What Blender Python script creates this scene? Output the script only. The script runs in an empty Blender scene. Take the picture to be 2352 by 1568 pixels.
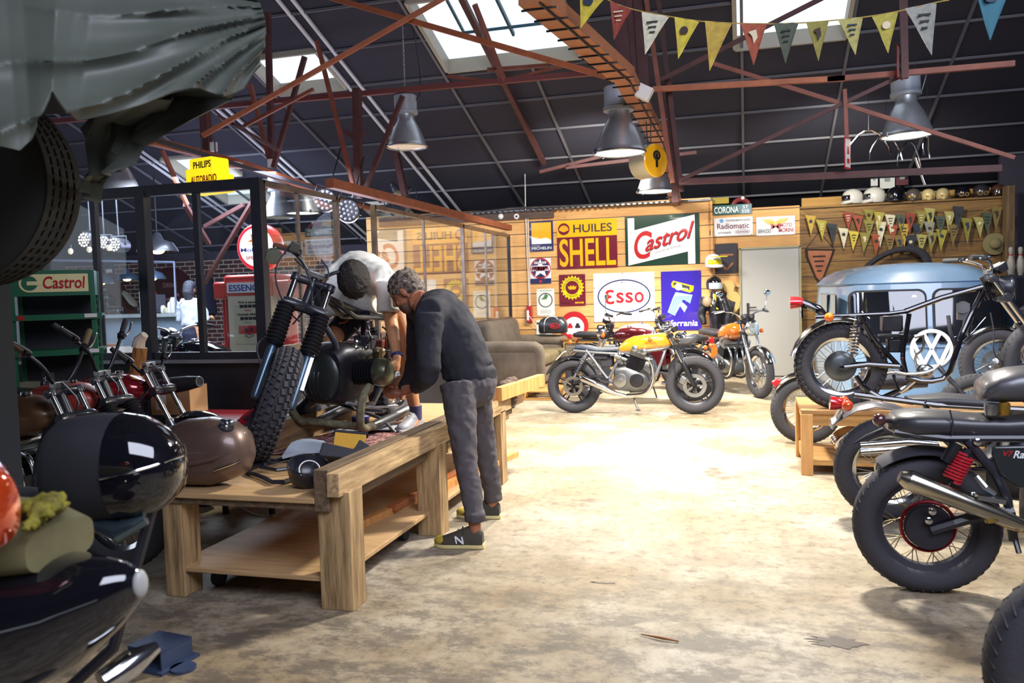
import bpy, bmesh, math, random
from mathutils import Vector, Matrix, Euler
random.seed(7)
S=bpy.context.scene; COL=S.collection; PI=math.pi
# ---------- camera ----------
FPX=1900.0; CH=1.45
YAW,PITCH,ROLL=0.275844446,-0.0578204151,-0.0296184527
cy_,sy_=math.cos(YAW),math.sin(YAW)
_fw=Vector((-sy_*math.cos(PITCH),cy_*math.cos(PITCH),math.sin(PITCH)))
_r=Vector((cy_,sy_,0)); _u=_r.cross(_fw)
_r2=_r*math.cos(ROLL)+_u*math.sin(ROLL); _u2=-_r*math.sin(ROLL)+_u*math.cos(ROLL)
CM=Matrix((_r2,_u2,-_fw)).transposed()
cd=bpy.data.cameras.new('camera'); cam=bpy.data.objects.new('camera',cd); COL.objects.link(cam)
cam.matrix_world=Matrix.Translation((0,0,CH))@CM.to_4x4()
cd.sensor_width=36; cd.lens=FPX/2352*36; cd.clip_start=.05; cd.clip_end=200
cd.dof.use_dof=True; cd.dof.focus_distance=6.0; cd.dof.aperture_fstop=3.2
S.camera=cam
S.view_settings.view_transform='Standard'; S.view_settings.look='None'; S.view_settings.gamma=1
S.view_settings.use_curve_mapping=False; S.view_settings.exposure=0.25
def U(x,y,Y=None,X=None,Z=None,D=None):
    "where the sight line of a photo point meets a depth, a side plane or a height"
    d=CM@Vector(((x-1176)/FPX,-(y-784)/FPX,-1))
    t=Y/d.y if Y is not None else X/d.x if X is not None else (Z-CH)/d.z if Z is not None else D
    return Vector((0,0,CH))+d*t
# ---------- world + lights ----------
W=bpy.data.worlds.new('world'); S.world=W; W.use_nodes=True
bg=W.node_tree.nodes['Background']; bg.inputs[0].default_value=(.80,.88,1,1); bg.inputs[1].default_value=1.1
def light(name,kind,loc,energy,color=(1,1,1),size=.3,aim=None,**kw):
    L=bpy.data.lights.new(name,kind); L.energy=energy; L.color=color
    if kind=='AREA': L.size=size
    elif kind in('POINT','SPOT'): L.shadow_soft_size=size
    for k,v in kw.items(): setattr(L,k,v)
    o=bpy.data.objects.new(name,L); COL.objects.link(o); o.location=loc
    if aim is not None: o.rotation_euler=(Vector(aim)-Vector(loc)).to_track_quat('-Z','Y').to_euler()
    return o
# ---------- materials ----------
MATS={}
def rgb(h): 
    v=[int(h[i:i+2],16)/255 for i in(0,2,4)]
    return tuple(c/12.92 if c<.04045 else((c+.055)/1.055)**2.4 for c in v)
class NT:
    def __init__(s,name):
        s.m=bpy.data.materials.new(name); s.m.use_nodes=True; s.t=s.m.node_tree; s.n=s.t.nodes; s.b=s.n['Principled BSDF']
    def add(s,typ,**kw):
        n=s.n.new(typ)
        for k,v in kw.items():
            if k[0]=='_': n.inputs[k[1:].replace('_',' ')].default_value=v
            else: setattr(n,k,v)
        return n
    def ln(s,a,b): s.t.links.new(a,b)
    def ramp(s,src,stops):
        r=s.add('ShaderNodeValToRGB'); e=r.color_ramp.elements
        while len(e)<len(stops): e.new(.5)
        for i,(p,c) in enumerate(stops): e[i].position=p; e[i].color=(*c,1) if len(c)==3 else c
        s.ln(src,r.inputs[0]); return r.outputs[0]
    def coord(s,scale=(1,1,1),kind='Object'):
        c=s.add('ShaderNodeTexCoord'); m=s.add('ShaderNodeMapping'); m.inputs['Scale'].default_value=scale
        s.ln(c.outputs[kind],m.inputs[0]); return m.outputs[0]
    def noise(s,vec,scale,detail=4,rough=.6):
        n=s.add('ShaderNodeTexNoise'); n.inputs['Scale'].default_value=scale; n.inputs['Detail'].default_value=detail; n.inputs['Roughness'].default_value=rough
        s.ln(vec,n.inputs['Vector']); return n.outputs[0]
    def mix(s,f,a,b,mode='MIX'):
        m=s.add('ShaderNodeMix',data_type='RGBA',blend_type=mode)
        for i,v in((0,f),(6,a),(7,b)):
            if hasattr(v,'links'): s.ln(v,m.inputs[i])
            else: m.inputs[i].default_value=v if i==0 else (*v,1)
        return m.outputs[2]
    def bump(s,h,strength=.3,dist=.01):
        b=s.add('ShaderNodeBump'); b.inputs['Strength'].default_value=strength; b.inputs['Distance'].default_value=dist
        s.ln(h,b.inputs['Height']); s.ln(b.outputs[0],s.b.inputs['Normal'])
def mat(name,col,rough=.5,metal=0,emit=0,coat=0,var=0,vscale=8,bump=0,trans=0,alpha=1,spec=None):
    if name in MATS: return MATS[name]
    if isinstance(col,str): col=rgb(col)
    t=NT(name); b=t.b; b.inputs['Base Color'].default_value=(*col,1); b.inputs['Roughness'].default_value=rough; b.inputs['Metallic'].default_value=metal
    b.inputs['Coat Weight'].default_value=coat; b.inputs['Transmission Weight'].default_value=trans; b.inputs['Alpha'].default_value=alpha
    if spec is not None: b.inputs['Specular IOR Level'].default_value=spec
    if emit: b.inputs['Emission Color'].default_value=(*col,1); b.inputs['Emission Strength'].default_value=emit
    if var or bump:
        n=t.noise(t.coord(),vscale,5)
        if var:
            lo=tuple(c*(1-var) for c in col); hi=tuple(min(1,c*(1+var)) for c in col)
            t.ln(t.ramp(n,[(.3,lo),(.7,hi)]),b.inputs['Base Color'])
        if bump: t.bump(n,bump,.02)
    MATS[name]=t.m; return t.m
def wood(name,light_,dark,axis=0,scale=1.0,plank=0,rough=.65,knots=True,gap=(.02,.013,.008)):
    "timber: grain along an axis, knots, and optional horizontal boards of the given height"
    if name in MATS: return MATS[name]
    t=NT(name); sc=[9*scale]*3; sc[axis]=.7*scale
    v=t.coord(tuple(sc)); raw=t.coord()
    g=t.noise(v,3.2,6,.65)
    col=t.ramp(g,[(.28,rgb(dark)),(.5,tuple((a+b)/2 for a,b in zip(rgb(light_),rgb(dark)))),(.72,rgb(light_))])
    big=t.noise(raw,1.1,3)
    col=t.mix(.35,col,t.ramp(big,[(.35,(.55,.5,.45)),(.65,(1,1,1))]),'MULTIPLY')
    if plank:
        sx=t.add('ShaderNodeSeparateXYZ'); t.ln(raw,sx.inputs[0])
        def M(op,a,b=None):
            n=t.add('ShaderNodeMath',operation=op)
            for i,q in enumerate((a,b)):
                if q is None: continue
                if hasattr(q,'links'): t.ln(q,n.inputs[i])
                else: n.inputs[i].default_value=q
            return n.outputs[0]
        h=M('DIVIDE',sx.outputs[2],plank); fl=M('FLOOR',h); fr=M('FRACT',h)
        seg=M('FLOOR',M('DIVIDE',M('ADD',sx.outputs[0],M('MULTIPLY',fl,1.37)),2.9))
        cx=t.add('ShaderNodeCombineXYZ'); t.ln(seg,cx.inputs[0]); t.ln(fl,cx.inputs[1])
        wn=t.add('ShaderNodeTexWhiteNoise',noise_dimensions='3D'); t.ln(cx.outputs[0],wn.inputs[0])
        col=t.mix(1.0,col,t.ramp(wn.outputs[0],[(0,(.78,.70,.62)),(1,(1.12,1.06,1.0))]),'MULTIPLY')
        gp=M('GREATER_THAN',M('ABSOLUTE',M('SUBTRACT',fr,.5)),.5-.012/plank*.5)
        col=t.mix(gp,col,gap)
        t.bump(M('SUBTRACT',g,M('MULTIPLY',gp,3)),.35,.01)
    else: t.bump(g,.25,.01)
    if knots:
        vo=t.add('ShaderNodeTexVoronoi'); vo.inputs['Scale'].default_value=2.3*scale
        ks=[1.6]*3; ks[axis]=.8; t.ln(t.coord(tuple(ks)),vo.inputs['Vector'])
        col=t.mix(t.ramp(vo.outputs['Distance'],[(.0,(1,1,1)),(.055,(0,0,0))]),col,tuple(c*.35 for c in rgb(dark)))
    t.ln(col,t.b.inputs['Base Color']); t.b.inputs['Roughness'].default_value=rough
    MATS[name]=t.m; return t.m
# ---------- mesh accumulation ----------
def basis(d):
    d=Vector(d).normalized(); a=Vector((0,0,1)) if abs(d.z)<.9 else Vector((1,0,0))
    x=d.cross(a).normalized(); return x,d.cross(x).normalized(),d
class MB:
    def __init__(s): s.v=[];s.f=[]
    def _add(s,vs,fs):
        o=len(s.v); s.v+= [tuple(p) for p in vs]; s.f+=[tuple(i+o for i in f) for f in fs]; return s
    def box(s,c,size,rot=None,taper=1):
        x,y,z=[q/2 for q in size]; R=Euler(rot).to_matrix() if rot is not None else Matrix.Identity(3)
        vs=[Vector(c)+R@Vector((a*x*(taper if cc>0 else 1),b*y*(taper if cc>0 else 1),cc*z)) for a in(-1,1) for b in(-1,1) for cc in(-1,1)]
        return s._add(vs,[(0,1,3,2),(4,6,7,5),(0,4,5,1),(2,3,7,6),(0,2,6,4),(1,5,7,3)])
    def beam(s,a,b,w,h=None):
        "square section bar from a to b, h measured upwards"
        a,b=Vector(a),Vector(b); h=h or w; d=(b-a).normalized(); up=Vector((0,0,1)) if abs(d.z)<.95 else Vector((0,1,0))
        x=d.cross(up).normalized()*w/2; z=x.cross(d).normalized()*h/2
        vs=[p+i*x+j*z for p in(a,b) for i,j in((-1,-1),(1,-1),(1,1),(-1,1))]
        return s._add(vs,[(3,2,1,0),(4,5,6,7),(0,1,5,4),(1,2,6,5),(2,3,7,6),(3,0,4,7)])
    def rings(s,R,close=False,cap=True):
        n=len(R[0]); vs=[p for r in R for p in r]; fs=[]; m=len(R)
        for i in range(m if close else m-1):
            j=(i+1)%m
            for k in range(n): fs.append((i*n+k,i*n+(k+1)%n,j*n+(k+1)%n,j*n+k))
        if cap and not close: fs.append(tuple(range(n-1,-1,-1))); fs.append(tuple((m-1)*n+k for k in range(n)))
        return s._add(vs,fs)
    def tube(s,pts,r,n=8,close=False,smooth=0,flat=1):
        P=[Vector(p) for p in pts]; rs=list(r) if hasattr(r,'__len__') else [r]*len(P)
        if smooth: 
            for _ in range(smooth):
                Q=[P[0]];q=[rs[0]]
                for i in range(len(P)-1):
                    Q+=[P[i]*.75+P[i+1]*.25,P[i]*.25+P[i+1]*.75]; q+=[rs[i]*.75+rs[i+1]*.25,rs[i]*.25+rs[i+1]*.75]
                Q.append(P[-1]);q.append(rs[-1]); P,rs=Q,q
        R=[];px=None
        for i,p in enumerate(P):
            if close: d=P[(i+1)%len(P)]-P[i-1]
            else: d=P[min(i+1,len(P)-1)]-P[max(i-1,0)]
            if d.length<1e-9: d=Vector((0,0,1))
            d.normalize()
            if px is None: px=basis(d)[0]
            x=(px-d*px.dot(d)); x=x.normalized() if x.length>1e-6 else basis(d)[0]
            y=d.cross(x); px=x
            R.append([p+(x*math.cos(2*PI*k/n)+y*math.sin(2*PI*k/n)*flat)*rs[i] for k in range(n)])
        return s.rings(R,close)
    def cyl(s,a,b,r,r2=None,n=16): return s.tube([a,b],[r,r if r2 is None else r2],n)
    def lathe(s,prof,c=(0,0,0),axis=(0,0,1),n=24,arc=2*PI,cap=True):
        x,y,z=basis(axis); c=Vector(c)
        R=[[c+z*h+(x*math.cos(2*PI*k/n)+y*math.sin(2*PI*k/n))*max(r,1e-4) for k in range(n)] for r,h in prof]
        return s.rings(R,cap=cap)
    def torus(s,c,axis,R,r,n=32,m=8,arc=1.0,start=0,sy=1):
        x,y,z=basis(axis); c=Vector(c); rr=[]
        cnt=n if arc>=1 else n+1
        for i in range(cnt):
            a=start+2*PI*arc*i/n; d=x*math.cos(a)+y*math.sin(a)
            rr.append([c+d*(R+r*math.cos(2*PI*k/m))+z*r*sy*math.sin(2*PI*k/m) for k in range(m)])
        return s.rings(rr,close=arc>=1)
    def ell(s,c,rad,rot=None,n=16,m=10):
        R=Euler(rot).to_matrix() if rot is not None else Matrix.Identity(3); c=Vector(c); rr=[]
        for i in range(m+1):
            t=-PI/2+PI*i/m; ct=max(math.cos(t),.001)
            rr.append([c+R@Vector((rad[0]*ct*math.cos(2*PI*k/n),rad[1]*ct*math.sin(2*PI*k/n),rad[2]*math.sin(t))) for k in range(n)])
        return s.rings(rr)
    def prism(s,poly,y0,y1,pl='xz'):
        "outline in a plane, given thickness along the third axis"
        def q(a,b,c): return (a,c,b) if pl=='xz' else (a,b,c) if pl=='xy' else (c,a,b)
        n=len(poly); vs=[q(a,b,y0) for a,b in poly]+[q(a,b,y1) for a,b in poly]
        fs=[tuple(range(n)),tuple(range(2*n-1,n-1,-1))]+[(i,i+n,(i+1)%n+n,(i+1)%n) for i in range(n)]
        return s._add(vs,fs)
    def sheet(s,grid,th=.004):
        "grid of points given a thickness"
        a=len(grid);b=len(grid[0]); fs=[];vs=[p for r in grid for p in r]
        for i in range(a-1):
            for j in range(b-1): fs.append((i*b+j,i*b+j+1,(i+1)*b+j+1,(i+1)*b+j))
        N=[Vector((0,0,0)) for _ in vs]
        for f in fs:
            nn=(Vector(vs[f[1]])-Vector(vs[f[0]])).cross(Vector(vs[f[3]])-Vector(vs[f[0]]))
            for i in f: N[i]+=nn
        vs2=[Vector(p)-(n.normalized() if n.length else n)*th for p,n in zip(vs,N)]
        m=len(vs); ff=fs+[tuple(i+m for i in reversed(f)) for f in fs]
        bd=[j for j in range(b)]+[i*b+b-1 for i in range(1,a)]+[(a-1)*b+j for j in range(b-2,-1,-1)]+[i*b for i in range(a-2,0,-1)]
        for i in range(len(bd)): p,q=bd[i],bd[(i+1)%len(bd)]; ff.append((q,p,p+m,q+m))
        return s._add(list(vs)+vs2,ff)
    def xf(s,M): s.v=[tuple(M@Vector(p)) for p in s.v]; return s
    def join(s,o,M=None): return s._add([M@Vector(p) for p in o.v] if M is not None else o.v,o.f)
    def build(s,name,m,parent=None,smooth=35,sub=0,bev=0,kind=None,label=None,clean=False):
        us=sorted({i for f in s.f for i in f}); mp={o:k for k,o in enumerate(us)}; s.v=[s.v[i] for i in us]; s.f=[tuple(mp[i] for i in f) for f in s.f]
        me=bpy.data.meshes.new(name); me.from_pydata(s.v,[],s.f); me.validate(); me.materials.append(m)
        bm=bmesh.new(); bm.from_mesh(me)
        if clean: bmesh.ops.remove_doubles(bm,verts=bm.verts,dist=1e-4)
        bmesh.ops.recalc_face_normals(bm,faces=bm.faces); bm.to_mesh(me); bm.free()
        if smooth:
            me.polygons.foreach_set('use_smooth',[True]*len(me.polygons))
            if smooth<180: me.set_sharp_from_angle(angle=math.radians(smooth))
        o=bpy.data.objects.new(name,me); COL.objects.link(o); o.parent=parent
        if bev: b=o.modifiers.new('bevel','BEVEL'); b.width=bev; b.segments=2; b.limit_method='ANGLE'
        if sub: b=o.modifiers.new('sub','SUBSURF'); b.levels=sub; b.render_levels=sub
        if kind: o['kind']=kind
        if label: o['label']=label
        return o
def tag(o,label,cat,group=None):
    o['label']=label; o['category']=cat
    if group: o['group']=group
    return o
def thing(name,label,cat,loc=(0,0,0),rot=(0,0,0),group=None):
    o=bpy.data.objects.new(name,None); COL.objects.link(o); o.empty_display_size=.1
    o.location=loc; o.rotation_euler=rot; return tag(o,label,cat,group)
def struct(name,mb,m,**kw): return mb.build(name,m,None,kind='structure',**kw)
def letters(parent,text,x0,x1,z0,z1,m,y=-.004,th=.002,shear=0,slope=0,off=0,name='lettering',mirror=False,arc=None):
    "raised lettering fitted into a box on a board that faces -Y"
    c=bpy.data.curves.new(name,'FONT'); c.body=text; c.extrude=.02; c.offset=min(off,.016); c.resolution_u=5; c.align_x='LEFT'
    o=bpy.data.objects.new('tmp',c); COL.objects.link(o)
    dg=bpy.context.evaluated_depsgraph_get(); me=bpy.data.meshes.new_from_object(o.evaluated_get(dg))
    bpy.data.objects.remove(o); bpy.data.curves.remove(c)
    xs=[v.co.x for v in me.vertices]; ys=[v.co.y for v in me.vertices]; a,b,d,e=min(xs),max(xs),min(ys),max(ys)
    for v in me.vertices:
        u=(v.co.x-a)/(b-a); w=(v.co.y-d)/(e-d); k=v.co.z
        if arc:
            cx,cz,R,a0,a1,hh=arc; an=a0+(a1-a0)*u; rr=R+w*hh*(1 if a1<a0 else -1)
            v.co=(cx+rr*math.cos(an),y-th*(k<0),cz+rr*math.sin(an)); continue
        X=x0+(x1-x0)*u+shear*w*(z1-z0); Z=z0+(z1-z0)*w+slope*u*(x1-x0)
        v.co=(X,y-th*(k>0),Z)
    me.materials.append(m); ob=bpy.data.objects.new(name,me); COL.objects.link(ob); ob.parent=parent
    return ob
def copy_tree(o,parent=None):
    c=o.copy(); COL.objects.link(c); c.parent=parent
    for ch in [x for x in bpy.data.objects if x.parent==o]: copy_tree(ch,c)
    return c
def blob(o,vox=.01,smooth=6,noise=0,nscale=.1,dec=0):
    "fuse overlapping forms into one continuous skin"
    r=o.modifiers.new('remesh','REMESH'); r.mode='VOXEL'; r.voxel_size=vox; r.use_smooth_shade=True
    s=o.modifiers.new('smooth','SMOOTH'); s.iterations=smooth; s.factor=.5
    if noise:
        t=bpy.data.textures.new('folds','CLOUDS'); t.noise_scale=nscale; t.noise_depth=2
        d=o.modifiers.new('folds','DISPLACE'); d.texture=t; d.strength=noise; d.mid_level=.5; d.texture_coords='LOCAL'
    if dec: d=o.modifiers.new('dec','DECIMATE'); d.ratio=dec
    return o
# common materials
M_BLK=mat('black_paint','25252e',.35,coat=.2); M_MATT=mat('matt_black','2c2b34',.75); M_RUB=mat('tyre_rubber','37363c',.8,bump=.15,vscale=60)
M_CHR=mat('chrome','d8dadc',.12,1); M_ALU=mat('aluminium','a9adb2',.32,1,var=.15); M_STL=mat('dull_steel','7c7d80',.42,1,var=.25)
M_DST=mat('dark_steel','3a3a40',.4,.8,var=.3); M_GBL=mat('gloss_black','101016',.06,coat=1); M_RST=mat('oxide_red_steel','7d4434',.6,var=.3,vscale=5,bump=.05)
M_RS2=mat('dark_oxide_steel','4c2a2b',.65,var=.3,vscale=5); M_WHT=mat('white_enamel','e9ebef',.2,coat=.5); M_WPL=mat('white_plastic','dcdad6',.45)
M_GLS=None
def glass(name,tint=(.93,.96,.97),refl=1.0,rough=.0):
    if name in MATS: return MATS[name]
    t=NT(name); t.n.remove(t.b); out=t.n['Material Output']
    tr=t.add('ShaderNodeBsdfTransparent'); tr.inputs[0].default_value=(*tint,1)
    gl=t.add('ShaderNodeBsdfGlossy'); gl.inputs['Roughness'].default_value=rough
    fr=t.add('ShaderNodeFresnel'); ge=t.add('ShaderNodeNewGeometry'); mi=t.add('ShaderNodeMapRange'); mi.inputs[3].default_value=1.5; mi.inputs[4].default_value=1/1.5; t.ln(ge.outputs['Backfacing'],mi.inputs[0]); t.ln(mi.outputs[0],fr.inputs[0])
    mu=t.add('ShaderNodeMath',operation='MULTIPLY'); mu.inputs[1].default_value=refl; t.ln(fr.outputs[0],mu.inputs[0])
    mx=t.add('ShaderNodeMixShader'); t.ln(mu.outputs[0],mx.inputs[0]); t.ln(tr.outputs[0],mx.inputs[1]); t.ln(gl.outputs[0],mx.inputs[2]); t.ln(mx.outputs[0],out.inputs[0])
    MATS[name]=t.m; return t.m
M_GLS=glass('window_glass'); M_LENS=glass('lens_glass',(.9,.92,.9),1.5)
M_ORG=mat('amber_lens','e06a1a',.15,coat=1); M_REDL=mat('red_lens','b01c22',.15,coat=1)
# ================= the building =================
YW=13.8
def roofz(y): return 3.4+.344*(13.8-y)
# floor: worn concrete with oil stains
def floor_mat():
    t=NT('worn_concrete'); v=t.coord()
    n1=t.noise(v,.55,3); n2=t.noise(v,2.2,6,.7); n3=t.noise(v,13,8,.75); n4=t.noise(v,5.5,5,.7)
    c=t.ramp(n1,[(.38,(.33,.26,.165)),(.62,(.43,.40,.34))])
    c=t.mix(.8,c,t.ramp(n2,[(.3,(.62,.57,.5)),(.6,(1,.98,.94))]),'MULTIPLY')
    c=t.mix(.9,c,t.ramp(n3,[(.34,(.36,.3,.24)),(.47,(.85,.82,.78)),(.68,(1.12,1.1,1.06))]),'MULTIPLY')
    vf=t.coord((1,1.6,1)); n5=t.noise(vf,3.6,7,.8)
    # the near strip of floor is dirtier
    sx=t.add('ShaderNodeSeparateXYZ'); t.ln(v,sx.inputs[0])
    mr=t.add('ShaderNodeMapRange'); mr.inputs[1].default_value=4.8; mr.inputs[2].default_value=3.4; t.ln(sx.outputs[1],mr.inputs[0])
    spots=t.ramp(n5,[(.43,(1,1,1)),(.53,(0,0,0))])
    mm=t.add('ShaderNodeMath',operation='MULTIPLY'); t.ln(spots,mm.inputs[0]); t.ln(mr.outputs[0],mm.inputs[1])
    m2=t.add('ShaderNodeMath',operation='MULTIPLY'); m2.inputs[1].default_value=.8; t.ln(mm.outputs[0],m2.inputs[0]); c=t.mix(m2.outputs[0],c,(.10,.08,.06))
    st=t.ramp(t.noise(v,1.3,5,.6),[(.30,(1,1,1)),(.36,(0,0,0))]); c=t.mix(st,c,(.13,.085,.06))
    t.ln(c,t.b.inputs['Base Color']); t.b.inputs['Roughness'].default_value=.62
    t.bump(n3,.5,.006); return t.m
M_FLR=floor_mat()
struct('floor',MB().box((-2,9,-.06),(24,26,.12)),M_FLR,smooth=0)
M_STAIN=mat('oil_stain','3b2a22',.5)
for i,(px,py,a,b) in enumerate([(1925,1475,.10,.05),(1385,1338,.05,.012)]):
    c=U(px,py,Z=0); m=MB(); pts=[(c.x+a*(1+.35*math.sin(3*k)+.2*math.cos(5*k))*math.cos(k*PI/12),c.y+b*(1+.3*math.cos(2*k))*math.sin(k*PI/12)) for k in range(24)]
    tag(m.prism(pts,.0005,.002,'xy').build('oil_stain',M_STAIN),['dark brown oil stain on the near concrete floor right of centre','small dark crack stain on the bright concrete floor'][i],'stain')
c=U(1520,1470,Z=0); tag(MB().tube([c+Vector((-.09,.03,.006)),c+Vector((0,0,.01)),c+Vector((.07,-.01,.006))],[.002,.006,.003],6).build('wood_splinter',mat('splinter','8a5a34',.8)),'brown wood splinter lying on the near concrete floor','splinter')
# timber walls
M_PL1=wood('pine_boards','f0c486','d2a05f',0,1,plank=.205); M_PL2=wood('old_boards','a07c42','574022',0,1,plank=.225)
M_PW=wood('plywood','cfa155','b8863d',0,.6,knots=False); M_PINE=wood('pine_batten','e3aa66','bb7d3e',2)
w=MB().box((-3.55,YW+.05,1.45),(6.06,.1,2.9)); struct('wall_back',w,M_PL1,smooth=0)
struct('wall_back_middle',MB().box((.16,YW+.09,1.35),(1.36,.1,2.7)).box((-.505,YW+.02,1.42),(.03,.14,2.84)),M_PL1,smooth=0)
struct('wall_back_right',MB().box((2.26,YW+.10,1.315),(2.84,.12,2.63)),M_PL2,smooth=0)
struct('trim_1',MB().box((2.26,YW+.30,2.66),(2.9,.5,.03)),M_PL2,smooth=0)
struct('trim_2',MB().box((2.30,YW+.52,2.70),(2.8,.04,.30)),M_PW,smooth=0)
struct('trim_3',MB().box((-3.0,YW-.02,2.86),(5.0,.09,.03)),M_STL,smooth=0)
struct('trim_4',MB().box((3.72,YW-.1,1.4),(.12,.16,2.8)),wood('split_post','8a7048','3d2c1c',2),smooth=0)
struct('trim_5',MB().box((-4.7,YW-.03,2.80),(3.2,.07,.17)),wood('weathered_beam','6a5448','3a2c28',0),smooth=0)
struct('baseboard_back',MB().box((1.2,YW+.02,.03),(4.9,.06,.06)),M_DST,smooth=0)
# door in the back wall
d=thing('door','plain light grey steel door with black lever handle in the timber wall','door'); del d['label'],d['category']; d.name='door_1'; d['kind']='structure'
dx0,dx1,dz=U(1701,700,Y=YW).x-.01,U(1840,700,Y=YW).x,2.06
M_DOOR=mat('door_grey','a09f9c',.42)
MB().box(((dx0+dx1)/2,YW-.005,dz/2),(dx1-dx0-.05,.05,dz-.03)).build('door_leaf',M_DOOR,d,bev=.006)
MB().box((dx0+.01,YW-.01,dz/2),(.03,.09,dz)).box((dx1-.01,YW-.01,dz/2),(.03,.09,dz)).box(((dx0+dx1)/2,YW-.01,dz-.005),(dx1-dx0,.09,.03)).build('door_frame',mat('frame_grey','8f8c72',.5),d,smooth=0)
h=U(1718,713,Y=YW); MB().box((h.x,YW-.04,h.z),(.035,.02,.24)).build('escutcheon',M_BLK,d); MB().tube([(h.x,YW-.045,h.z+.05),(h.x,YW-.09,h.z+.05),(h.x+.13,YW-.09,h.z+.05)],.011).build('door_handle',M_BLK,d)
for q in(1.75,.3): MB().cyl((dx1-.015,YW-.045,q),(dx1-.015,YW-.045,q+.1),.011,n=8).build('hinge',M_STL,d)
# outer walls, dark
M_WAL=mat('dark_wall','35323f',.9); M_ROOF=mat('roof_panel','232433',.85,var=.1,vscale=2); M_SEAM=mat('panel_seam','5a5a62',.6); M_SEA2=mat('light_seam','c8cad2',.4)
struct('wall_right',MB().box((4.35,4.5,2.6),(.1,24,8.4)),M_WAL,smooth=0)
struct('wall_right_return',MB().box((4.0,YW+.3,1.6),(.6,.1,3.4)),M_WAL,smooth=0)
struct('wall_far',MB().box((-4,18.3,2),(17,.1,4)),M_WAL,smooth=0)
# roof with three skylight openings
def roofpt(x,y,dz=0): return (x,y,roofz(y)+dz)
SK=[(-6.42,-5.36,9.95,10.78),(-3.8,-1.98,9.3,10.66),(-.08,1.2,8.6,10.83)]
SK2=[(-9.6,-8.5,12.2,12.9),(-9.5,-8.4,13.3,13.9),(-6.9,-6.1,14.3,15.0)]
def roof():
    m=MB(); X=sorted({-15.5,4.4}|{q for s in SK+SK2 for q in s[:2]}); Yv=sorted({4.0,18.3}|{q for s in SK+SK2 for q in s[2:]})
    for i in range(len(X)-1):
        for j in range(len(Yv)-1):
            cx,cy=(X[i]+X[i+1])/2,(Yv[j]+Yv[j+1])/2
            if any(s[0]<cx<s[1] and s[2]<cy<s[3] for s in SK+SK2): continue
            vs=[roofpt(x,y,dd) for dd in(0,.1) for x,y in((X[i],Yv[j]),(X[i+1],Yv[j]),(X[i+1],Yv[j+1]),(X[i],Yv[j+1]))]
            m._add(vs,[(0,1,2,3),(7,6,5,4),(0,4,5,1),(1,5,6,2),(2,6,7,3),(3,7,4,0)])
    return m
struct('ceiling',roof(),M_ROOF,smooth=0)
struct('ceiling_front',MB()._add([(-15.5,4.0,roofz(4)),(4.4,4.0,roofz(4)),(4.4,-6,3.4),(-15.5,-6,3.4),(-15.5,4.0,roofz(4)+.1),(4.4,4.0,roofz(4)+.1),(4.4,-6,3.5),(-15.5,-6,3.5)],[(0,1,2,3),(7,6,5,4),(0,4,5,1),(1,5,6,2),(2,6,7,3),(3,7,4,0)]),M_ROOF,smooth=0)
struct('wall_front',MB().box((-9.6,-6,1.8),(11.8,.1,3.6)).box((.4,-6,1.8),(8.2,.1,3.6)),M_WAL,smooth=0)
ti=[6]
def trim(mb,m,**k): ti[0]+=1; return struct('trim_%d'%ti[0],mb,m,smooth=30,**k)
s=MB(); s2=MB()
for y in [8.3,9.25,10.0,10.78,11.5,12.3,13.15,14.0,14.9,15.8,16.8]:
    cuts=[q for q in SK+SK2 if q[2]<y<q[3]-.01]; xs=[-13]+[v for q in sorted(cuts) for v in q[:2]]+[4.3]
    for a,b in zip(xs[::2],xs[1::2]): s.beam(roofpt(a,y,-.02),roofpt(b,y,-.02),.03,.03)
trim(s,M_SEAM)
for x in [-11.6,-10.3,-9.0,-7.7,-6.5,-3.88,-2.66,.0,1.25,2.5]:
    s2.beam(roofpt(x,8.5,-.025),roofpt(x,9.2 if x==-2.66 else 17.5,-.025),.035,.03) if x!=-2.66 else s2.beam(roofpt(x,10.75,-.025),roofpt(x,16,-.025),.035,.03)
trim(s2,M_SEAM)
s2=MB()
for x in [-5.32,-5.14,-9.9,-9.75,-7.6,-7.45]:
    s2.beam(roofpt(x,8.5,-.03),roofpt(x,17.5,-.03),.04,.03)
trim(s2,M_SEA2)
M_SKF=mat('skylight_frame','9a968a',.5)
for i,(a,b,c,d_) in enumerate(SK+SK2):
    o=bpy.data.objects.new('window_%d'%(i+1),None); COL.objects.link(o); o['kind']='structure'
    f=MB()
    for p,q in(((a,c),(b,c)),((b,c),(b,d_)),((b,d_),(a,d_)),((a,d_),(a,c))): f.beam(roofpt(*p,.03),roofpt(*q,.03),.05,.18)
    f.build('window_frame',M_SKF,o,smooth=0)
    MB()._add([roofpt(a,c,.08),roofpt(b,c,.08),roofpt(b,d_,.08),roofpt(a,d_,.08)],[(0,1,2,3)]).build('pane',glass('skylight_pane',(.97,1,.99),.3),o,smooth=0)
    if i==1:
        f=MB(); xm=-3.35
        f.beam(roofpt(xm,9.3,.04),roofpt(xm,10.05,.04),.03).beam(roofpt(xm,10.05,.04),roofpt(-2.0,10.05,.04),.03).beam(roofpt(-2.75,9.3,0),roofpt(-2.72,10.1,-.02),.03,.05)
        f.build('opening_sash',mat('sash_blue','35586a',.4,.5),o,smooth=0)
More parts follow.
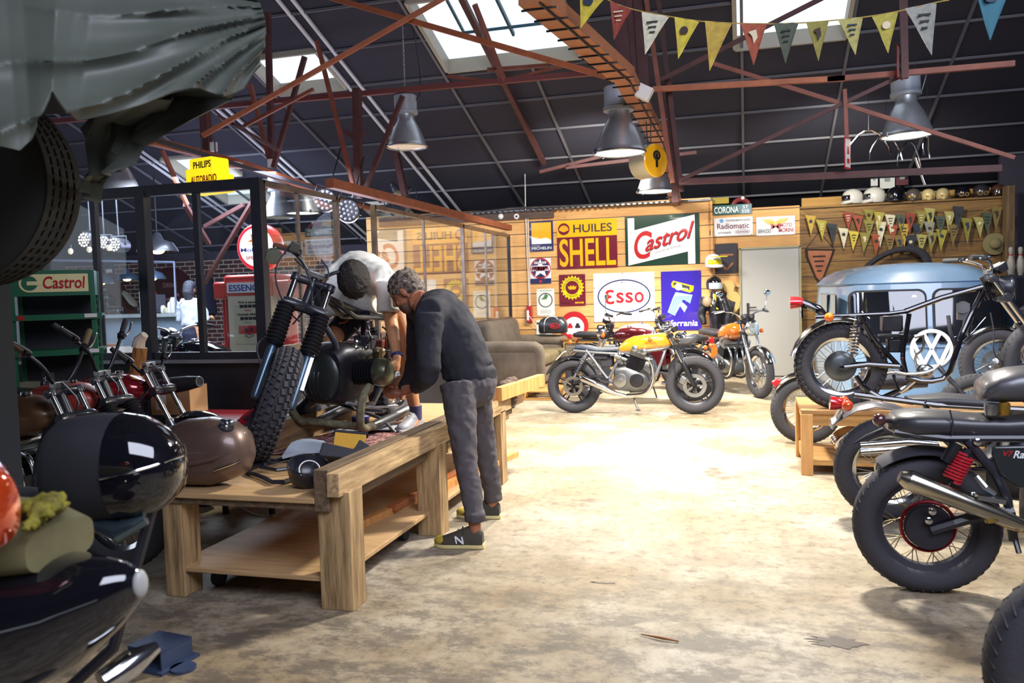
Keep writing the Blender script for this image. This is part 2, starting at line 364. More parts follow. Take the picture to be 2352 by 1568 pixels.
# steel trusses, each member placed on its own plane
def mem(px,w,Y=None,X=None,m=M_RST,h=None,**k):
    b=MB()
    for (x0,y0,Ya,x1,y1,Yb) in px: b.beam(U(x0,y0,Y=Ya),U(x1,y1,Y=Yb),w,h or w)
    return trim(b,m,**k)
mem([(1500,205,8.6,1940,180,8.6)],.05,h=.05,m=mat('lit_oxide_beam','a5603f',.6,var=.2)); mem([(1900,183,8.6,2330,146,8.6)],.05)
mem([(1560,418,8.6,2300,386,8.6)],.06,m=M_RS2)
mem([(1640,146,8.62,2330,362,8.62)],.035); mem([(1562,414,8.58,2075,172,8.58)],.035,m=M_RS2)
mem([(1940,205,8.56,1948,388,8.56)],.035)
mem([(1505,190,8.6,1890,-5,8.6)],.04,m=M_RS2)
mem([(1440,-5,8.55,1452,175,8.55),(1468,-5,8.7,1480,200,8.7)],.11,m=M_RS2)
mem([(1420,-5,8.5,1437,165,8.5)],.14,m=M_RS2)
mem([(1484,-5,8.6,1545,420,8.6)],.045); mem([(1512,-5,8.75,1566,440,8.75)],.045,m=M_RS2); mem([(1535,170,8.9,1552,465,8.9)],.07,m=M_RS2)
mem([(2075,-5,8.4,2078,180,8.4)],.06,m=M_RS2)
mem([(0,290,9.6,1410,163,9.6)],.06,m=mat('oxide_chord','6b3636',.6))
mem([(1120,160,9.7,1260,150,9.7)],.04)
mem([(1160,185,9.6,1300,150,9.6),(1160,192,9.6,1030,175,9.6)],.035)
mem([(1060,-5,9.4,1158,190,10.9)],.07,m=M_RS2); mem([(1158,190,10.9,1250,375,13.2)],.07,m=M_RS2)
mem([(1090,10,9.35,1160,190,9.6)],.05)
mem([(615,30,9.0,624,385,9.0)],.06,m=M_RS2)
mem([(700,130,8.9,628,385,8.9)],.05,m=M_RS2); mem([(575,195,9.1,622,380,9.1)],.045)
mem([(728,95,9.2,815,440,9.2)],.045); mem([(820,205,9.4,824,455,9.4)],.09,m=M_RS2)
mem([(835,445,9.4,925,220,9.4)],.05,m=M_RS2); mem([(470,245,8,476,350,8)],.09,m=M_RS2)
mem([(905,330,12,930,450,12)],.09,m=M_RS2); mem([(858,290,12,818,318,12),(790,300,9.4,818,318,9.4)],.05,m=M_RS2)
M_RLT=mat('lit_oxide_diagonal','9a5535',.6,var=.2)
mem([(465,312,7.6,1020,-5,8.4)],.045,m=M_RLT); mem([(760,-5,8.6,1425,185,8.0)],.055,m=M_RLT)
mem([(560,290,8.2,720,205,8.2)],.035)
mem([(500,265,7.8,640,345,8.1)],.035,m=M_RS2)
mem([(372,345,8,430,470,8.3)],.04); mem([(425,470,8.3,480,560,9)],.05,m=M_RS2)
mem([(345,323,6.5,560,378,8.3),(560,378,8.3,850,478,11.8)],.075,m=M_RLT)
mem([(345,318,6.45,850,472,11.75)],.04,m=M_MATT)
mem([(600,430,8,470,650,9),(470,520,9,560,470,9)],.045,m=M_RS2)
# far rafters under the roof at back
mem([(1300,385,13,1600,350,13),(1240,395,13,1440,345,13)],.05,m=M_RS2)
# box beam carrying the cable run
b=MB(); P=[U(1222,-12,Y=5.4),U(1432,172,Y=7.2),U(1514,322,Y=10),U(1552,462,Y=13.7)]
for p,q in zip(P,P[1:]): b.beam(p,q,.2 if p is P[0] else .17,.1)
trim(b,mat('cable_beam','a66a45',.6,var=.15))
b=MB()
for p,q in zip(P,P[1:]):
    n=9
    for k in range(n):
        c=p.lerp(q,(k+.5)/n); b.beam(c+Vector((-.12,0,-.056)),c+Vector((.12,0,-.056)),.012,.012)
    b.tube([p+Vector((.05,0,-.06)),q+Vector((.05,0,-.06))],.008,6)
trim(b,M_MATT)
c=MB()
for k in range(40):
    t_=k/39; c.box(U(1060+t_*500,492-t_*30,Y=YW-.12)+Vector((0,0,0)),(.05,.05,.022))
tag(c.tube([U(960,497,Y=YW-.12),U(1100,487,Y=YW-.12),U(1175,478,Y=YW-.12),U(1580,462,Y=YW-.12)],.02).build('cable_tray',M_STL),'grey perforated cable tray along the top of the timber wall','cable tray')
# ================= glazed partition =================
XP=-3.86; YP=6.07
M_PBLK=mat('partition_black','22222b',.4,var=.2); M_PMET=mat('raw_frame_steel','8b7d74',.38,.85,var=.3)
struct('wall_partition_front',MB().box(((XP-6.7)/2-1.6,YP+.06,.47),(6.0,.12,.94)),mat('black_dado','1f1f27',.55,var=.3,vscale=3),smooth=0)
struct('wall_partition_side',MB().box((XP-.06,9.9,.47),(.12,7.6,.94)),MATS['black_dado'],smooth=0)
struct('trim_5_sill',MB().box((-6.7,YP+.02,.955),(5.9,.2,.03)).box((XP-.03,9.9,.955),(.2,7.7,.03)),mat('sill_grey','8c8b92',.35,.4),smooth=0).name='trim_6'
gp=bpy.data.objects.new('window_7',None); COL.objects.link(gp); gp['kind']='structure'
xs=[XP]+[U(px,640,Y=YP).x for px in(460,337,226,100)]+[-9.6]
f=MB().beam((-9.7,YP,2.42),(XP+.03,YP,2.42),.06,.09).beam((-9.7,YP,1.0),(XP,YP,1.0),.06,.06); f.build('window_frame',M_PBLK,gp,smooth=0)
for i,x in enumerate(xs): MB().beam((x,YP,.97),(x,YP,2.42),.05 if i in(1,3) else .09).build('mullion',M_PBLK,gp,smooth=0)
for a,b_ in zip(xs,xs[1:]): MB().box(((a+b_)/2,YP,1.71),(abs(a-b_)-.05,.008,1.36)).build('pane',M_GLS,gp,smooth=0)
gp=bpy.data.objects.new('window_8',None); COL.objects.link(gp); gp['kind']='structure'
ys=[6.12]+[U(px,600,X=XP).y for px in(688,776,862,975,1064,1116)]+[13.6]
f=MB()
for a,b_ in((ys[0],ys[2]),(ys[3],ys[5]),(ys[5],ys[7])): f.beam((XP,a,2.43),(XP,b_,2.43),.05,.05).beam((XP,a,1.03),(XP,b_,1.03),.05,.06)
f.build('window_frame',M_PMET,gp,smooth=0)
for i,y in enumerate(ys): MB().beam((XP,y,.97),(XP,y,2.45),.05 if i in(0,2,3,5,7) else .03).build('mullion',M_PMET if i not in (7,) else M_DST,gp,smooth=0)
for a,b_ in zip(ys,ys[1:]):
    if abs(a-ys[2])<.01: continue
    MB().box((XP,(a+b_)/2,1.73),(.008,b_-a-.03,1.38)).build('pane',glass('side_glass',refl=1.7),gp,smooth=0)
tag(MB().beam((XP+.03,7.26,2.56),(XP+.03,13.58,2.56),.09,.09).build('sliding_door_rail',mat('rust_channel','93543a',.6,.2,var=.25),smooth=0),'rust coloured steel channel running above the glazed partition','rail')
# ================= pendant lamps =================
M_ON=mat('lit_lamp_glass',(1,.93,.78),.3,emit=14); M_OFF=mat('lamp_glass','d9d3bf',.15,coat=.5); M_HGR=mat('lamp_housing','8f97a3',.45,var=.1)
M_SHD=mat('brushed_shade','b9bdc4',.36,.75,var=.1)
def pendant(px,py,dia_px,dia,on,top,label,watts=0,tilt=(0,0)):
    D=FPX*dia/dia_px; c=U(px,py,D=D); s_=dia/2
    t=thing('pendant_lamp',label,'lamp',c,(tilt[0],tilt[1],0),'industrial pendant lamps')
    prof=[(1.0,0),(1.03,.03),(.98,.07),(.93,.22),(.82,.55),(.66,.92),(.50,1.2),(.42,1.34),(.42,1.62)]
    MB().lathe([(r*s_,h*s_) for r,h in prof]+[(r*s_-.006,h*s_) for r,h in reversed(prof[1:])],n=40,cap=False).build('lamp_shade',M_SHD,t,60)
    MB().lathe([(.42*s_,1.6*s_),(.6*s_,1.62*s_),(.6*s_,1.75*s_),(.56*s_,1.78*s_),(.56*s_,2.5*s_),(.5*s_,2.55*s_)],n=28).build('housing',M_HGR,t,40)
    MB().torus((0,0,.02*s_),(0,0,1),s_,.012,36,8).build('rim',M_ALU,t)
    MB().lathe([(.965*s_,.03*s_),(.5*s_,-.0*s_+.02),(0.01,.018)],n=32,cap=False).build('glass_disc',M_ON if on else M_OFF,t)
    for k in(.6,PI+.6,2.4): MB().box((math.cos(k)*s_*1.02,math.sin(k)*s_*1.02,.04*s_),(.02,.03,.05)).build('clip',M_BLK,t)
    zt=top-c.z; m=MB(); z=2.5*s_; k=0
    while z<zt: m.torus((0,0,z+.018),(1,0,0) if k%2 else (0,1,0),.010,.0035,10,5); z+=.028;k+=1
    m.build('chain',M_ALU,t)
    m=MB().tube([(s_*.5,0,2.2*s_),(s_*.9,.02,2.7*s_),(s_*.5,.05,zt-.05),(.03,0,zt)],.007,6,smooth=2).build('flex',M_BLK,t)
    if watts: light('lamp_light','SPOT',c+Vector((0,0,-.03)),watts,(1,.92,.77),.16,aim=c+Vector((0,0,-3)),spot_size=math.radians(150),spot_blend=.6)
    return t
pendant(1423,352,118,.50,1,3.35,'largest lit pendant lamp hanging from the cable beam at centre',900)
pendant(1505,440,84,.50,1,3.3,'lit pendant lamp above the coloured wall signs behind the larger lit lamp',900)
pendant(935,338,92,.50,0,U(925,45,D=10.3).z,'unlit pendant lamp on a long chain left of centre')
pendant(2084,312,112,.50,1,U(2075,168,Y=8.3).z,'lit pendant lamp hanging above the row of crash helmets at right',130,(.0,-.03))
pendant(271,447,102,.50,0,3.1,'unlit pendant lamp hanging beside the hanging tarpaulin at left')
pendant(640,500,73,.50,0,3.0,'unlit pendant lamp seen behind the corner of the glass partition')
# further hall lamps out of frame, the cafe's light, and added unseen fills
light('hall_lamp','SPOT',(.35,6.35,3.5),1100,(1,.95,.84),.22,aim=(.2,5.9,0),spot_size=math.radians(140),spot_blend=.7)
light('hall_lamp','SPOT',(2.6,5.6,3.4),170,(.85,.92,1),.2,aim=(2.0,8.5,.5),spot_size=math.radians(130),spot_blend=.6)
light('hall_fill','AREA',(1.6,.8,5.4),640,(.78,.82,1),5,aim=(-1,6,1))  # soft fill added under the ridge to lift the hall's dark tones
light('wall_fill','SPOT',(-1.9,11.3,3.5),310,(1,.93,.80),.2,aim=(-2.3,13.8,1.3),spot_size=math.radians(150),spot_blend=.6)  # added spot with no lamp body, brightens the left timber wall
light('wall_fill','SPOT',(1.3,11.4,3.5),230,(1,.93,.80),.2,aim=(1.2,13.8,1.2),spot_size=math.radians(150),spot_blend=.6)  # its added counterpart for the right planks and door
light('cafe_light','AREA',(-8.5,10.8,3.2),270,(.72,.82,1),2.5,aim=(-8.5,12.5,0))
light('cafe_light','AREA',(-5.6,8.2,2.9),190,(.8,.87,1),1.5,aim=(-5.6,8.6,0))
light('cafe_fill','POINT',(-8.5,11.5,2.4),70,(.62,.66,1),.5)  # unseen point added to brighten the cafe interior
light('cafe_fill','POINT',(-4.9,9.6,2.2),70,(.75,.78,1),.4)  # second added point, for the cafe behind the side glass
# ================= signs on the timber wall =================
def board(name,label,cat,px0,py0,px1,py1,m,th=.012,Y=None,gap=.006,rough=0,edge=0):
    Y=Y or YW; a=U((px0+px1)/2,py0,Y=Y); b=U((px0+px1)/2,py1,Y=Y); l=U(px0,(py0+py1)/2,Y=Y); r=U(px1,(py0+py1)/2,Y=Y)
    w=r.x-l.x; h=a.z-b.z
    t=thing(name,label,cat,((l.x+r.x)/2,Y-gap-th/2,b.z))
    MB().box((0,0,h/2),(w,th,h)).build('panel',m,t,smooth=0,bev=.002)
    m_=MB()
    for i in(-1,1):
        for j in(.03,.97): m_.ell((i*(w/2-.02),-th/2,j*h),(.006,.003,.006),n=8,m=4)
    m_.build('screw',M_STL,t)
    t['w']=w;t['h']=h;t['th']=th
    return t,w,h
def patch(t,poly,m,lv=1,name='field',ring=None):
    th=t['th']; y=-th/2-.0015*lv
    return MB().prism(poly,y,-th/2+.001).build(name,m,t,smooth=0)
def rect(x0,x1,z0,z1): return [(x0,z0),(x1,z0),(x1,z1),(x0,z1)]
def circ(cx,cz,r,n=36,rz=None,a0=0,a1=2*PI): rz=rz or r; return [(cx+r*math.cos(a0+(a1-a0)*k/n),cz+rz*math.sin(a0+(a1-a0)*k/n)) for k in range(n if a1-a0>6.2 else n+1)]
def ringm(t,cx,cz,r,w,m,lv=1,rz=None,name='ring'):
    rz=rz or r; th=t['th']; y=-th/2-.0015*lv; n=64; R=[]
    for k in range(n):
        a=2*PI*k/n; c_,s_=math.cos(a),math.sin(a)
        R.append([(cx+r*c_,y,cz+rz*s_),(cx+(r-w)*c_,y,cz+(rz-w)*s_),(cx+(r-w)*c_,-th/2,cz+(rz-w)*s_),(cx+r*c_,-th/2,cz+rz*s_)])
    return MB().rings(R,close=True).build(name,m,t,smooth=0)
def txt(t,s,x0,x1,z0,z1,m,lv=3,**k): return letters(t,s,x0,x1,z0,z1,m,y=-t['th']/2-.0012*lv,th=.0012,**k)
E_=lambda n,c:mat(n,c,.22,coat=.6)
C_NAVY=E_('navy_enamel','23295c');C_YEL=E_('yellow_enamel','f6b31c');C_MAR=E_('maroon_enamel','6e2232');C_GRN=E_('green_enamel','1d3a30')
C_RED=E_('red_enamel','b32a2f');C_BLU=E_('blue_enamel','3524a0');C_BLK=mat('black_print','1d1d24',.5);C_CRM=E_('cream_enamel','e8e3cf');C_MINT=E_('mint_enamel','9fd9d0')
C_PAP=mat('paper','dfe2dc',.7);C_GRY=mat('grey_print','8b9490',.6);C_LY=E_('lemon_enamel','e9d21d')
t,w,h=board('enamel_sign','small blue edged enamel sign with yellow field and white lettering MICHELIN','sign',1217,507,1271,577,C_NAVY)
patch(t,rect(-.42*w,.42*w,.26*h,.94*h),C_YEL); patch(t,[(-.42*w,.24*h),(.42*w,.24*h),(.42*w,.36*h),(.2*w,.44*h),(-.15*w,.40*h),(-.42*w,.5*h)],M_WHT,2)
txt(t,'MICHELIN',-.42*w,.42*w,.06*h,.15*h,M_WHT,off=.03); txt(t,'PNEUMATIQUES',-.42*w,-.05*w,.17*h,.2*h,M_WHT)
t,w,h=board('enamel_sign','large yellow and maroon enamel sign reading HUILES SHELL','sign',1280,504,1418,616,C_YEL)
patch(t,rect(-w/2,w/2,0,.655*h),C_MAR); txt(t,'SHELL',-.46*w,.475*w,.045*h,.62*h,C_YEL,lv=2,off=.035)
txt(t,'HUILES',-.22*w,.42*w,.74*h,.91*h,C_BLK,off=.03); patch(t,circ(-.38*w,.825*h,.098*w),C_MAR)
sh=[(-.38*w-.012*w,.765*h),(-.38*w+.012*w,.765*h)]+[(-.38*w+.075*w*(1+.08*(k%2))*math.cos(a),.80*h+.075*w*(1+.08*(k%2))*math.sin(a)) for k,a in enumerate([i*PI/14 for i in range(0,15)])]
patch(t,sh,C_YEL,2,'shell_emblem')
for k in range(7):
    a=PI/8*(k+1); patch(t,[(-.38*w+.012*w*math.cos(a),.78*h),(-.38*w+.07*w*math.cos(a)+.003,.80*h+.068*w*math.sin(a)),(-.38*w+.07*w*math.cos(a)-.003,.80*h+.07*w*math.sin(a))],C_MAR,3,'shell_rib')
t,w,h=board('enamel_sign','large green and white enamel sign with slanting red script Castrol','sign',1436,494,1607,608,C_GRN)
patch(t,[(-.46*w,0),(-.46*w,.97*h),(-.37*w,.97*h),(-.37*w,.72*h),(.44*w,.98*h),(.44*w,0),(.345*w,0),(.345*w,.25*h),(-.46*w,.01*h)],M_WHT)
txt(t,'C',-.40*w,-.17*w,.13*h,.70*h,C_RED,off=.03,shear=.12); txt(t,'astrol',-.24*w,.36*w,.27*h,.62*h,C_RED,lv=3,off=.03,shear=.3,slope=.27)
txt(t,'astrol',-.232*w,.368*w,.255*h,.605*h,C_BLK,lv=2,off=.02,shear=.3,slope=.27)
txt(t,'HUILE POUR MOTEURS',-.10*w,.26*w,.23*h,.26*h,C_BLK,slope=.25)
t,w,h=board('enamel_sign','small blue, red and white star sign reading PILES MAZDA','sign',1218,593,1266,651,M_WHT)
patch(t,rect(-w/2,w/2,0,.2*h),C_NAVY); ringm(t,0,.6*h,.49*w,.07*w,C_RED); patch(t,circ(0,.6*h,.42*w),C_NAVY,1,'disc')
patch(t,[((.47 if k%2==0 else .2)*w*math.sin(k*PI/5),.58*h+(.47 if k%2==0 else .2)*w*math.cos(k*PI/5)) for k in range(10)],M_WHT,2,'star')
patch(t,rect(-.45*w,.45*w,.5*h,.68*h),M_WHT,2); txt(t,'MAZDA',-.42*w,.42*w,.51*h,.67*h,mat('dark_red_print','7c1c2c',.4),lv=4,off=.02)
patch(t,rect(-.28*w,.28*w,.78*h,.87*h),M_WHT,3); txt(t,'PILES',-.24*w,.24*w,.79*h,.86*h,C_BLK,lv=5); txt(t,'CIPEL',-.13*w,.13*w,.27*h,.31*h,C_BLK,lv=4)
patch(t,circ(0,.09*h,.07*w),C_RED,2,'disc')
t,w,h=board('poster','white paper poster with a grey ring emblem below the star sign','poster',1233,663,1274,725,C_PAP,.004)
ringm(t,0,.58*h,.4*w,.06*w,mat('dark_slate_print','48525a',.6)); patch(t,[(.02,.62*h),(.05,.75*h),(.0,.82*h),(-.03,.7*h),(-.08,.6*h)],mat('green_print','4b7a48',.6),2,'emblem')
for k in range(4): patch(t,rect(-.3*w,.3*w,(.2-.035*k)*h,(.21-.035*k)*h),C_GRY,1,'printed_line')
txt(t,'Service Station',-.3*w,.35*w,.92*h,.96*h,MATS['green_print'])
t,w,h=board('enamel_sign','maroon and yellow cogwheel sign of the ROYAL AUTOMOBILE CLUB DE BELGIQUE with crown','sign',1285,630,1345,702,C_MAR)
cx,cz,R=0,.58*h,.40*w
gear=[(cx+(R*(1.09 if (k//2)%2 else 1.0))*math.cos(2*PI*k/80),cz+(R*(1.09 if (k//2)%2 else 1.0))*math.sin(2*PI*k/80)) for k in range(80)]
for k in range(20): a=2*PI*k/20; patch(t,circ(cx+R*1.07*math.cos(a),cz+R*1.07*math.sin(a),R*.07,8),C_LY,1,'cog')
patch(t,circ(cx,cz,R),C_LY,1,'cog_ring'); patch(t,circ(cx,cz,R*.64),C_MAR,2,'disc')
txt(t,'ROYAL AUTOMOBILE CLUB',0,1,0,1,C_BLK,arc=(cx,cz,R*.70,PI*1.09,-PI*.09,R*.2)); txt(t,'DE BELGIQUE',0,1,0,1,C_BLK,arc=(cx,cz,R*.92,PI*1.27,PI*1.73,R*.2))
patch(t,[(cx-.12*w,cz-.06*h),(cx-.17*w,cz+.05*h),(cx-.09*w,cz+.02*h),(cx-.06*w,cz+.08*h),(cx,cz+.03*h),(cx+.06*w,cz+.08*h),(cx+.09*w,cz+.02*h),(cx+.17*w,cz+.05*h),(cx+.12*w,cz-.06*h)],C_YEL,3,'crown')
patch(t,rect(.1*w,.42*w,.07*h,.12*h),C_YEL); txt(t,'1936',.15*w,.36*w,.08*h,.11*h,C_BLK,lv=4); txt(t,'ANNEE',-.4*w,-.08*w,.07*h,.11*h,C_BLK)
t,w,h=board('enamel_sign','large white enamel sign with ESSO in red inside a dark blue oval','sign',1364,626,1504,738,M_WHT)
ringm(t,.0,.52*h,.435*w,.022*w,C_NAVY,rz=.345*h); 
def ess(cx,z0,z1,wd,m): 
    b=MB(); H_=(z1-z0)
    b.torus((cx,-.0085,z0+.27*H_),(0,1,0),.25*H_,.07*H_,20,6,arc=.72,start=-PI*.95,sy=.03).torus((cx,-.0085,z0+.74*H_),(0,1,0),.22*H_,.07*H_,20,6,arc=.72,start=-PI*.62,sy=.03); return b
e3=txt(t,'3',-.31*w,-.16*w,.36*h,.66*h,C_RED,off=.035)
for v in e3.data.vertices: v.co.x=-.47*w-v.co.x
for q,s_,u_ in((-.125,'s',.125),(.025,'s',.125),(.175,'o',.15)): txt(t,s_,q*w,(q+u_)*w,.38*h,.60*h,mat('esso_red','c22a35',.25,coat=.5),off=.045)
for x,z,r in((-.03,.80,.012),(.01,.79,.008),(.05,.79,.006),(-.485,.7,.01),(-.48,.4,.008),(.485,.5,.01),(-.02,.985,.01)): patch(t,circ(x*w,z*h,r*w,9,rz=r*h),M_DST,3,'rust_chip')
t,w,h=board('enamel_sign','tall violet blue sign with pale green striped letter F and white word ferrania','sign',1519,622,1611,758,C_BLU)
patch(t,[(x*w,z*h) for x,z in((-.344,.308),(-.167,.248),(-.03,.41),(.078,.30),(.150,.395),(.02,.485),(.05,.52),(.222,.45),(.285,.59),(-.133,.645),(-.2,.56))],C_MINT,1,'letter_f')
for k in range(4):
    q=(k+1)/5; A=[(-.344+.177*q,.308-.06*q),(-.2+.17*q,.56-.15*q)] ; m=MB(); th=t['th']
    for (x0,z0),(x1,z1) in ((A[0],(-.17+.13*q,.60-.16*q)),((-.17+.13*q,.60-.16*q),(.285-.06*q,.59-.14*q))): m.beam((x0*w,-th/2-.002,z0*h),(x1*w,-th/2-.002,z1*h),.003,.007)
    m.build('stripe',C_BLU,t,smooth=0)
txt(t,'ferrania',-.30*w,.40*w,.07*h,.175*h,M_WHT,off=.05,shear=.15)
patch(t,[(-.24*w,.79*h),(-.19*w,.84*h),(.32*w,.74*h),(.30*w,.66*h),(.22*w,.63*h),(-.22*w,.73*h)],C_LY,2,'film_box'); patch(t,[(-.2*w,.77*h),(-.17*w,.815*h),(.22*w,.735*h),(.21*w,.67*h)],C_BLK,3,'film_box_band')
txt(t,'ferrania',-.14*w,.18*w,.72*h,.76*h,M_WHT,lv=5,slope=-.22); patch(t,circ(-.06*w,.735*h,.09*w),C_CRM,4,'film_roll')
# round road sign
c=U(1319,748,Y=YW-.02); t=thing('road_sign','round red and white road sign with a red and a black car, behind the sofa','sign',c); t['th']=.012
MB().prism(circ(0,0,.245,48),-.006,.006).build('panel',C_RED,t,smooth=0); patch(t,circ(0,-.02,.17),M_WHT,1,'disc')
def car(x,m): return [(x-.045,-.04),(x+.045,-.04),(x+.045,0),(x+.03,.01),(x+.022,.045),(x-.022,.045),(x-.03,.01),(x-.045,0)]
patch(t,car(-.07,0),C_RED,2,'car_symbol'); patch(t,car(.06,0),C_BLK,2,'car_symbol')
t,w,h=board('poster','small poster headed Mike Hail in black beside the sofa back','poster',1232,735,1268,775,C_PAP,.004); txt(t,'Mike Hail',-.45*w,.4*w,.75*h,.9*h,C_BLK,off=.02); patch(t,[(-.3*w,.1*h),(.1*w,.2*h),(.35*w,.5*h),(.1*w,.55*h),(-.3*w,.3*h)],C_GRY,1,'picture')
t,w,h=board('picture_frame','small white framed notice low on the wall under the oval sign','picture',1446,752,1479,790,M_WPL,.01); patch(t,rect(-.35*w,.35*w,.3*h,.85*h),C_GRY,1,'print'); txt(t,'BULL SHIRT',-.3*w,.3*w,.7*h,.78*h,C_BLK)
t,w,h=board('street_sign','green street sign with white lettering CORONA ST 55E','sign',1638,470,1727,493,E_('street_green','1f5346'),Y=YW+.04)
txt(t,'CORONA',-.47*w,.16*w,.18*h,.82*h,M_WHT,off=.01); txt(t,'ST',.27*w,.41*w,.55*h,.85*h,M_WHT); txt(t,'55E',.24*w,.44*w,.14*h,.45*h,M_WHT)
for sx in (1,):
    t,w,h=board('enamel_sign','white sign with dark red word Radiomatic and GRANDIN in an oval','sign',1640,499,1729,541,M_WHT,Y=YW+.04)
    txt(t,'Radiomatic',-.42*w,.41*w,.38*h,.68*h,C_MAR,off=.01); txt(t,'STATION SERVICE AGREEE',-.18*w,.44*w,.78*h,.88*h,C_BLK); txt(t,'AUTO-RADIO',-.4*w,-.06*w,.12*h,.22*h,C_BLK); txt(t,'GRANDIN',.08*w,.38*w,.13*h,.25*h,C_MAR)
    ringm(t,.23*w,.19*h,.19*w,.006*w,C_MAR,rz=.13*h); patch(t,circ(-.3*w,.83*h,.05*w),mat('sky_blue_print','6fa3d8',.4),1,'emblem')
t,w,h=board('enamel_sign','white sign reading SERVIZIO MOTO MORINI with yellow winged emblem above the door','sign',1737,497,1826,540,M_WHT,Y=YW+.04)
txt(t,'SERVIZIO',-.46*w,-.12*w,.14*h,.34*h,C_BLK); txt(t,'MOTO',.12*w,.42*w,.42*h,.62*h,C_RED,off=.02); txt(t,'MORINI',.08*w,.46*w,.14*h,.36*h,C_RED,off=.02); txt(t,'M',-.12*w,.12*w,.34*h,.62*h,C_RED,lv=4,off=.03)
patch(t,[(-.36*w,.9*h),(-.1*w,.88*h),(0,.72*h),(.1*w,.88*h),(.36*w,.9*h),(.22*w,.6*h),(.05*w,.5*h),(0,.42*h),(-.05*w,.5*h),(-.22*w,.6*h)],C_YEL,1,'wing_emblem')
t,w,h=board('picture_frame','dark poster with faint brown shield outline beside the grey door','picture',1643,559,1695,628,mat('dark_poster','26222a',.4),Y=YW+.04)
P=[(-.3*w,.62*h),(.3*w,.62*h),(.28*w,.35*h),(0,.12*h),(-.28*w,.35*h)]; m=MB()
for p,q in zip(P,P[1:]+P[:1]): m.beam((p[0],-.008,p[1]),(q[0],-.008,q[1]),.003,.03)
m.build('shield_outline',mat('brown_print','8a5a34',.5),t,smooth=0)
# wooden shield plaque with its strap
c=U(1882,570,Y=YW+.03); t=thing('shield_plaque','brown wooden shield shaped plaque with dark edge hanging on the darker planks','plaque',c); t['th']=.03
P=[(-.21,0),(.23,-.02),(.20,-.12),(.05,-.5),(0,-.55),(-.06,-.48),(-.2,-.12)]
MB().prism(P,-.015,.015).build('edge',mat('bark','2c211c',.9),t,smooth=0); patch(t,[(x*.82,z*.86-.03) for x,z in P],mat('plaque_wood','9c5d3c',.6,var=.2),2,'face')
for k in range(4): patch(t,rect(-.10+.02*k,.09-.02*k,-.14-.075*k,-.115-.075*k),MATS['bark'],3,'carved_line')
MB().tube([(-.2,0,0),(.0,0,.26),(.2,0,0)],.006,6).build('strap',M_MATT,t)
# flat cut-out figure
c=U(1676,862,Y=YW-.06); t=thing('cardboard_figure','life-size flat cardboard cut-out of a person in black between the helmets and the grey door','cardboard figure',c)
fig=[(-.12,0),(.08,0),(.09,.3),(.12,.6),(.14,.85),(.10,1.0),(.17,1.1),(.19,1.25),(.14,1.33),(.09,1.36),(.10,1.45),(.06,1.53),(-.03,1.54),(-.09,1.47),(-.07,1.38),(-.04,1.34),(-.13,1.28),(-.19,1.12),(-.14,.95),(-.12,.8),(-.14,.5)]
MB().prism(fig,-.004,.004).build('board',C_BLK,t,smooth=0)
MB().prism([(.05,.95),(.09,1.0),(.17,1.1),(.19,1.25),(.14,1.33),(.08,1.36),(.10,1.45),(.06,1.53),(-.03,1.54),(-.09,1.47),(-.07,1.38),(-.02,1.33),(-.04,1.25),(.05,1.2),(.11,1.18)],-.006,-.004).build('printed_skin',mat('sepia_print','b59a5a',.5),t,smooth=0)
MB().prism([(.0,.15),(.07,.15),(.10,.55),(.12,.8),(.02,.8)],-.006,-.004).build('printed_leg',MATS['sepia_print'],t,smooth=0)
# small wall fittings
for px,l in((1151,'left of the two white domed cameras at the top of the timber wall'),(1187,'right one of two white domed cameras on the timber wall, dark lens')):
    c=U(px,497,Y=YW-.05); t=thing('dome_camera',l,'camera',c); MB().lathe([(.05,.05),(.05,0),(.045,-.02)],axis=(0,1,0),n=20).xf(Matrix.Rotation(0,3,'X')).build('housing',M_WPL,t); MB().ell((0,-.015,0),(.02 if px>1160 else .035,.03,.02 if px>1160 else .035)).build('lens',M_BLK if px>1160 else M_WHT,t)
c=U(1217,740,Y=YW-.05); t=thing('switch_box','red electrical switch box with white conduit on the timber wall','switch box',c)
MB().box((0,0,.14),(.1,.08,.28)).build('box',C_RED,t,bev=.01); MB().box((-.02,-.045,.12),(.04,.01,.17)).build('cover',M_WPL,t,bev=.003)
MB().tube([(0,0,.27),(U(1207,480,Y=YW-.05)-c).to_tuple()],.009,8).tube([(.02,0,.27),((U(1210,480,Y=YW-.05)-c)+Vector((.015,0,0))).to_tuple()],.006,8).build('conduit',M_WPL,t)
MB().tube([(0,-.05,.12),(.12,-.03,-.06),(.2,0,-.1)],.005,6,smooth=1).build('cord',M_WPL,t)
m=MB().tube([U(1207,482,Y=YW-.1),U(1205,330,Y=YW-.2),U(1203,300,Y=13.2)],.007,6); tag(m.build('hanging_cable',M_WPL),'thin pale cable rising from the red switch box to the roof','cable')
c=U(1634,535,Y=YW-.02); tag(MB().box(c,(.05,.05,.07)).tube([c,c-Vector((0,0,.25))],.012,6).box(c+Vector((0,0,.04)),(.03,.04,.04)).build('wall_socket',M_BLK),'black plug and socket on the batten right of the big green sign','socket')
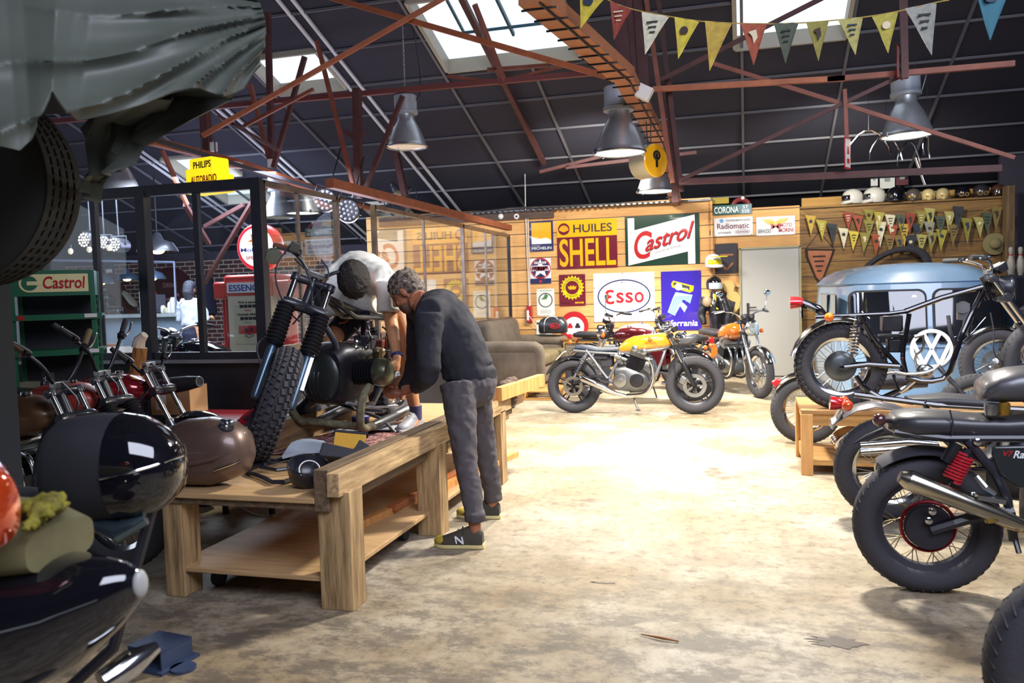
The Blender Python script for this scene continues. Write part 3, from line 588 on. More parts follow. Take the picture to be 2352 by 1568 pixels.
# ---------- helmets ----------
def helmet(loc,r,rz,col,label,style='open',vis='22232a',stripe=None,group='crash helmets on the shelf',sc=(1,1.15,1)):
    t=thing('crash_helmet',label,'helmet',loc,(0,0,rz),group); m=MB()
    a=[(.01,1.0),(.35,.95),(.66,.79),(.88,.53),(.985,.22),(1.0,-.05),(.97,-.32),(.90,-.55),(.86,-.62)]
    m.lathe([(p*r*.95,q*r+r*.66) for p,q in a]+[(p*r*.88,q*r+r*.66) for p,q in reversed(a[2:])],n=28,cap=False); 
    for i,(x,y,z) in enumerate(m.v): m.v[i]=(x*sc[1],y*sc[0],z)
    m.build('shell',col,t,60)
    if style=='full':
        m=MB().tube([(.25*r,.93*r,.25*r),(.85*r,.72*r,.16*r),(1.17*r,.0,.12*r),(.85*r,-.72*r,.16*r),(.25*r,-.93*r,.25*r)],.19*r,10,smooth=1); m.build('chin_bar',col,t,60)
        m=MB().lathe([(.99*r,.38*r),(1.02*r,.62*r),(.97*r,.93*r)],n=28,cap=False)
        m.v=[(x*1.12,y*.97,z) for x,y,z in m.v]; m.f=[f for f in m.f if sum(m.v[i][0] for i in f)/4>.45*r]; m.build('visor',mat('visor_'+vis,vis,.12,coat=1),t,60)
    elif style=='visor':
        m=MB().lathe([(1.0*r,.1*r),(1.04*r,.45*r),(.99*r,.85*r)],n=28,cap=False)
        m.v=[(x*1.12,y*.97,z) for x,y,z in m.v]; m.f=[f for f in m.f if sum(m.v[i][0] for i in f)/4>.4*r]; m.build('visor',mat('visor_'+vis,vis,.12,coat=1),t,60)
    elif style=='goggle':
        m=MB()
        for q in(-.32,.32): m.torus((1.08*r,q*r,.42*r),(1,0,0),.23*r,.05*r,16,6)
        m.tube([(.3*r,.98*r,.55*r),(.95*r,.6*r,.45*r),(1.06*r,.5*r,.42*r)],.05*r,6).tube([(.3*r,-.98*r,.55*r),(.95*r,-.6*r,.45*r),(1.06*r,-.5*r,.42*r)],.05*r,6)
        m.build('goggles',mat('brass','b08a3a',.35,.8),t); MB().ell((.98*r,0,.40*r),(.12*r,.55*r,.26*r)).build('lining',M_MATT,t)
    elif style=='skull':
        MB().ell((.85*r,0,.15*r),(.35*r,.4*r,.3*r)).build('jaw',col,t)
        for q in(-.3,.3): MB().ell((1.0*r,q*r,.5*r),(.14*r,.2*r,.17*r)).build('lens',mat('goggle_glass','c0902a',.15,coat=1),t)
    if stripe:
        m=MB(); m.tube([(.9*r*1.0,.0,1.15*r),(.3*r,0,1.63*r),(-.5*r,0,1.52*r),(-1.0*r,0,1.0*r)],.16*r,8,smooth=2,flat=.3); m.v=[(x,y*1.6,z) for x,y,z in m.v]; m.build('stripe',stripe,t)
    return t
M_HW=mat('helmet_white','dcdad2',.15,coat=1)
hy=YW+.15
for px,py,r,col,st,vis,stripe,rz,l in [
 (1958,472,.145,M_HW,'full','1b1b20',C_RED,PI*1.05,'white full-face helmet with red stripe and dark visor, first from the left on the shelf'),
 (2008,470,.15,M_HW,'full','17171c',None,PI*1.0,'plain white full-face helmet with black visor, second on the shelf'),
 (2058,470,.14,M_GBL,'full','0e0e12',M_HW,-PI*.6,'black and white full-face helmet with hanging chin strap, third on the shelf'),
 (2098,470,.115,mat('helmet_grey','57504a',.3,coat=.5),'skull','1b1b20',M_HW,-PI*.6,'grey and white open helmet with goggles, fourth on the shelf'),
 (2132,469,.105,mat('helmet_cream','cdbb85',.3,coat=.6),'skull','1b1b20',M_BLK,-PI*.5,'cream open helmet with black stripe and amber goggles'),
 (2165,467,.105,mat('helmet_bone','b9a97a',.35,coat=.4),'skull','1b1b20',None,-PI*.5,'plain bone coloured open helmet with goggles'),
 (2210,465,.115,M_GBL,'goggle','1b1b20',None,-PI*.5,'black open helmet with brass goggles on the shelf'),
 (2253,463,.12,mat('helmet_dark','2e2c33',.25,coat=.8),'goggle','1b1b20',None,-PI*.5,'dark grey glossy helmet, second from the right on the shelf'),
 (2292,463,.11,mat('helmet_brown','4a2c22',.4,coat=.3),'visor','2c1b16',None,-PI*.5,'dark brown leather-look helmet at the right end of the shelf')]:
    c=U(px,py,Y=hy); helmet((c.x,hy,2.68),r,rz,col,l,st,vis,stripe)
    for o_ in [o for o in bpy.data.objects if o.type=='EMPTY' and o.name.startswith('crash_helmet')]: pass
def wall_helmet(px,py,r,col,label,st,vis,rz=-PI*.35,stripe=None):
    c=U(px,py,Y=YW-.18); return helmet((c.x,c.y,c.z-.6*r),r,rz,col,label,st,vis,stripe,group='helmets hung beside the door')
t=wall_helmet(1638,603,.135,mat('helmet_pearl','d9dbe0',.2,coat=.8),'white and yellow peaked motocross helmet hanging above a black one','full','d8c81a')
MB().prism([(-.12,.0),(.12,0),(.1,.15),(-.1,.15)],-.006,.006,'yz').xf(Matrix.Rotation(PI/2,4,'Y')).xf(Matrix.Translation((.16,0,.165))).build('peak',mat('peak_yellow','d7cb1c',.3),t)
t=wall_helmet(1640,654,.13,M_GBL,'glossy black helmet with clear visor hanging under the yellow peaked helmet','visor','aab4c0')
c=U(1640,685,Y=YW-.30); t=thing('leather_jacket','black leather riding jacket with yellow tabs hanging below the black helmet','jacket',c)
m=MB().tube([(0,0,.12),(0,0,-.1),(.02,0,-.5),(.03,0,-.9)],[.09,.17,.15,.13],14,flat=.55).tube([(-.13,0,.02),(-.2,-.02,-.25),(-.16,-.06,-.42)],[.08,.065,.05],10).tube([(.13,0,.0),(.22,-.02,-.25),(.17,-.05,-.5)],[.08,.065,.05],10)
blob(m.build('jacket_body',mat('leather_black','1b1a20',.35,coat=.3),t),.02,4,.03,.12); MB().box((.02,-.12,0),(.03,.02,.14)).box((-.02,-.14,-.12),(.2,.015,.02),(0,.5,0)).build('yellow_tab',C_LY,t)
MB().ell((-.1,-.13,-.05),(.075,.05,.085)).build('face_mask',mat('tan_mask','8a7660',.6),t)
# round yellow hanging sign, small red signs on truss
c=U(1488,372,D=8.6); t=thing('hanging_sign','round yellow double sided advertising drum hanging between two lit lamps','sign',c,(0,0,math.radians(-38)))
MB().lathe([(.17,-.11),(.17,.11)],axis=(1,0,0),n=36).build('drum',mat('drum_cream','b3a88c',.5),t); MB().lathe([(.172,.112),(.16,.122),(.02,.124)],axis=(1,0,0),n=36).build('face',C_YEL,t)
MB().box((.128,0,.0),(.004,.03,.14)).torus((.128,0,.05),(1,0,0),.04,.012,16,6).build('emblem',C_BLK,t); MB().tube([(0,0,.17),(-.02,0,.55)],.006,6).tube([(0,.05,.17),(0,.05,.5)],.006,6).build('chain',M_ALU,t)
for i,(x0,y0,x1,y1,l) in enumerate([(1941,316,1952,388,'narrow red and white enamel plate hanging low on the truss brace'),(2060,105,2073,182,'narrow red and white enamel plate beside the chain of the right lamp')]):
    a=U((x0+x1)/2,(y0+y1)/2,Y=8.5); b=U((x0+x1)/2,y0,Y=8.5); t=thing('enamel_plate',l,'sign',a,(0,0,math.radians(62)))
    hh=(b.z-a.z); MB().box((0,0,0),(.14,.006,2*hh)).build('plate',C_RED,t,bev=.001); MB().box((0,-.004,0),(.11,.004,2*hh-.03)).build('face',mat('plate_white','cfc4c4',.4),t); MB().box((0,-.007,hh*.2),(.05,.002,hh*.5)).box((0,-.007,-hh*.5),(.05,.002,hh*.3)).build('print',C_RED,t)
# ---------- bunting ----------
PCOL=[mat('pennant_%d'%i,c,.7,var=.25,vscale=18) for i,c in enumerate(['c9b53a','8e3a2a','cfc9ae','b89a3c','a8a05c','9c4a2e','4a5240','8a8238','7c6a3a','a59a3a','8f8f86','2c3038'])]
PR=[mat('pennant_print_%d'%i,c,.7) for i,c in enumerate(['25324a','d7c9a8','1f2a24','3a2a22'])]
def pennant(A,B,drop,mi,label,group,pi=0,swing=0,kind=0):
    A,B=Vector(A),Vector(B); t=thing('pennant',label,'pennant',A,(0,0,0),group)
    v=B-A; apex=v*.5+Vector((swing,.0,-drop)); n=Vector((0,-1,0))
    G=[]
    for i in range(6):
        f=i/5; l=apex*f; r=v.lerp(apex,f); G.append([tuple(l.lerp(r,k/4)+n*(.012*math.sin(3*k+f*5)*(1-f))) for k in range(5)])
    MB().sheet(G,.004).build('cloth',PCOL[mi%12],t,smooth=60)
    c=v*.5+Vector((swing*.3,-.014,-drop*.3)); s=v.length
    m=MB()
    if kind==0: m.prism(circ(c.x,c.z,s*.16,14),c.y-.003,c.y)
    elif kind==1: 
        for k in range(3): m.prism(rect(c.x-s*.2+s*.05*k,c.x+s*.2-s*.05*k,c.z+drop*.08-drop*.13*k,c.z+drop*.12-drop*.13*k),c.y-.003,c.y)
    elif kind==2: m.prism([(c.x-s*.2,c.z+drop*.1),(c.x+s*.1,c.z+drop*.14),(c.x+s*.15,c.z-drop*.05),(c.x,c.z-drop*.2),(c.x-s*.05,c.z-drop*.02)],c.y-.003,c.y)
    if m.v: m.build('print',PR[pi%4],t,smooth=0)
    return t
def garland(P,Yd,drop,wd,label,group,cols,cord,r=.004):
    "pennants hanging from one cord; P are cord points"
    pts=[U(x,y,Y=Yd) for x,y in P]; tag(MB().tube(pts,r,5,smooth=2).build('bunting_cord',mat('cord','a8924a',.8)),cord,'cord')
B1=[(1331,-45,1388,-3,1334,65,0,0),(1401,2,1450,22,1410,92,1,1),(1474,28,1537,38,1482,125,2,1),(1549,39,1606,49,1558,135,0,0),(1619,48,1681,53,1630,163,3,3),(1701,54,1761,55,1731,150,5,2),(1777,54,1834,52,1804,146,6,1),(1852,53,1903,49,1880,140,7,2),(1924,45,1982,39,1965,126,4,1),(2003,39,2063,26,2040,122,9,0),(2078,20,2151,5,2140,127,10,1)]
for i,(x0,y0,x1,y1,ax,ay,mi,kd) in enumerate(B1):
    D_=5.6; A=U(x0,y0,Y=D_); B=U(x1,y1,Y=D_); ap=U(ax,ay,Y=D_); v=(B-A)
    nm=['bright yellow','dark red','off-white','yellow','plain straw','orange-red','grey-green','olive','dull khaki','mustard with round print','pale grey wrinkled'][i]
    pennant(A,B,(A+v*.5).z-ap.z,mi,nm+' pennant hanging in the near bunting string, '+['at its left end','second from left','third from left','fourth from left','fifth and longest','sixth from left','seventh from left','eighth from left','ninth from left','tenth from left','at its right end'][i],'near bunting pennants',i,ap.x-(A+v*.5).x,kd)
garland([(1280,-60),(1331,-45),(1392,0),(1450,22),(1537,38),(1612,50),(1690,54),(1770,55),(1845,53),(1915,47),(1992,39),(2070,25),(2151,5),(2180,0)],5.6,0,0,0,0,0,'thin cord carrying the near bunting across the roof')
A=U(2225,-60,Y=4.2);B=U(2325,-40,Y=4.2); PCOL.append(mat('pennant_teal','1c5a6a',.7)); tt=pennant(A,B,.27,0,'dark teal pennant in the top right corner','near bunting pennants'); tt.children[0].data.materials[0]=PCOL[-1]
wallrows=[([(1855,493),(1900,520),(1945,532),(1990,545),(2030,548),(2070,545),(2120,540),(2165,528),(2210,512),(2260,500),(2300,490)],[(1857,.26),(1874,.2),(1899,0),(1926,0),(1949,0),(1975,0),(2001,0),(2032,0),(2055,0)]),]
W1=[(1850,494,24),(1874,505,24),(1899,513,28),(1925,523,26),(1949,530,24),(1974,534,24),(2000,538,26),(2030,540,24),(2052,541,24),(2078,540,26),(2104,537,25),(2128,532,26),(2150,526,26),
    (1935,486,21),(1957,494,20),(1982,480,22),(1983,505,24),(2007,486,24),(2011,508,36),(2032,492,22),(2055,492,24),(2036,515,22),(2064,513,30),(2078,489,26),(2094,513,22),(2103,484,24),(2122,477,34),(2121,508,28),(2146,495,24),(2168,485,24),(2188,473,36),(2177,515,26),(2207,500,34),(2235,498,24),(2253,487,28),(2275,474,30)]
adj=['straw','olive','dark grey','cream','yellow','khaki','rust','brown']
for i,(x,y,dr) in enumerate(W1):
    Yd=YW-.05 if x>1838 else YW-.05; A=U(x,y,Y=Yd); B=A+Vector((.155,0,-.02)); mi=[3,9,11,2,0,7,5,8,8,11,4,7,9,1,5,7,7,9,2,2,6,5,3,1,11,7,4,10,6,4,11,8,7,4,6,8][i]
    pennant(A,B,dr*7.6/1000+.12,mi,'small printed pennant of the bunting swags pinned to the darker planks','pennants on the wall',i,0.02*math.sin(i),i%3)
for P,l in(([(1838,485),(1855,495),(1900,513),(1950,531),(2010,540),(2090,541),(2160,527),(2215,506),(2290,470)],'lower cord of the wall bunting'),([(1930,480),(1990,492),(2060,496),(2120,486),(2190,474)],'upper cord of the wall bunting')): garland(P,YW-.03,0,0,0,0,0,l,.004)
# ================= motorcycle parts (x forward, y left, z up) =================
def V(*a): return Vector(a)
def tyre(root,c,R,w,knob=None,name='tyre',mt=None,steer=0,label=None):
    m=MB(); c=V(*c); n=56 if R>.25 else 40; rr=[]
    prof=[(R-.105,-.34*w),(R-.085,-.47*w),(R-.05,-.5*w),(R-.02,-.40*w),(R-.004,-.2*w),(R,0),(R-.004,.2*w),(R-.02,.40*w),(R-.05,.5*w),(R-.085,.47*w),(R-.105,.34*w)]
    for i in range(n):
        a=2*PI*i/n; d=V(math.cos(a),0,math.sin(a)); rr.append([c+d*r+V(0,y,0) for r,y in prof])
    m.rings(rr,close=True)
    if knob:
        N,rows,kh,kw,kl=knob
        for i in range(N):
            for j,b in enumerate(rows):
                a=2*PI*(i+(.5 if j%2 else 0))/N; th=b*1.15; rad=R-.055+ .055*math.cos(th)+kh*.3; yy=.5*w*math.sin(th)
                d=V(math.cos(a),0,math.sin(a)); tdir=V(-math.sin(a),0,math.cos(a)); nrm=(d*math.cos(th)+V(0,math.sin(th),0)); side=nrm.cross(tdir)
                sk=.35*(1 if b>0 else -1 if b<0 else (1 if i%2 else -1)); t2=(tdir+side*sk).normalized(); s2=nrm.cross(t2)
                P=c+d*rad+V(0,yy,0); vs=[P+nrm*(kh*k)+t2*(kl*.5*p*(1-.1*k))+s2*(kw*.5*q*(1-.1*k)) for p in(-1,1) for q in(-1,1) for k in(0,1)]
                m._add(vs,[(0,1,3,2),(4,6,7,5),(0,4,5,1),(2,3,7,6),(0,2,6,4),(1,5,7,3)])
    else:
        for i in range(48):
            a=2*PI*i/48; d=V(math.cos(a),0,math.sin(a)); tdir=V(-math.sin(a),0,math.cos(a))
            for q in(-1,1):
                p=c+d*(R-.001)+V(0,q*.1*w,0); e=c+(d*math.cos(.0)+tdir*.07).normalized()*(R-.016)+V(0,q*.40*w,0); m.beam(p,e,.004,.006)
    return m.build(name,mt or M_RUB,root,50,label=label)
def rim(ty,c,R,w,kind='spoke',col=None,hub=.05,spokes=36,hcol=None,disc=0,dside=-1,drum=0,scol=None):
    c=V(*c); col=col or M_CHR; m=MB(); rr=[]; n=56
    prof=[(R-.10,-.36*w),(R-.088,-.38*w),(R-.092,-.30*w),(R-.122,-.18*w),(R-.125,0),(R-.122,.18*w),(R-.092,.30*w),(R-.088,.38*w),(R-.10,.36*w),(R-.13,.2*w),(R-.135,0),(R-.13,-.2*w)]
    for i in range(n):
        a=2*PI*i/n; d=V(math.cos(a),0,math.sin(a)); rr.append([c+d*r+V(0,y,0) for r,y in prof])
    m.rings(rr,close=True).build('rim',col,ty,40)
    hcol=hcol or M_ALU; Y_=V(0,1,0)
    if kind=='spoke':
        m=MB()
        for i in range(spokes):
            a=2*PI*i/spokes; s=1 if i%2 else -1; off=.42*(1 if (i//2)%2 else -1)
            m.tube([c+V(math.cos(a+off)*hub,s*.035,math.sin(a+off)*hub),c+V(math.cos(a)*(R-.128),s*.008,math.sin(a)*(R-.128))],.0022,5)
        m.build('spokes',scol or M_ALU,ty)
        h=MB().lathe([(.0,-.07),(.022,-.07),(.025,-.045),(hub,-.04),(hub,-.03),(hub*.6,-.02),(hub*.6,.02),(hub,.03),(hub,.04),(.025,.045),(.022,.07),(0,.07)],c,Y_,24)
        if drum: h.lathe([(0,-.06),(drum*.55,-.058),(drum*.8,-.05),(drum,-.03),(drum,.03),(drum*.8,.05),(0,.055)],c,Y_,32)
        h.build('hub',hcol,ty)
    else:
        m=MB()
        for i in range(5):
            for s in(-.16,.16):
                a=2*PI*i/5+.3; m.beam(c+V(math.cos(a+s*1.6)*.05,0,math.sin(a+s*1.6)*.05),c+V(math.cos(a+s)*(R-.125),0,math.sin(a+s)*(R-.125)),.018,.02)
            m.beam(c+V(math.cos(a)*.06,0,math.sin(a)*.06),c+V(math.cos(a)*(R-.13),0,math.sin(a)*(R-.13)),.05,.004)
        m.lathe([(0,-.05),(.05,-.05),(.06,-.03),(.06,.03),(.05,.05),(0,.05)],c,Y_,24); m.build('mag_spokes',hcol,ty,30)
    if disc:
        for s in ([dside] if abs(dside)==1 else[-1,1]):
            d=MB(); rr=[]
            for i in range(40):
                a=2*PI*i/40; rr.append([c+V(math.cos(a)*r,y,math.sin(a)*r) for r,y in((disc,s*.062),(disc,s*.068),(disc*.68,s*.068),(disc*.68,s*.062))])
            d.rings(rr,close=True)
            for i in range(5): a=2*PI*i/5; d.beam(c+V(math.cos(a)*.03,s*.062,math.sin(a)*.03),c+V(math.cos(a)*disc*.7,s*.065,math.sin(a)*disc*.7),.006,.02)
            d.build('brake_disc',M_ALU,ty,40)
def loft(st,n=20,e=.75):
    "stations: (x, z_low, z_top, half_width[, exponent])"
    R=[]
    for q in st:
        x,zl,zt,hw=q[:4]; ee=q[4] if len(q)>4 else e; zc=(zl+zt)/2; hh=(zt-zl)/2
        R.append([V(x,hw*math.copysign(abs(math.cos(a))**ee,math.cos(a)),zc+hh*math.copysign(abs(math.sin(a))**ee,math.sin(a))) for a in [2*PI*k/n for k in range(n)]])
    return MB().rings(R)
def fork(root,top,ax,hw,kind='plain',col=None,slid=None,gcol=None,lab=None):
    "two fork legs from the top yoke down to the axle"
    T=V(*top); A=V(*ax); col=col or M_CHR; slid=slid or M_ALU
    for s in(-1,1):
        o=V(0,s*hw,0); f=MB().tube([T+o,T.lerp(A,.6)+o],.019,14); L=f.build('fork_leg',col,root)
        MB().tube([T.lerp(A,.52)+o,T.lerp(A,.54)+o,T.lerp(A,.97)+o,A+o],[.026,.029,.027,.02],14).build('slider',slid,L)
        if kind=='gaiter':
            g=MB(); a,b=.24,.58; N=11; pts=[];rs=[]
            for k in range(N*4+1):
                pts.append(T.lerp(A,a+(b-a)*k/(N*4))+o); rs.append((.045+.011*math.sin(k*PI/2+1))*(1+.12*k/(N*4)))
            g.tube(pts,rs,18).build('gaiter',gcol or mat('gaiter_rubber','1c1c22',.5,coat=.2),L,70)
    y=MB(); d=(A-T).normalized()
    for f_,h in((0,.022),(.22,.03)):
        P=T.lerp(A,f_); y.tube([P+V(0,-hw-.03,0),P+V(0,-hw,0),P+V(-.03,0,0),P+V(0,hw,0),P+V(0,hw+.03,0)],[h,h*1.3,h*1.1,h*1.3,h],10)
        for s in(-1,1): y.lathe([(.03,-.02),(.032,0),(.03,.02)],P+V(0,s*hw,0),d,14)
    y.tube([T+V(-.045,0,.02),T.lerp(A,.24)+V(-.045,0,0)],.028,12); y.build('fork_yokes',M_BLK,root)
def bars(root,c,pts,grip='2b2b30',bcol=None,mirror=None,lever=1,gauges=0,r=.011):
    "pts: half of the handlebar from the clamp outwards on the left (y>0), mirrored"
    c=V(*c); P=[V(*p) for p in pts]; full=[c+V(p.x,-p.y,p.z) for p in reversed(P)]+[c+p for p in P]
    h=MB().tube(full,r,10,smooth=2).build('handlebar',bcol or M_CHR,root)
    for s in(-1,1):
        e=c+V(P[-1].x,s*P[-1].y,P[-1].z); q=c+V(P[-2].x,s*P[-2].y,P[-2].z); d=(e-q).normalized()
        MB().tube([e+d*.01,e-d*.02,e-d*.11,e-d*.12],[.016,.019,.017,.02],12).build('grip',mat('grip_'+grip,grip,.7),h)
        MB().box(e-d*.145,(.035,.03,.04)).cyl(e-d*.135,e-d*.165,.02).build('switch_gear',M_DST,h)
        if lever:
            k=e-d*.15; MB().tube([k,k+V(.035,0,0),k+V(.055,0,-.005)+d*.05,k+V(.05,0,-.01)+d*.14],[.008,.009,.007,.006],8,smooth=1).ell(k+V(.05,0,-.01)+d*.145,(.009,.009,.009),n=8,m=6).build('lever',M_ALU,h)
        if mirror and (mirror==2 or s==(1 if mirror==1 else -1)):
            k=e-d*.16; t=k+V(-.02,s*.06,.2); MB().tube([k,k.lerp(t,.5)+V(.02,0,0),t],.005,8,smooth=1).build('mirror_stem',M_CHR,h)
            MB().ell(t+V(0,0,.03),(.014,.055,.04),n=20).build('mirror',M_CHR,h)
    MB().box(c,(.04,.11,.035)).build('clamp',M_ALU,root,bev=.004)
    for i in range(gauges):
        y=(i-(gauges-1)/2)*.1; g=MB().lathe([(.0,-.04),(.035,-.035),(.045,0),(.046,.02),(.04,.024)],c+V(.07,y,.03),(-.5,0,.85),22); g.build('gauge',M_BLK,root)
        MB().lathe([(.039,.025),(.0,.027)],c+V(.07,y,.03),(-.5,0,.85),20).build('gauge_face',mat('dial','c9c9c4',.4),root)
    return h
def headlight(root,c,r,d=(1,0,-.05),bucket=None,lens=True):
    h=MB().lathe([(.02,-r*1.3),(r*.55,-r*1.2),(r*.85,-r*.7),(r*.98,-r*.1),(r,0),(r*1.04,.0),(r*1.05,.02),(r*.96,.03)],c,d,32).build('headlight',bucket or M_CHR,root,50)
    MB().lathe([(r*.96,.02),(r*.7,.035),(.0,.045)],c,d,32).build('lens',mat('headlight_lens','cfd2cc',.08,coat=1,metal=.6),h)
    MB().torus(V(*c)+V(*d).normalized()*.022,d,r*1.0,r*.05,32,8).build('lens_rim',M_CHR,h)
def shock(root,a,b,r=.035,spring=None,body=None,name='shock_absorber'):
    a,b=V(*a),V(*b); s=MB().tube([a,a.lerp(b,.12),a.lerp(b,.13),a.lerp(b,.4),a.lerp(b,.41),b],[.016,.016,.024,.024,.012,.012],12).build(name,body or M_DST,root)
    x,y,d=basis(b-a); L=(b-a).length; m=MB(); N=9*14; pts=[a+d*(L*(.14+.68*k/N))+(x*math.cos(2*PI*k/14)+y*math.sin(2*PI*k/14))*r for k in range(N+1)]
    m.tube(pts,.006,7).build('spring',spring or M_CHR,s)
    return s
def fender(root,c,R,w,a0,a1,m,name='mudguard'):
    c=V(*c); n=18; G=[]
    for i in range(n+1):
        a=a0+(a1-a0)*i/n; d=V(math.cos(a),0,math.sin(a)); G.append([tuple(c+d*(R-.03*(q*q))+V(0,q*w/2,0)) for q in(-1,-.8,-.45,0,.45,.8,1)])
    return MB().sheet(G,.004).build(name,m,root,60)
def four_engine(root,c,s=1.0,col=None,cover=None,side=-1,headers=True,pipe=None,muf=None,tail=None):
    c=V(*c); A=col or M_DST; e=MB(); 
    st=[(-.20,-.08,.10,.13),(-.17,-.13,.15,.19),(-.05,-.15,.17,.21),(.08,-.15,.12,.21),(.17,-.13,.06,.18),(.22,-.08,.0,.13)]
    e=loft([(x*s,a*s,b*s,w*s,.4) for x,a,b,w in st]); e.v=[tuple(V(*p)+c) for p in e.v]; E=e.build('engine',A,root,40)
    up=V(.35,0,.94).normalized(); f=V(.94,0,-.35); b0=c+V(.03,0,.12)*s
    m=MB()
    for k in range(9):
        P=b0+up*(.012+.016*k)*s; q=[P+f*i*.085*s+V(0,j*.20*s,0)+up*l*.003 for i in(-1,1) for j in(-1,1) for l in(-1,1)]
        m._add(q,[(0,1,3,2),(4,6,7,5),(0,4,5,1),(2,3,7,6),(0,2,6,4),(1,5,7,3)])
    q=[b0+up*l*s+f*i*.06*s+V(0,j*.17*s,0) for i in(-1,1) for j in(-1,1) for l in(0,.16)]; m._add(q,[(0,1,3,2),(4,6,7,5),(0,4,5,1),(2,3,7,6),(0,2,6,4),(1,5,7,3)])
    m.build('cylinder_block',M_DST,E,0)
    m=MB()
    for k in range(4):
        P=b0+up*(.16+.014*k)*s; q=[P+f*i*.09*s+V(0,j*.21*s,0)+up*l*.004 for i in(-1,1) for j in(-1,1) for l in(-1,1)]; m._add(q,[(0,1,3,2),(4,6,7,5),(0,4,5,1),(2,3,7,6),(0,2,6,4),(1,5,7,3)])
    for i in(-1,1): m.tube([b0+up*.235*s+f*i*.055*s+V(0,-.2*s,0),b0+up*.235*s+f*i*.055*s+V(0,.2*s,0)],.036*s,14)
    for i in(-1,1):
        for j in(-1,1): m.lathe([(.034*s,0),(.034*s,.02*s),(.015*s,.026*s)],b0+up*.235*s+f*i*.055*s+V(0,j*.19*s,0),(0,j,0),14)
    m.box(b0+up*.21*s,(.13*s,.36*s,.05*s),(0,-.36,0)); m.build('cylinder_head',M_ALU,E,30)
    for x,z,r,mm in((-.115,-.01,.085,cover or M_ALU),(.075,-.01,.08,M_DST)):
        for j in(-1,1):
            g=MB().lathe([(r*s,0),(r*s,.022*s),(r*.9*s,.035*s),(r*.35*s,.04*s),(r*.3*s,.046*s),(0,.047*s)],c+V(x*s,j*.185*s,z*s),(0,j,0),30).build('engine_cover',mm,E)
    m=MB()
    for j in(-.15,-.05,.05,.15):
        P=b0+V(-.11*s,j*s,.12*s); m.tube([P+f*.04*s,P-f*.02*s,P-f*.03*s,P-f*.10*s],[.02*s,.02*s,.03*s,.032*s],12).lathe([(.028*s,-.03*s),(.028*s,.03*s),(.012*s,.05*s)],P-f*.045*s+V(0,0,.01),(0,0,1),12).box(P-f*.045*s-V(0,0,.045*s),(.045*s,.045*s,.04*s))
    m.build('carburettors',M_ALU,E)
    if headers:
        for j in(-.15,-.05,.05,.15):
            P=b0+up*.17*s+f*.085*s+V(0,j*s,0); yy=(-.1 if j<0 else .1)*s+j*s*.25
            MB().tube([P,P+f*.06*s,c+V(.27*s,j*s*.9,.08*s),c+V(.23*s,yy,-.10*s),c+V(.15*s,yy,-.18*s),c+V(-.05*s,yy,-.19*s)],.019*s,12,smooth=2).build('exhaust_header',pipe or M_CHR,root)
    return E
def cyl_fins(m,a,d,r,L,n,up=V(0,0,1)):
    for k in range(n):
        P=a+d*(L*(k+.5)/n); m.lathe([(r*.6,-L/n*.2),(r,-L/n*.15),(r,L/n*.15),(r*.6,L/n*.2)],P,d,20)
    m.cyl(a,a+d*L,r*.66,n=16); return m
def boxer(root,c,s=1,col=None):
    c=V(*c); E=loft([(-.25,-.1,.1,.10,.6),(-.22,-.14,.2,.14,.5),(0,-.15,.24,.16,.45),(.16,-.15,.24,.16,.45),(.22,-.12,.2,.13,.6)]); E.v=[tuple(V(*p)*s+c) for p in E.v]; E=E.build('engine',col or M_DST,root,40)
    m=MB().ell(c+V(.20,0,.03)*s,(.05*s,.135*s,.17*s)); m.build('front_cover',mat('engine_grey_green','3f433f',.35,.7),E)
    for k in(-.06,-.03,0,.03,.06): MB().torus(c+V(.235,k,.03)*s,(0,1,0),.13*s,.004,24,5,arc=.4,start=-.4).build('cover_rib',M_DST,E)
    for j in(-1,1):
        m=cyl_fins(MB(),c+V(.05,j*.13,.06)*s,V(0,j,.06).normalized(),.085*s,.17*s,9); m.build('cylinder',M_DST,E,30)
        m=MB(); 
        m.lathe([(.088*s,0),(.092*s,.02*s),(.09*s,.05*s),(.075*s,.085*s),(.04*s,.105*s),(0,.11*s)],c+V(.05,j*.30,.07)*s,(0,j,.06),28).build('valve_cover',mat('valve_cover_alloy','6a6c58',.3,.8,var=.2),E)
        m=MB(); 
        for q in(-.05,-.025,0,.025,.05): m.tube([c+V(.05+q,j*.335,.07+math.sqrt(.0075-q*q))*s,c+V(.05+q,j*.408,.07)*s,c+V(.05+q,j*.335,.07-math.sqrt(.0075-q*q))*s],.004,5,smooth=1)
        m.build('cover_fin',M_DST,E)
        m=MB().tube([c+V(-.10,j*.16,.12)*s,c+V(-.12,j*.2,.16)*s,c+V(-.2,j*.19,.17)*s],[.02,.03,.035],12).lathe([(.03*s,-.05*s),(.033*s,.03*s),(.036*s,.035*s),(.034*s,.05*s),(.01*s,.062*s)],c+V(-.10,j*.22,.15)*s,(0,0,1),16); m.build('carburettor',mat('brassy_alloy','9a8c6a',.3,.9),E)
    return E
def muffler(root,a,b,r0,r1,m,name='silencer'):
    a,b=V(*a),V(*b); M_=MB().tube([a,a.lerp(b,.03),a.lerp(b,.28),a.lerp(b,.93),a.lerp(b,.94),b],[r0*.9,r0,r1*.8,r1,r1*.95,r1*.55],20)
    return M_.build(name,m,root,40)
def indicator(root,c,m=None,d=(1,0,0),r=.03):
    i=MB().ell(c,(r,r,r)).build('indicator',m or M_ORG,root); return i
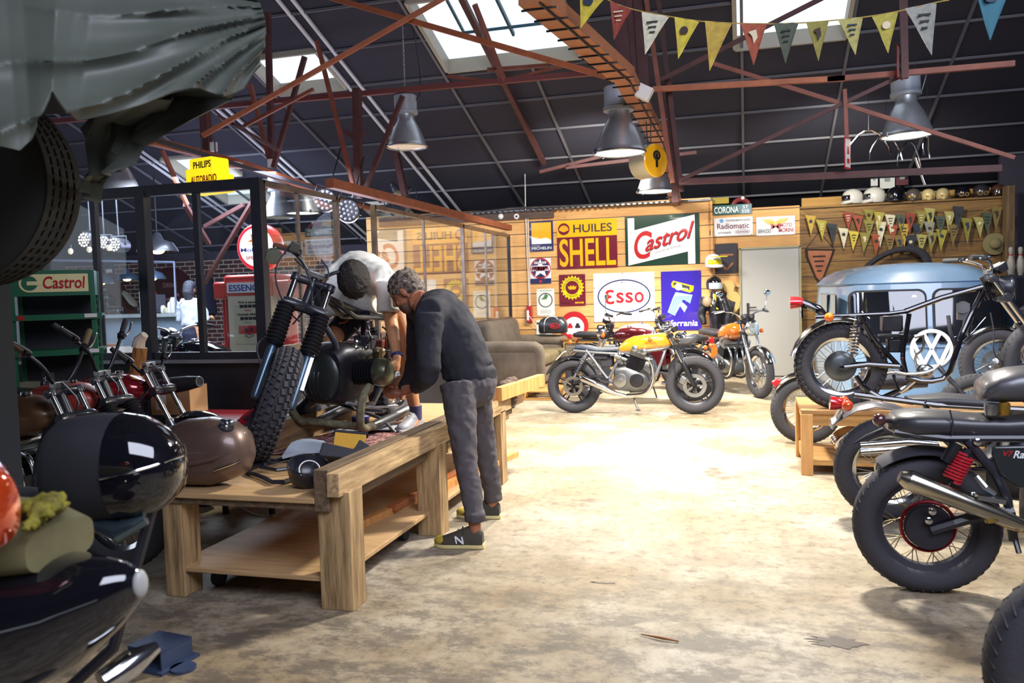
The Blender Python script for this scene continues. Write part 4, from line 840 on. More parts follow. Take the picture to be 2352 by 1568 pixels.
# ================= motorcycles =================
class Bike:
    def __init__(s,x,y,label,rz=0,group='motorcycles',z=0,name='motorcycle'):
        s.o=V(x,y,z); s.t=thing(name,label,'motorcycle',s.o,(0,0,rz),group)
    def q(s,px,py,yl=0):
        "photo point on this bike's own lengthwise plane"
        p=U(px,py,Y=s.o.y+yl)-s.o; return V(p.x,yl,p.z)
    def zz(s,ox,oy,k,yl=0): return lambda a,b,y=yl: s.q(ox+a/k,oy+b/k,y)
# ---- yellow four-cylinder roadster in front of the wall ----
B=Bike(-2.01,9.71,'yellow motorcycle with dark seat and chrome four-into-one exhaust standing in front of the wall signs'); t=B.t; z=B.zz(1240,640,4.9)
ra=z(385,1180); fa=z(1745,1190); R1,R2=.325,.335; ra.z=R1; fa.z=R2
M_SAT=mat('satin_black','26262c',.45)
ty=tyre(t,ra,R1,.135,name='rear_tyre'); rim(ty,ra,R1,.13,'mag',M_DST,hcol=M_DST,disc=.12,dside=2)
ty=tyre(t,fa,R2,.13,name='front_tyre'); rim(ty,fa,R2,.12,'mag',M_DST,hcol=M_DST,disc=.135,dside=2)
fk=z(1465,640); fork(t,(fk.x,0,fk.z),fa,.10,slid=M_DST)
M_FRM=mat('frame_silver','8d9097',.35,.7)
f=MB()
for s_ in(-1,1):
    y=.12*s_
    f.tube([z(520,800,y),z(600,900,y),z(660,990,y),z(760,1120,y)],.016,10,smooth=1).tube([z(920,850,y),z(850,980,y),z(780,1120,y)],.018,10,smooth=1)
    f.tube([z(380,805,y),z(640,830,y),z(900,845,y),z(1100,830,y*.6),z(1440,700,y*.3)],.015,10).tube([z(1430,740,y*.4),z(1380,900,y),z(1290,1130,y),z(1180,1240,y),z(900,1250,y),z(780,1130,y)],.017,10,smooth=1)
f.build('frame',M_FRM,t)
f=MB()
for s_ in(-1,1): f.tube([z(800,1130,.1*s_),z(620,1080,.1*s_),z(385,1180,.1*s_)],.02,10,smooth=1)
f.lathe([(.02,-.13),(.02,.13)],ra,(0,1,0),14).build('swingarm',M_DST,t)
for s_ in(-1,1): shock(t,z(530,840,.13*s_),z(385,1110,.13*s_),.033,M_BLK,M_ALU)
ec=z(1040,1115); E1=four_engine(t,(ec.x,0,ec.z+.0),1.0,M_STL)
tk=[(1480,690,742,.05),(1440,635,775,.10),(1380,605,790,.125),(1300,607,800,.14),(1150,630,815,.15),(1040,645,825,.14),(960,680,838,.12),(900,735,838,.08),(860,790,812,.05)]
def side_loft(rows,n=20,e=.7,z=z,cut=0): return loft([(z(a,0).x,z(a,b1).z,z(a,b0).z,w,e) for a,b0,b1,w in reversed(rows)],n)
side_loft(tk).build('fuel_tank',mat('tank_yellow','d08f22',.22,coat=1),t,60)
side_loft([(1478,740,748,.06),(1440,745,785,.112),(1350,762,806,.137),(1150,785,835,.158),(1000,800,858,.152),(950,805,850,.13),(860,800,815,.10)]).build('tank_lower_band',mat('band_silver','7b7d84',.25,.6,coat=.5),t,60)
letters(t,'HONDA',z(1185,0).x,z(1310,0).x,z(0,738).z,z(0,712).z,mat('tank_print','6a4a1c',.4),y=-.152,th=.002)
MB().prism([(z(1215,0).x,z(0,690).z),(z(1230,0).x,z(0,655).z),(z(1270,0).x,z(0,690).z),(z(1240,0).x,z(0,705).z)],-.156,-.15).build('wing_badge',mat('badge_rust','c0702a',.4),t)
MB().lathe([(.035,0),(.03,.015),(0,.018)],z(1290,607)+V(0,0,-.004),(0,0,1),20).build('filler_cap',M_CHR,t)
side_loft([(880,768,812,.10),(780,775,815,.12),(640,775,818,.13),(540,750,805,.13),(460,742,795,.12),(395,748,792,.10),(360,780,798,.05)],e=.6).build('seat',mat('seat_blue_black','3a4252',.5,bump=.1,vscale=40),t,60)
side_loft([(900,815,838,.11),(640,820,845,.12),(400,800,825,.10)]).build('seat_rail',M_ALU,t)
fender(t,ra,.37,.16,PI*.42,PI*.87,M_BLK,'rear_mudguard')
c=z(240,865); MB().box((c.x,0,c.z),(.012,.2,.13),(0,.75,0)).build('number_plate',mat('bare_plate','cabfa6',.5),t,bev=.003)
muffler(t,z(855,1290,-.15),z(450,1105,-.19),.026,.045,M_CHR); MB().tube([ec+V(-.05,-.11,-.19),z(1000,1330,-.13),z(855,1290,-.15)],.022,12,smooth=1).build('exhaust_link',M_CHR,t)
muffler(t,z(855,1300,.15),z(480,1150,.17),.026,.045,M_CHR)
bars(t,(fk.x-.02,0,fk.z+.05),[(0,.05,.0),(.02,.14,.02),(.0,.27,.03),(-.06,.38,.025)],gauges=1,bcol=M_BLK)
hc=z(1615,655); headlight(t,(hc.x,0,hc.z-.01),.075,(1,0,-.05))
loft([(hc.x-.03,hc.z-.1,hc.z+.02,.07),(hc.x+.04,hc.z-.10,hc.z+.03,.10),(hc.x+.13,hc.z-.07,hc.z+.04,.09),(hc.x+.17,hc.z-.03,hc.z+.03,.04)]).build('nose_cowl',mat('cowl_grey','4c4c52',.3,coat=.4),t,60)
MB().tube([z(1060,1340,-.1),z(1085,1420,-.14),z(1108,1475,-.17)],.011,8).ell(z(1108,1480,-.17),(.03,.02,.008)).build('side_stand',M_BLK,t)
MB().tube([z(850,1170,-.2),z(700,1160,-.2),z(650,1120,-.19)],.009,8,smooth=1).cyl(z(650,1120,-.18),z(650,1120,-.26),.013).build('footpeg',M_BLK,t)
MB().box(z(700,870,0),(.16,.2,.06)).box(z(760,930,0),(.14,.16,.12)).build('battery_box',M_MATT,t,bev=.01)
MB().tube([z(1560,1130,-.07),z(1500,1000,-.08),z(1530,870,-.06),z(1490,700,-.03)],.005,6,smooth=2).build('brake_hose',M_BLK,t)
MB().box(z(1610,1140,-.08),(.07,.04,.09),(0,.5,0)).build('caliper',M_ALU,t,bev=.01)
# ---- generic roadster used for the parked background bikes ----
def roadster(x,y,rz,label,tankc,seatc=None,gait=0,mirror=None,wire=True,hl=.095,stripped=0,zo=0,bar=0,tw=.14,steer=1,up=.0,lean=0,short=0,grip='2b2b30',fr=.33,fc=None):
    B=Bike(x,y,label,rz,z=zo); t=B.t; t.rotation_euler=(lean,0,rz); wb=1.42
    a=(0,0,.32); b=(wb,0,fr)
    ty=tyre(t,a,.32,.11,name='rear_tyre'); rim(ty,a,.32,.1,drum=.08,hub=.06)
    ty=tyre(t,b,fr,.095,name='front_tyre'); rim(ty,b,fr,.085,disc=.13,dside=-1,hub=.05)
    fork(t,(wb-.33,0,.98),b,.095,'gaiter' if gait else 'plain'); fender(t,b,fr+.03,.13,PI*.15,PI*.85,fc or M_CHR,'front_mudguard'); fender(t,a,.36,.15,PI*.25,PI*.9,M_CHR,'rear_mudguard')
    f=MB()
    for s in(-1,1):
        y=.11*s
        f.tube([(wb-.36,0,.88),(wb-.45,y*.6,.72),(wb-.50,y,.32),(wb-.62,y,.2),(.5,y,.2),(.42,y,.4),(.38,y,.7)],.016,8,smooth=1).tube([(wb-.36,0,.9),(.75,y*.5,.78),(.38,y,.72),(-.12,y,.74)],.015,8).tube([(.45,y,.38),(0,y,.32)],.018,8)
    f.build('frame',M_BLK,t)
    for s in(-1,1): shock(t,(.06,.13*s,.68),(-.0,.13*s,.36),.03)
    four_engine(t,(.66,0,.40),.92,M_STL)
    loft([(.40,.76,.80,.07),(.46,.74,.88,.115),(.60,.72,.94,tw),(.78,.72,.965,tw+.01),(.92,.74,.95,tw),(1.01,.78,.90,.08),(1.04,.82,.86,.03)],24,.75).build('fuel_tank',tankc,t,60)
    MB().lathe([(.032,0),(.03,.014),(0,.018)],(.82,0,.962),(0,0,1),18).build('filler_cap',M_CHR,t)
    loft([(-.2,.77,.83,.08),(-.12,.76,.86,.13),(.1,.76,.85,.14),(.3,.75,.83,.13),(.43,.76,.83,.10)],20,.6).build('seat',seatc or M_SAT,t,60)
    for s in(-1,1):
        muffler(t,(.35,.17*s,.24),(-.25,.19*s,.30),.025,.045,M_CHR); MB().box((.40,.125*s,.56),(.2,.02,.2)).build('side_panel',tankc,t,bev=.02)
        (None if stripped else (indicator(t,(wb-.30,.2*s,.86)),indicator(t,(-.22,.15*s,.70))))
    MB().box((-.27,0,.78),(.06,.1,.07)).build('tail_light',M_REDL,t,bev=.012)
    if stripped: bars(t,(wb-.36,0,1.02),[(0,.05,0),(.02,.11,.06+bar),(.0,.17,.13+bar),(-.06,.30,.25+bar)],grip=grip,bcol=M_DST); MB().tube([(wb-.34,.0,1.03),(wb-.25,.05,.9),(wb-.35,-.08,.75),(wb-.5,-.1,.7)],.006,6,smooth=2).build('cable',M_BLK,t)
    else:
        bars(t,(wb-.36,0,1.02+up),[(0,.05,0),(.0,.13,.06+bar),(-.04,.3,.09+bar),(-.14,.40,.07+bar)],mirror=mirror,gauges=2,grip=grip)
        headlight(t,(wb-.20,0,.90),hl)
    MB().tube([(.55,-.12,.18),(.52,-.2,.0)],.011,8).build('side_stand',M_BLK,t)
    return t
M_TMR=mat('tank_maroon','5a1a20',.1,coat=1,metal=.3); M_TOR=mat('tank_orange','b5631c',.12,coat=1,metal=.3)
roadster(-.68,10.85,math.radians(170),'maroon motorcycle parked behind the yellow one, its round headlight towards the sofa',M_TMR,mirror=1,bar=.03)
roadster(-2.28,12.2,math.radians(-8),'motorcycle with white number panel between the maroon and the orange-tanked motorcycles',mat('tank_grey','8a8c90',.2,coat=1),bar=.06)
roadster(-.50,12.4,math.radians(-62),'motorcycle with small orange tank facing the room beside the cardboard figure',M_TOR,mirror=2,bar=.02)
# ---- bare black rolling chassis on the low wooden table ----
B=Bike(.69,6.72,'bare black motorcycle chassis without engine or tank standing on the low wooden table at right',z=.50); t=B.t; z=B.zz(1800,560,4.127)
ra=V(0,0,.325); ty=tyre(t,ra,.325,.12,knob=(44,(-.9,-.3,.3,.9),.008,.026,.03),name='rear_tyre'); rim(ty,ra,.325,.10,drum=.115,hub=.06,hcol=mat('hub_grey','5e6468',.35,.7))
fa=V(1.42,0,.34); ty=tyre(t,fa,.34,.10,name='front_tyre'); rim(ty,fa,.34,.09,drum=.08)
hd=z(2010,330); fork(t,(hd.x-.04,0,hd.z),fa,.09,slid=M_GBL)
f=MB(); G_=M_GBL
for s_ in(-1,1):
    y=.10*s_
    f.tube([z(300,690,y),z(560,680,y),z(1000,660,y),z(1150,640,y)],.016,10).tube([z(1150,640,y),z(1500,510,y*.5),z(1900,400,y*.2)],.02,10)
    f.tube([z(740,690,y),z(830,880,y),z(1000,1060,y),z(1160,1230,y)],.018,10,smooth=1).tube([z(1160,1260,y),z(1350,1310,y),z(1560,1270,y),z(1640,1000,y),z(1720,780,y*.7),z(1900,430,y*.2)],.02,10,smooth=1)
    f.tube([z(1190,660,y),z(1160,850,y),z(1120,1050,y),z(1160,1230,y)],.017,10,smooth=1)
f.tube([z(1890,380),z(1960,520)],.035,14).build('frame',G_,t)
MB().tube([z(1770,700,-.03),z(1900,440,-.02)],.008,6).build('stay',M_ALU,t)
f=MB()
for s_ in(-1,1): f.tube([ra+V(0,.1*s_,0),z(800,1140,.1*s_),z(1100,1160,.1*s_)],.022,10)
f.lathe([(.018,-.14),(.018,.14)],ra,(0,1,0),12).build('swingarm',G_,t)
for s_ in(-1,1): shock(t,z(690,720,.14*s_),z(640,1110,.14*s_),.035,M_CHR,M_CHR)
fender(t,ra,.375,.15,PI*.36,PI*.93,M_CHR,'rear_mudguard')
c=z(125,555); MB().lathe([(.035,-.04),(.045,0),(.05,.05)],(c.x,0,c.z),(-1,0,0),20).build('tail_light',M_REDL,t); MB().tube([z(180,560),z(330,620),z(400,680)],[.03,.035,.02],10).box(z(170,640),(.012,.16,.1)).build('tail_bracket',G_,t)
for s_ in(-1,1): 
    c=z(430,695,.16*s_); indicator(t,c,r=.035); MB().cyl(c,c+V(.1,-.06*s_,0),.01).build('indicator_stem',M_CHR,t)
MB().box(z(1020,750,0),(.14,.14,.12)).box(z(1050,870,0),(.22,.16,.02)).box(z(1060,960,0),(.12,.14,.10)).build('battery_tray',M_DST,t,bev=.01)
MB().tube([z(1100,870,0),z(1080,930,0)],[.045,.04],14).build('air_filter',M_WPL,t)
MB().tube([z(1240,880,-.12),z(1320,860,-.12)],.014,10).tube([z(1320,860,-.12),z(1330,1000,-.12),z(1240,1060,-.1),z(1260,1180,-.08)],.009,8,smooth=1).build('kick_start',M_ALU,t)
MB().tube([z(1050,1210,-.14),z(1200,1240,-.16),z(1400,1210,-.16),z(1480,1140,-.15)],.010,8,smooth=1).ell(z(1340,1200,-.05),(.06,.05,.05)).build('pedal_linkage',M_ALU,t)
MB().tube([z(1560,680,-.05),z(1580,850,-.08),z(1640,990,-.05)],.014,8,smooth=1).tube([z(1960,650,-.06),z(2000,850,-.06),z(1980,1050,-.05),z(2120,1150,-.02),z(2300,1140,0)],.005,6,smooth=2).build('cable',M_MATT,t)
MB().box(z(1700,640,0),(.07,.09,.12)).cyl(z(1700,600,-.06),z(1700,600,.06),.045).build('ignition_coil',M_STL,t)
MB().tube([z(1750,700,-.02),z(1710,860,-.02)],[.03,.02],10).build('steering_lock',M_CHR,t)
c=V(hd.x-.05,0,hd.z+.05); bars(t,c,[(0,.05,0),(.0,.12,.05),(-.10,.3,.10),(-.20,.40,.10)],gauges=2)
h=z(2120,400); headlight(t,(h.x,0,h.z-.01),.09,bucket=M_BLK)
MB().tube([z(1040,1240,-.1),z(1100,1400,-.14)],.012,8).tube([z(1260,1270,-.05),z(1100,1400,-.1)],.02,10).tube([z(1240,1260,.1),z(1150,1400,.14)],.012,8).build('centre_stand',M_CHR,t)
# low wooden table under it
t=thing('wooden_table','low pale wooden table with shelf carrying the bare black chassis','table',(1.5,7.0,0)); M_TB=wood('table_pine','e0b072','b98243',2); M_TBX=wood('table_pine_x','d9a866','a97b40',0)
MB().box((0,0,.485),(2.2,.8,.03)).build('table_top',wood('table_board','b98a56','83603a',0),t,smooth=0); MB().box((0,-.36,.425),(2.14,.03,.09)).box((0,.36,.425),(2.14,.03,.09)).box((-1.06,0,.425),(.03,.7,.09)).build('apron',M_TBX,t,smooth=0)
for a in(-1.06,1.06):
    for b in(-.36,.36): MB().box((a,b,.235),(.085,.085,.47)).build('leg',M_TB,t,smooth=0,bev=.004)
MB().box((0,0,.09),(2.1,.7,.04)).box((-1.06,0,.10),(.04,.7,.09)).build('shelf',M_TBX,t,smooth=0)
for ch in t.children: ch['_']=0; del ch['_']
# chrome header pipes and wheel on its shelf
t=thing('exhaust_pipes','bundle of curved chrome exhaust pipes lying on the shelf of the low table','exhaust pipes',(.85,6.80,.115))
for k in range(3): MB().tube([(.05,.08*k,.2),(-.13,.08*k,.18),(-.2,.08*k,.10),(-.13,.08*k,.03),(.1,.08*k,.028),(.55,.08*k,.03)],.027,12,smooth=2).build('pipe',M_CHR,t)
B=Bike(.42,7.95,'motorcycle behind the low wooden table, its red tail light and spoked wheel showing'); t=B.t
a=(.1,0,.31); ty=tyre(t,a,.31,.1,name='rear_tyre'); rim(ty,a,.31,.09); a=(1.5,0,.32); ty=tyre(t,a,.32,.1,name='front_tyre'); rim(ty,a,.32,.09)
loft([(.5,.5,.6,.1),(.8,.5,.68,.14),(1.1,.52,.64,.1)]).build('fuel_tank',M_BLK,t); MB().tube([(.1,.09,.31),(.6,.09,.34),(1.15,.05,.62)],.018).tube([(.1,-.09,.31),(.6,-.09,.34),(1.15,-.05,.62)],.018).tube([(1.2,0,.7),(1.5,.08,.32)],.02).tube([(1.2,0,.7),(1.5,-.08,.32)],.02).build('frame',M_BLK,t); fender(t,(.1,0,.31),.36,.14,PI*.4,PI*.8,M_CHR,'rear_mudguard')
MB().box((-.15,0,.56),(.08,.1,.06),(0,-.4,0)).build('tail_light',M_REDL,t,bev=.01)
# ---- black racer in the right foreground ----
B=Bike(.80,4.19,'black motorcycle with red shock springs and brushed silencer in the right foreground'); t=B.t; z=B.zz(1780,800,2.042)
ra=V(0,0,.32); ty=tyre(t,ra,.322,.135,name='rear_tyre'); rim(ty,ra,.322,.11,col=M_MATT,drum=0,hub=.09,hcol=M_DST,spokes=40,scol=mat('spoke_gold','8a7a5c',.35,.8))
MB().torus(ra+V(0,-.05,0),(0,1,0),.115,.008,40,8).build('hub_ring',mat('red_anodised','8e1c26',.3,.5),ty); MB().lathe([(.105,-.05),(.10,-.085),(.06,-.10),(0,-.105)],ra,(0,1,0),32).build('final_drive',M_MATT,ty)
fa=V(1.45,0,.33); ty=tyre(t,fa,.33,.11,name='front_tyre'); rim(ty,fa,.33,.09,disc=.14); fork(t,(1.12,0,1.0),fa,.1)
rows=[(520,330,375,.07),(560,295,395,.12),(640,285,405,.14),(760,290,400,.145),(900,305,400,.13),(1060,310,405,.12),(1250,300,400,.11)]
loft([(z(a,0).x,z(a,c_).z,z(a,b_).z,w,.65) for a,b_,c_,w in rows],24).build('seat',mat('seat_leather','2f2e33',.42,coat=.3),t,60)
MB().tube([z(820,288,-.147),z(835,350,-.15),z(830,405,-.14)],.004,6).build('seat_seam',M_MATT,t)
rows=[(945,215,240,.06),(965,150,240,.12),(1020,110,245,.14),(1100,90,245,.15),(1200,80,245,.15),(1330,85,245,.13),(1430,130,240,.08)]
loft([(z(a,0).x,z(a,c_).z,z(a,b_).z,w,.7) for a,b_,c_,w in rows],24).build('fuel_tank',mat('tank_matt_grey','5c5b5f',.38,.5,coat=.3),t,60)
m=MB().prism([(z(a,b_).x,z(a,b_).z) for a,b_ in((980,430),(975,470),(1010,560),(1090,620),(1230,620),(1260,500),(1240,425))],-.145,-.125); P_=m.build('side_panel',mat('panel_dark_green','23282a',.35,coat=.5),t,bev=.01)
letters(P_,'V7',z(1018,0).x,z(1065,0).x,z(0,455).z,z(0,432).z,C_RED,y=-.146,shear=.3,off=.04); letters(P_,'Racer',z(1072,0).x,z(1185,0).x,z(0,462).z,z(0,430).z,M_WHT,y=-.146,shear=.3,off=.04)
muffler(t,z(1165,830,-.2),z(585,600,-.24),.028,.047,mat('brushed_silencer','bdb8a8',.22,1)); MB().lathe([(.027,0),(.022,-.05),(0,-.05)],z(585,600,-.24),(z(585,600,-.24)-z(700,645,-.24)).normalized(),20).build('silencer_bore',M_MATT,t)
MB().tube([z(1020,790,-.205),z(1170,850,-.18),z(1300,860,-.12),z(1400,700,-.1)],.024,12,smooth=1).build('exhaust_pipe',mat('burnt_pipe','a39470',.25,1),t)
MB().tube([z(1010,775,-.21),z(1025,805,-.21)],[.034,.034],16).build('clamp_ring',mat('brass_clamp','a8925a',.3,.9),t)
S_=mat('spring_red','b0202c',.3,coat=.5)
for s_ in(-1,1): shock(t,z(905,470,.16*s_),z(810,650,.16*s_),.038,S_,M_BLK); MB().tube([z(855,445,.17*s_),z(800,530,.17*s_)],.025,14).build('shock_reservoir',M_DST,t)
f=MB()
for s_ in(-1,1): f.tube([z(560,390,.1*s_),z(800,420,.12*s_),z(1250,420,.1*s_)],.018).tube([z(900,430,.12*s_),z(1080,640,.12*s_),z(1120,900,.12*s_)],.02,smooth=1).tube([ra+V(0,.11*s_,0),z(900,800,.12*s_),z(1120,760,.12*s_)],.026)
f.tube([z(1110,840,-.1),z(1145,960,-.16)],.012).build('frame',M_BLK,t)
E2=loft([(.42,.28,.5,.12),(.5,.22,.62,.16),(.8,.2,.66,.17),(.95,.25,.55,.14)],20,.5).build('engine',M_DST,t,40)
for s_ in(-1,1):
    d=V(0,s_*.7,.7).normalized(); m=cyl_fins(MB(),V(.72,s_*.12,.5),d,.085,.2,9); m.build('cylinder',M_DST,E2,30); MB().lathe([(.085,.2),(.08,.27),(0,.29)],V(.72,s_*.12,.5),d,20).build('valve_cover',M_STL,E2,40)
    c=z(1075,290,.11*s_); MB().lathe([(.02,-.02),(.024,.0),(.024,.03),(.018,.035)],c,(0,0,1),16).build('brass_cap',mat('brass','b08a3a',.35,.8),t); MB().lathe([(.026,-.02),(.03,.0),(.03,.03)],c+V(-.05,0,0),(0,0,1),16).build('reservoir',M_ALU,t)
for (a,b_) in((945,435),(925,685),(735,760),(718,803)): MB().lathe([(.016,0),(.016,.02),(.009,.024),(0,.024)],z(a,b_,-.13),(0,-1,0),14).build('bolt',M_CHR,t)
fender(t,ra,.37,.17,PI*.35,PI*.70,M_MATT,'rear_mudguard'); c=z(490,335,-.12); indicator(t,c,mat('smoked_lens','4a2a2a',.2,coat=1),r=.03); MB().cyl(c,c+V(.1,.08,-.02),.01).tube([z(370,445,-.05),z(430,415,-.05),z(510,380,-.05)],[.004,.012,.012],8).build('indicator_stem',M_BLK,t)
MB().tube([z(945,600,-.2),z(985,650,-.22),z(1030,680,-.2)],[.012,.016,.012],10).box(z(1010,705,-.22),(.11,.05,.02),(0,.15,0)).build('rear_footpeg',M_ALU,t)
# ---- next bike behind it, number plate and tail light ----
B=Bike(.83,5.42,'motorcycle with red tail light and grey mudguard behind the black one with red springs'); t=B.t; z=B.zz(1780,800,2.042)
ra=V(0,0,.315); ty=tyre(t,ra,.318,.13,name='rear_tyre'); rim(ty,ra,.318,.11,drum=.08,spokes=36); fa=V(1.42,0,.33); ty=tyre(t,fa,.33,.1,name='front_tyre'); rim(ty,fa,.33,.09); fork(t,(1.1,0,.98),fa,.09)
m=MB(); G=[]
for k,(a,b_) in enumerate([(262,330),(310,300),(380,262),(460,245),(560,262),(640,300)]):
    P=z(a,b_); G.append([tuple(P+V(0,q*.085,-.03*q*q)) for q in(-1,-.6,0,.6,1)])
m.sheet(G,.005).build('rear_mudguard',mat('guard_grey','5a575c',.35,.4,coat=.4),t,60)
c=z(290,258); MB().lathe([(.03,-.03),(.042,.0),(.046,.04)],(c.x,0,c.z),(-1,0,.1),20).build('tail_light',M_REDL,t); c=z(340,268,-.1); indicator(t,c,mat('red_amber_lens','cf4a20',.2,coat=1),r=.034); indicator(t,c+V(0,.2,0),MATS['red_amber_lens'],r=.034)
c=z(285,330); MB().box(c,(.010,.17,.12),(0,.5,0)).build('number_plate',mat('plate_metal','a5a5a0',.3,.5),t,bev=.004)
f=MB()
for s_ in(-1,1):
    y=.1*s_; f.tube([z(380,130,y),z(420,190,y),z(510,240,y)],.016,8,smooth=1).tube([z(370,215,y),z(520,235,y),z(760,265,y),z(1200,290,y)],.018,8).tube([ra+V(0,y,0),(.55,y,.35),(.6,y,.7)],.02,8).tube([z(700,250,y),z(760,420,y),(.62,y,.3),(.95,y,.25),(1.1,0,.9)],.018,8,smooth=1)
    shock(t,z(650,420,.13*s_),z(590,560,.13*s_),.032,M_CHR)
f.build('frame',M_GBL,t); loft([(.5,.18,.4,.12),(.7,.16,.6,.17),(.95,.2,.5,.14)],16,.5).build('engine',M_DST,t)
for k in range(2): MB().tube([z(400,455+30*k,-.16),z(620,440+28*k,-.15),z(760,450+25*k,-.13)],[.022,.028,.022],12).build('silencer',M_CHR,t)
loft([(.1,.72,.76,.08),(.3,.7,.78,.12),(.6,.68,.76,.12)],16,.6).build('seat',M_SAT,t,60)
# ---- big near wheel in the bottom right corner ----
B=Bike(.985,2.62,'motorcycle cut off by the bottom right corner, only its big dark rear tyre in view'); t=B.t; ra=V(0,0,.33); ty=tyre(t,ra,.335,.15,name='rear_tyre'); rim(ty,ra,.335,.12,'mag',M_MATT,hcol=M_MATT)
MB().torus(ra+V(0,-.062,0),(0,1,0),.262,.003,60,6).build('rim_tape',mat('rim_tape_rust','6b3a2c',.5),ty); fa=V(1.45,0,.33); ty=tyre(t,fa,.33,.11,name='front_tyre'); rim(ty,fa,.33,.1,'mag',M_MATT,hcol=M_MATT)
f=MB()
for s_ in(-1,1): f.tube([ra+V(0,.1*s_,0),(.55,.1*s_,.38),(.7,.1*s_,.7),(1.1,.03*s_,.85)],.022).tube([(1.12,.1*s_,.9),(1.45,.1*s_,.33)],.022)
f.build('frame',M_BLK,t); loft([(.1,.72,.8,.1),(.4,.7,.78,.12),(.55,.72,.9,.13),(.9,.72,.92,.13),(1.05,.78,.85,.05)],16).build('fuel_tank_and_seat',M_BLK,t,60); loft([(.4,.2,.45,.12),(.65,.16,.65,.17),(.9,.22,.5,.14)],16,.5).build('engine',M_DST,t)
# wheel and lamp of a bike between van and chassis
B=Bike(2.02,7.75,'motorcycle in front of the van with chrome headlight beside the badge',rz=PI); t=B.t
fa=V(-.0,0,.33); c0=U(2292,835,D=7.6); t.location=(c0.x,c0.y,c0.z-.33)
ty=tyre(t,(0,0,.33),.33,.10,name='front_tyre'); rim(ty,(0,0,.33),.33,.09,disc=.12); fork(t,(-.3,0,.95),(0,0,.33),.09,slid=M_BLK); fender(t,(0,0,.33),.36,.12,PI*.2,PI*.8,M_CHR,'front_mudguard')
headlight(t,(.14,0,.16),.09); ty=tyre(t,(-1.4,0,.33),.33,.10,name='rear_tyre'); rim(ty,(-1.4,0,.33),.33,.09); MB().tube([(-.34,0,.9),(-.6,0,.5),(-1.4,.09,.33)],.02).tube([(-.34,0,.9),(-.8,0,.75),(-1.4,0,.7)],.02).build('frame',M_BLK,t); loft([(-1.0,.7,.78,.1),(-.7,.7,.9,.14),(-.42,.75,.85,.08)]).build('fuel_tank',M_BLK,t)
bars(t,(-.33,0,1.0),[(0,.05,0),(.0,.13,.06),(-.04,.3,.09),(-.12,.4,.07)])
# ================= workbench =================
M_BW=wood('bench_timber','dcbb8a','6f5132',1,1.3); M_BWZ=wood('bench_leg_timber','cfae7c','5a4128',2,1.3); M_BDK=wood('bench_dark_rail','8a7258','3c2e22',1); M_BOSB=wood('bench_board','cda779','a58458',0,1.4,knots=False)
t=thing('workbench','long rough timber workbench on casters carrying the half-built motorcycle','workbench',(-2.27,3.4,0))
def bb(name,m,x0,x1,y0,y1,z0,z1,bev=.004): return MB().box(((x0+x1)/2+2.27,(y0+y1)/2-3.4,(z0+z1)/2),(x1-x0,y1-y0,z1-z0)).build(name,m,t,smooth=0,bev=bev)
bb('bench_top',M_BOSB,-2.80,-1.93,3.38,6.6,.505,.532)
bb('bearer',M_BDK,-2.78,-1.9,3.40,3.46,.47,.505); bb('bearer',M_BW,-2.78,-1.85,4.95,5.03,.44,.505); bb('bearer',M_BW,-2.78,-1.85,6.3,6.38,.44,.505)
bb('inner_rail',M_BDK,-1.93,-1.855,3.38,6.5,.47,.665); bb('outer_rail',M_BW,-1.853,-1.79,3.36,6.62,.545,.655)
bb('side_beam',wood('beam_worn','a8865c','5b4531',1),-2.93,-2.82,3.95,6.6,.5,.69)
for x0,x1,y0 in((-1.93,-1.765,3.405),(-2.79,-2.68,3.41),(-1.93,-1.78,4.60),(-1.92,-1.79,5.95),(-2.79,-2.69,6.3)): bb('leg',M_BWZ,x0,x1,y0,y0+.14,0,.47 if x0<-2 else .56)
o=bb('lower_shelf',M_BOSB,-2.77,-1.86,3.42,6.4,.125,.15)
for x,y in((-2.62,3.6),(-1.98,3.62),(-1.98,4.5)): MB().cyl((x+2.25,y-3.4,.045),(x+2.29,y-3.4,.045),.045,n=20).box((x+2.27,y-3.4,.1),(.06,.08,.05)).build('caster',M_MATT,t,bev=.003)
for i,(p0,p1,m) in enumerate((((-2.15,4.05),(-1.78,6.3),M_PINE),((-2.05,4.5),(-1.95,6.0),wood('reddish_batten','b9713f','85492a',1)))):
    a,b=V(*p0,.17+.02*i),V(*p1,.17+.02*i); tag(MB().beam(a,b,.05,.04).build('timber_batten',m,smooth=0),['long pale batten lying along the lower shelf of the workbench','shorter reddish batten on the lower shelf of the workbench'][i],'batten')
# ---- motorcycle under repair ----
rz=math.radians(-92.7); B=Bike(-2.54,5.66,'half-built scrambler with knobbly tyres, gaitered forks and boxer engine on the workbench',rz=rz,z=.532); t=B.t; t.rotation_euler=(math.radians(-4),0,rz)
wb=1.54; R1=.335; ra=(0,0,.32); fa=V(wb,0,R1)
before=set(bpy.data.objects)
K=(46,(-1.05,-.62,-.2,.2,.62,1.05),.011,.024,.036)
ty=tyre(t,fa,R1-.008,.145,knob=K,name='front_tyre'); rim(ty,fa,R1,.1,col=M_DST,drum=.09)
top=V(wb-.40,0,1.02); fork(t,top,fa,.105,'gaiter',slid=mat('fork_blue_steel','5c6f80',.3,.7))
MB().beam(top.lerp(fa,.55)+V(0,.13,0),top.lerp(fa,.85)+V(0,.13,0),.02,.05).build('fork_guard',M_ALU,t)
bars(t,top+V(-.03,0,.05),[(0,.05,0),(0,.11,.06),(-.02,.18,.09),(-.06,.28,.08)],grip='6b4236',bcol=M_BLK,lever=1)
MB().box(top+V(.02,-.17,.17),(.05,.06,.06)).build('reservoir',mat('reservoir_grey','4b4a42',.4),t,bev=.006)
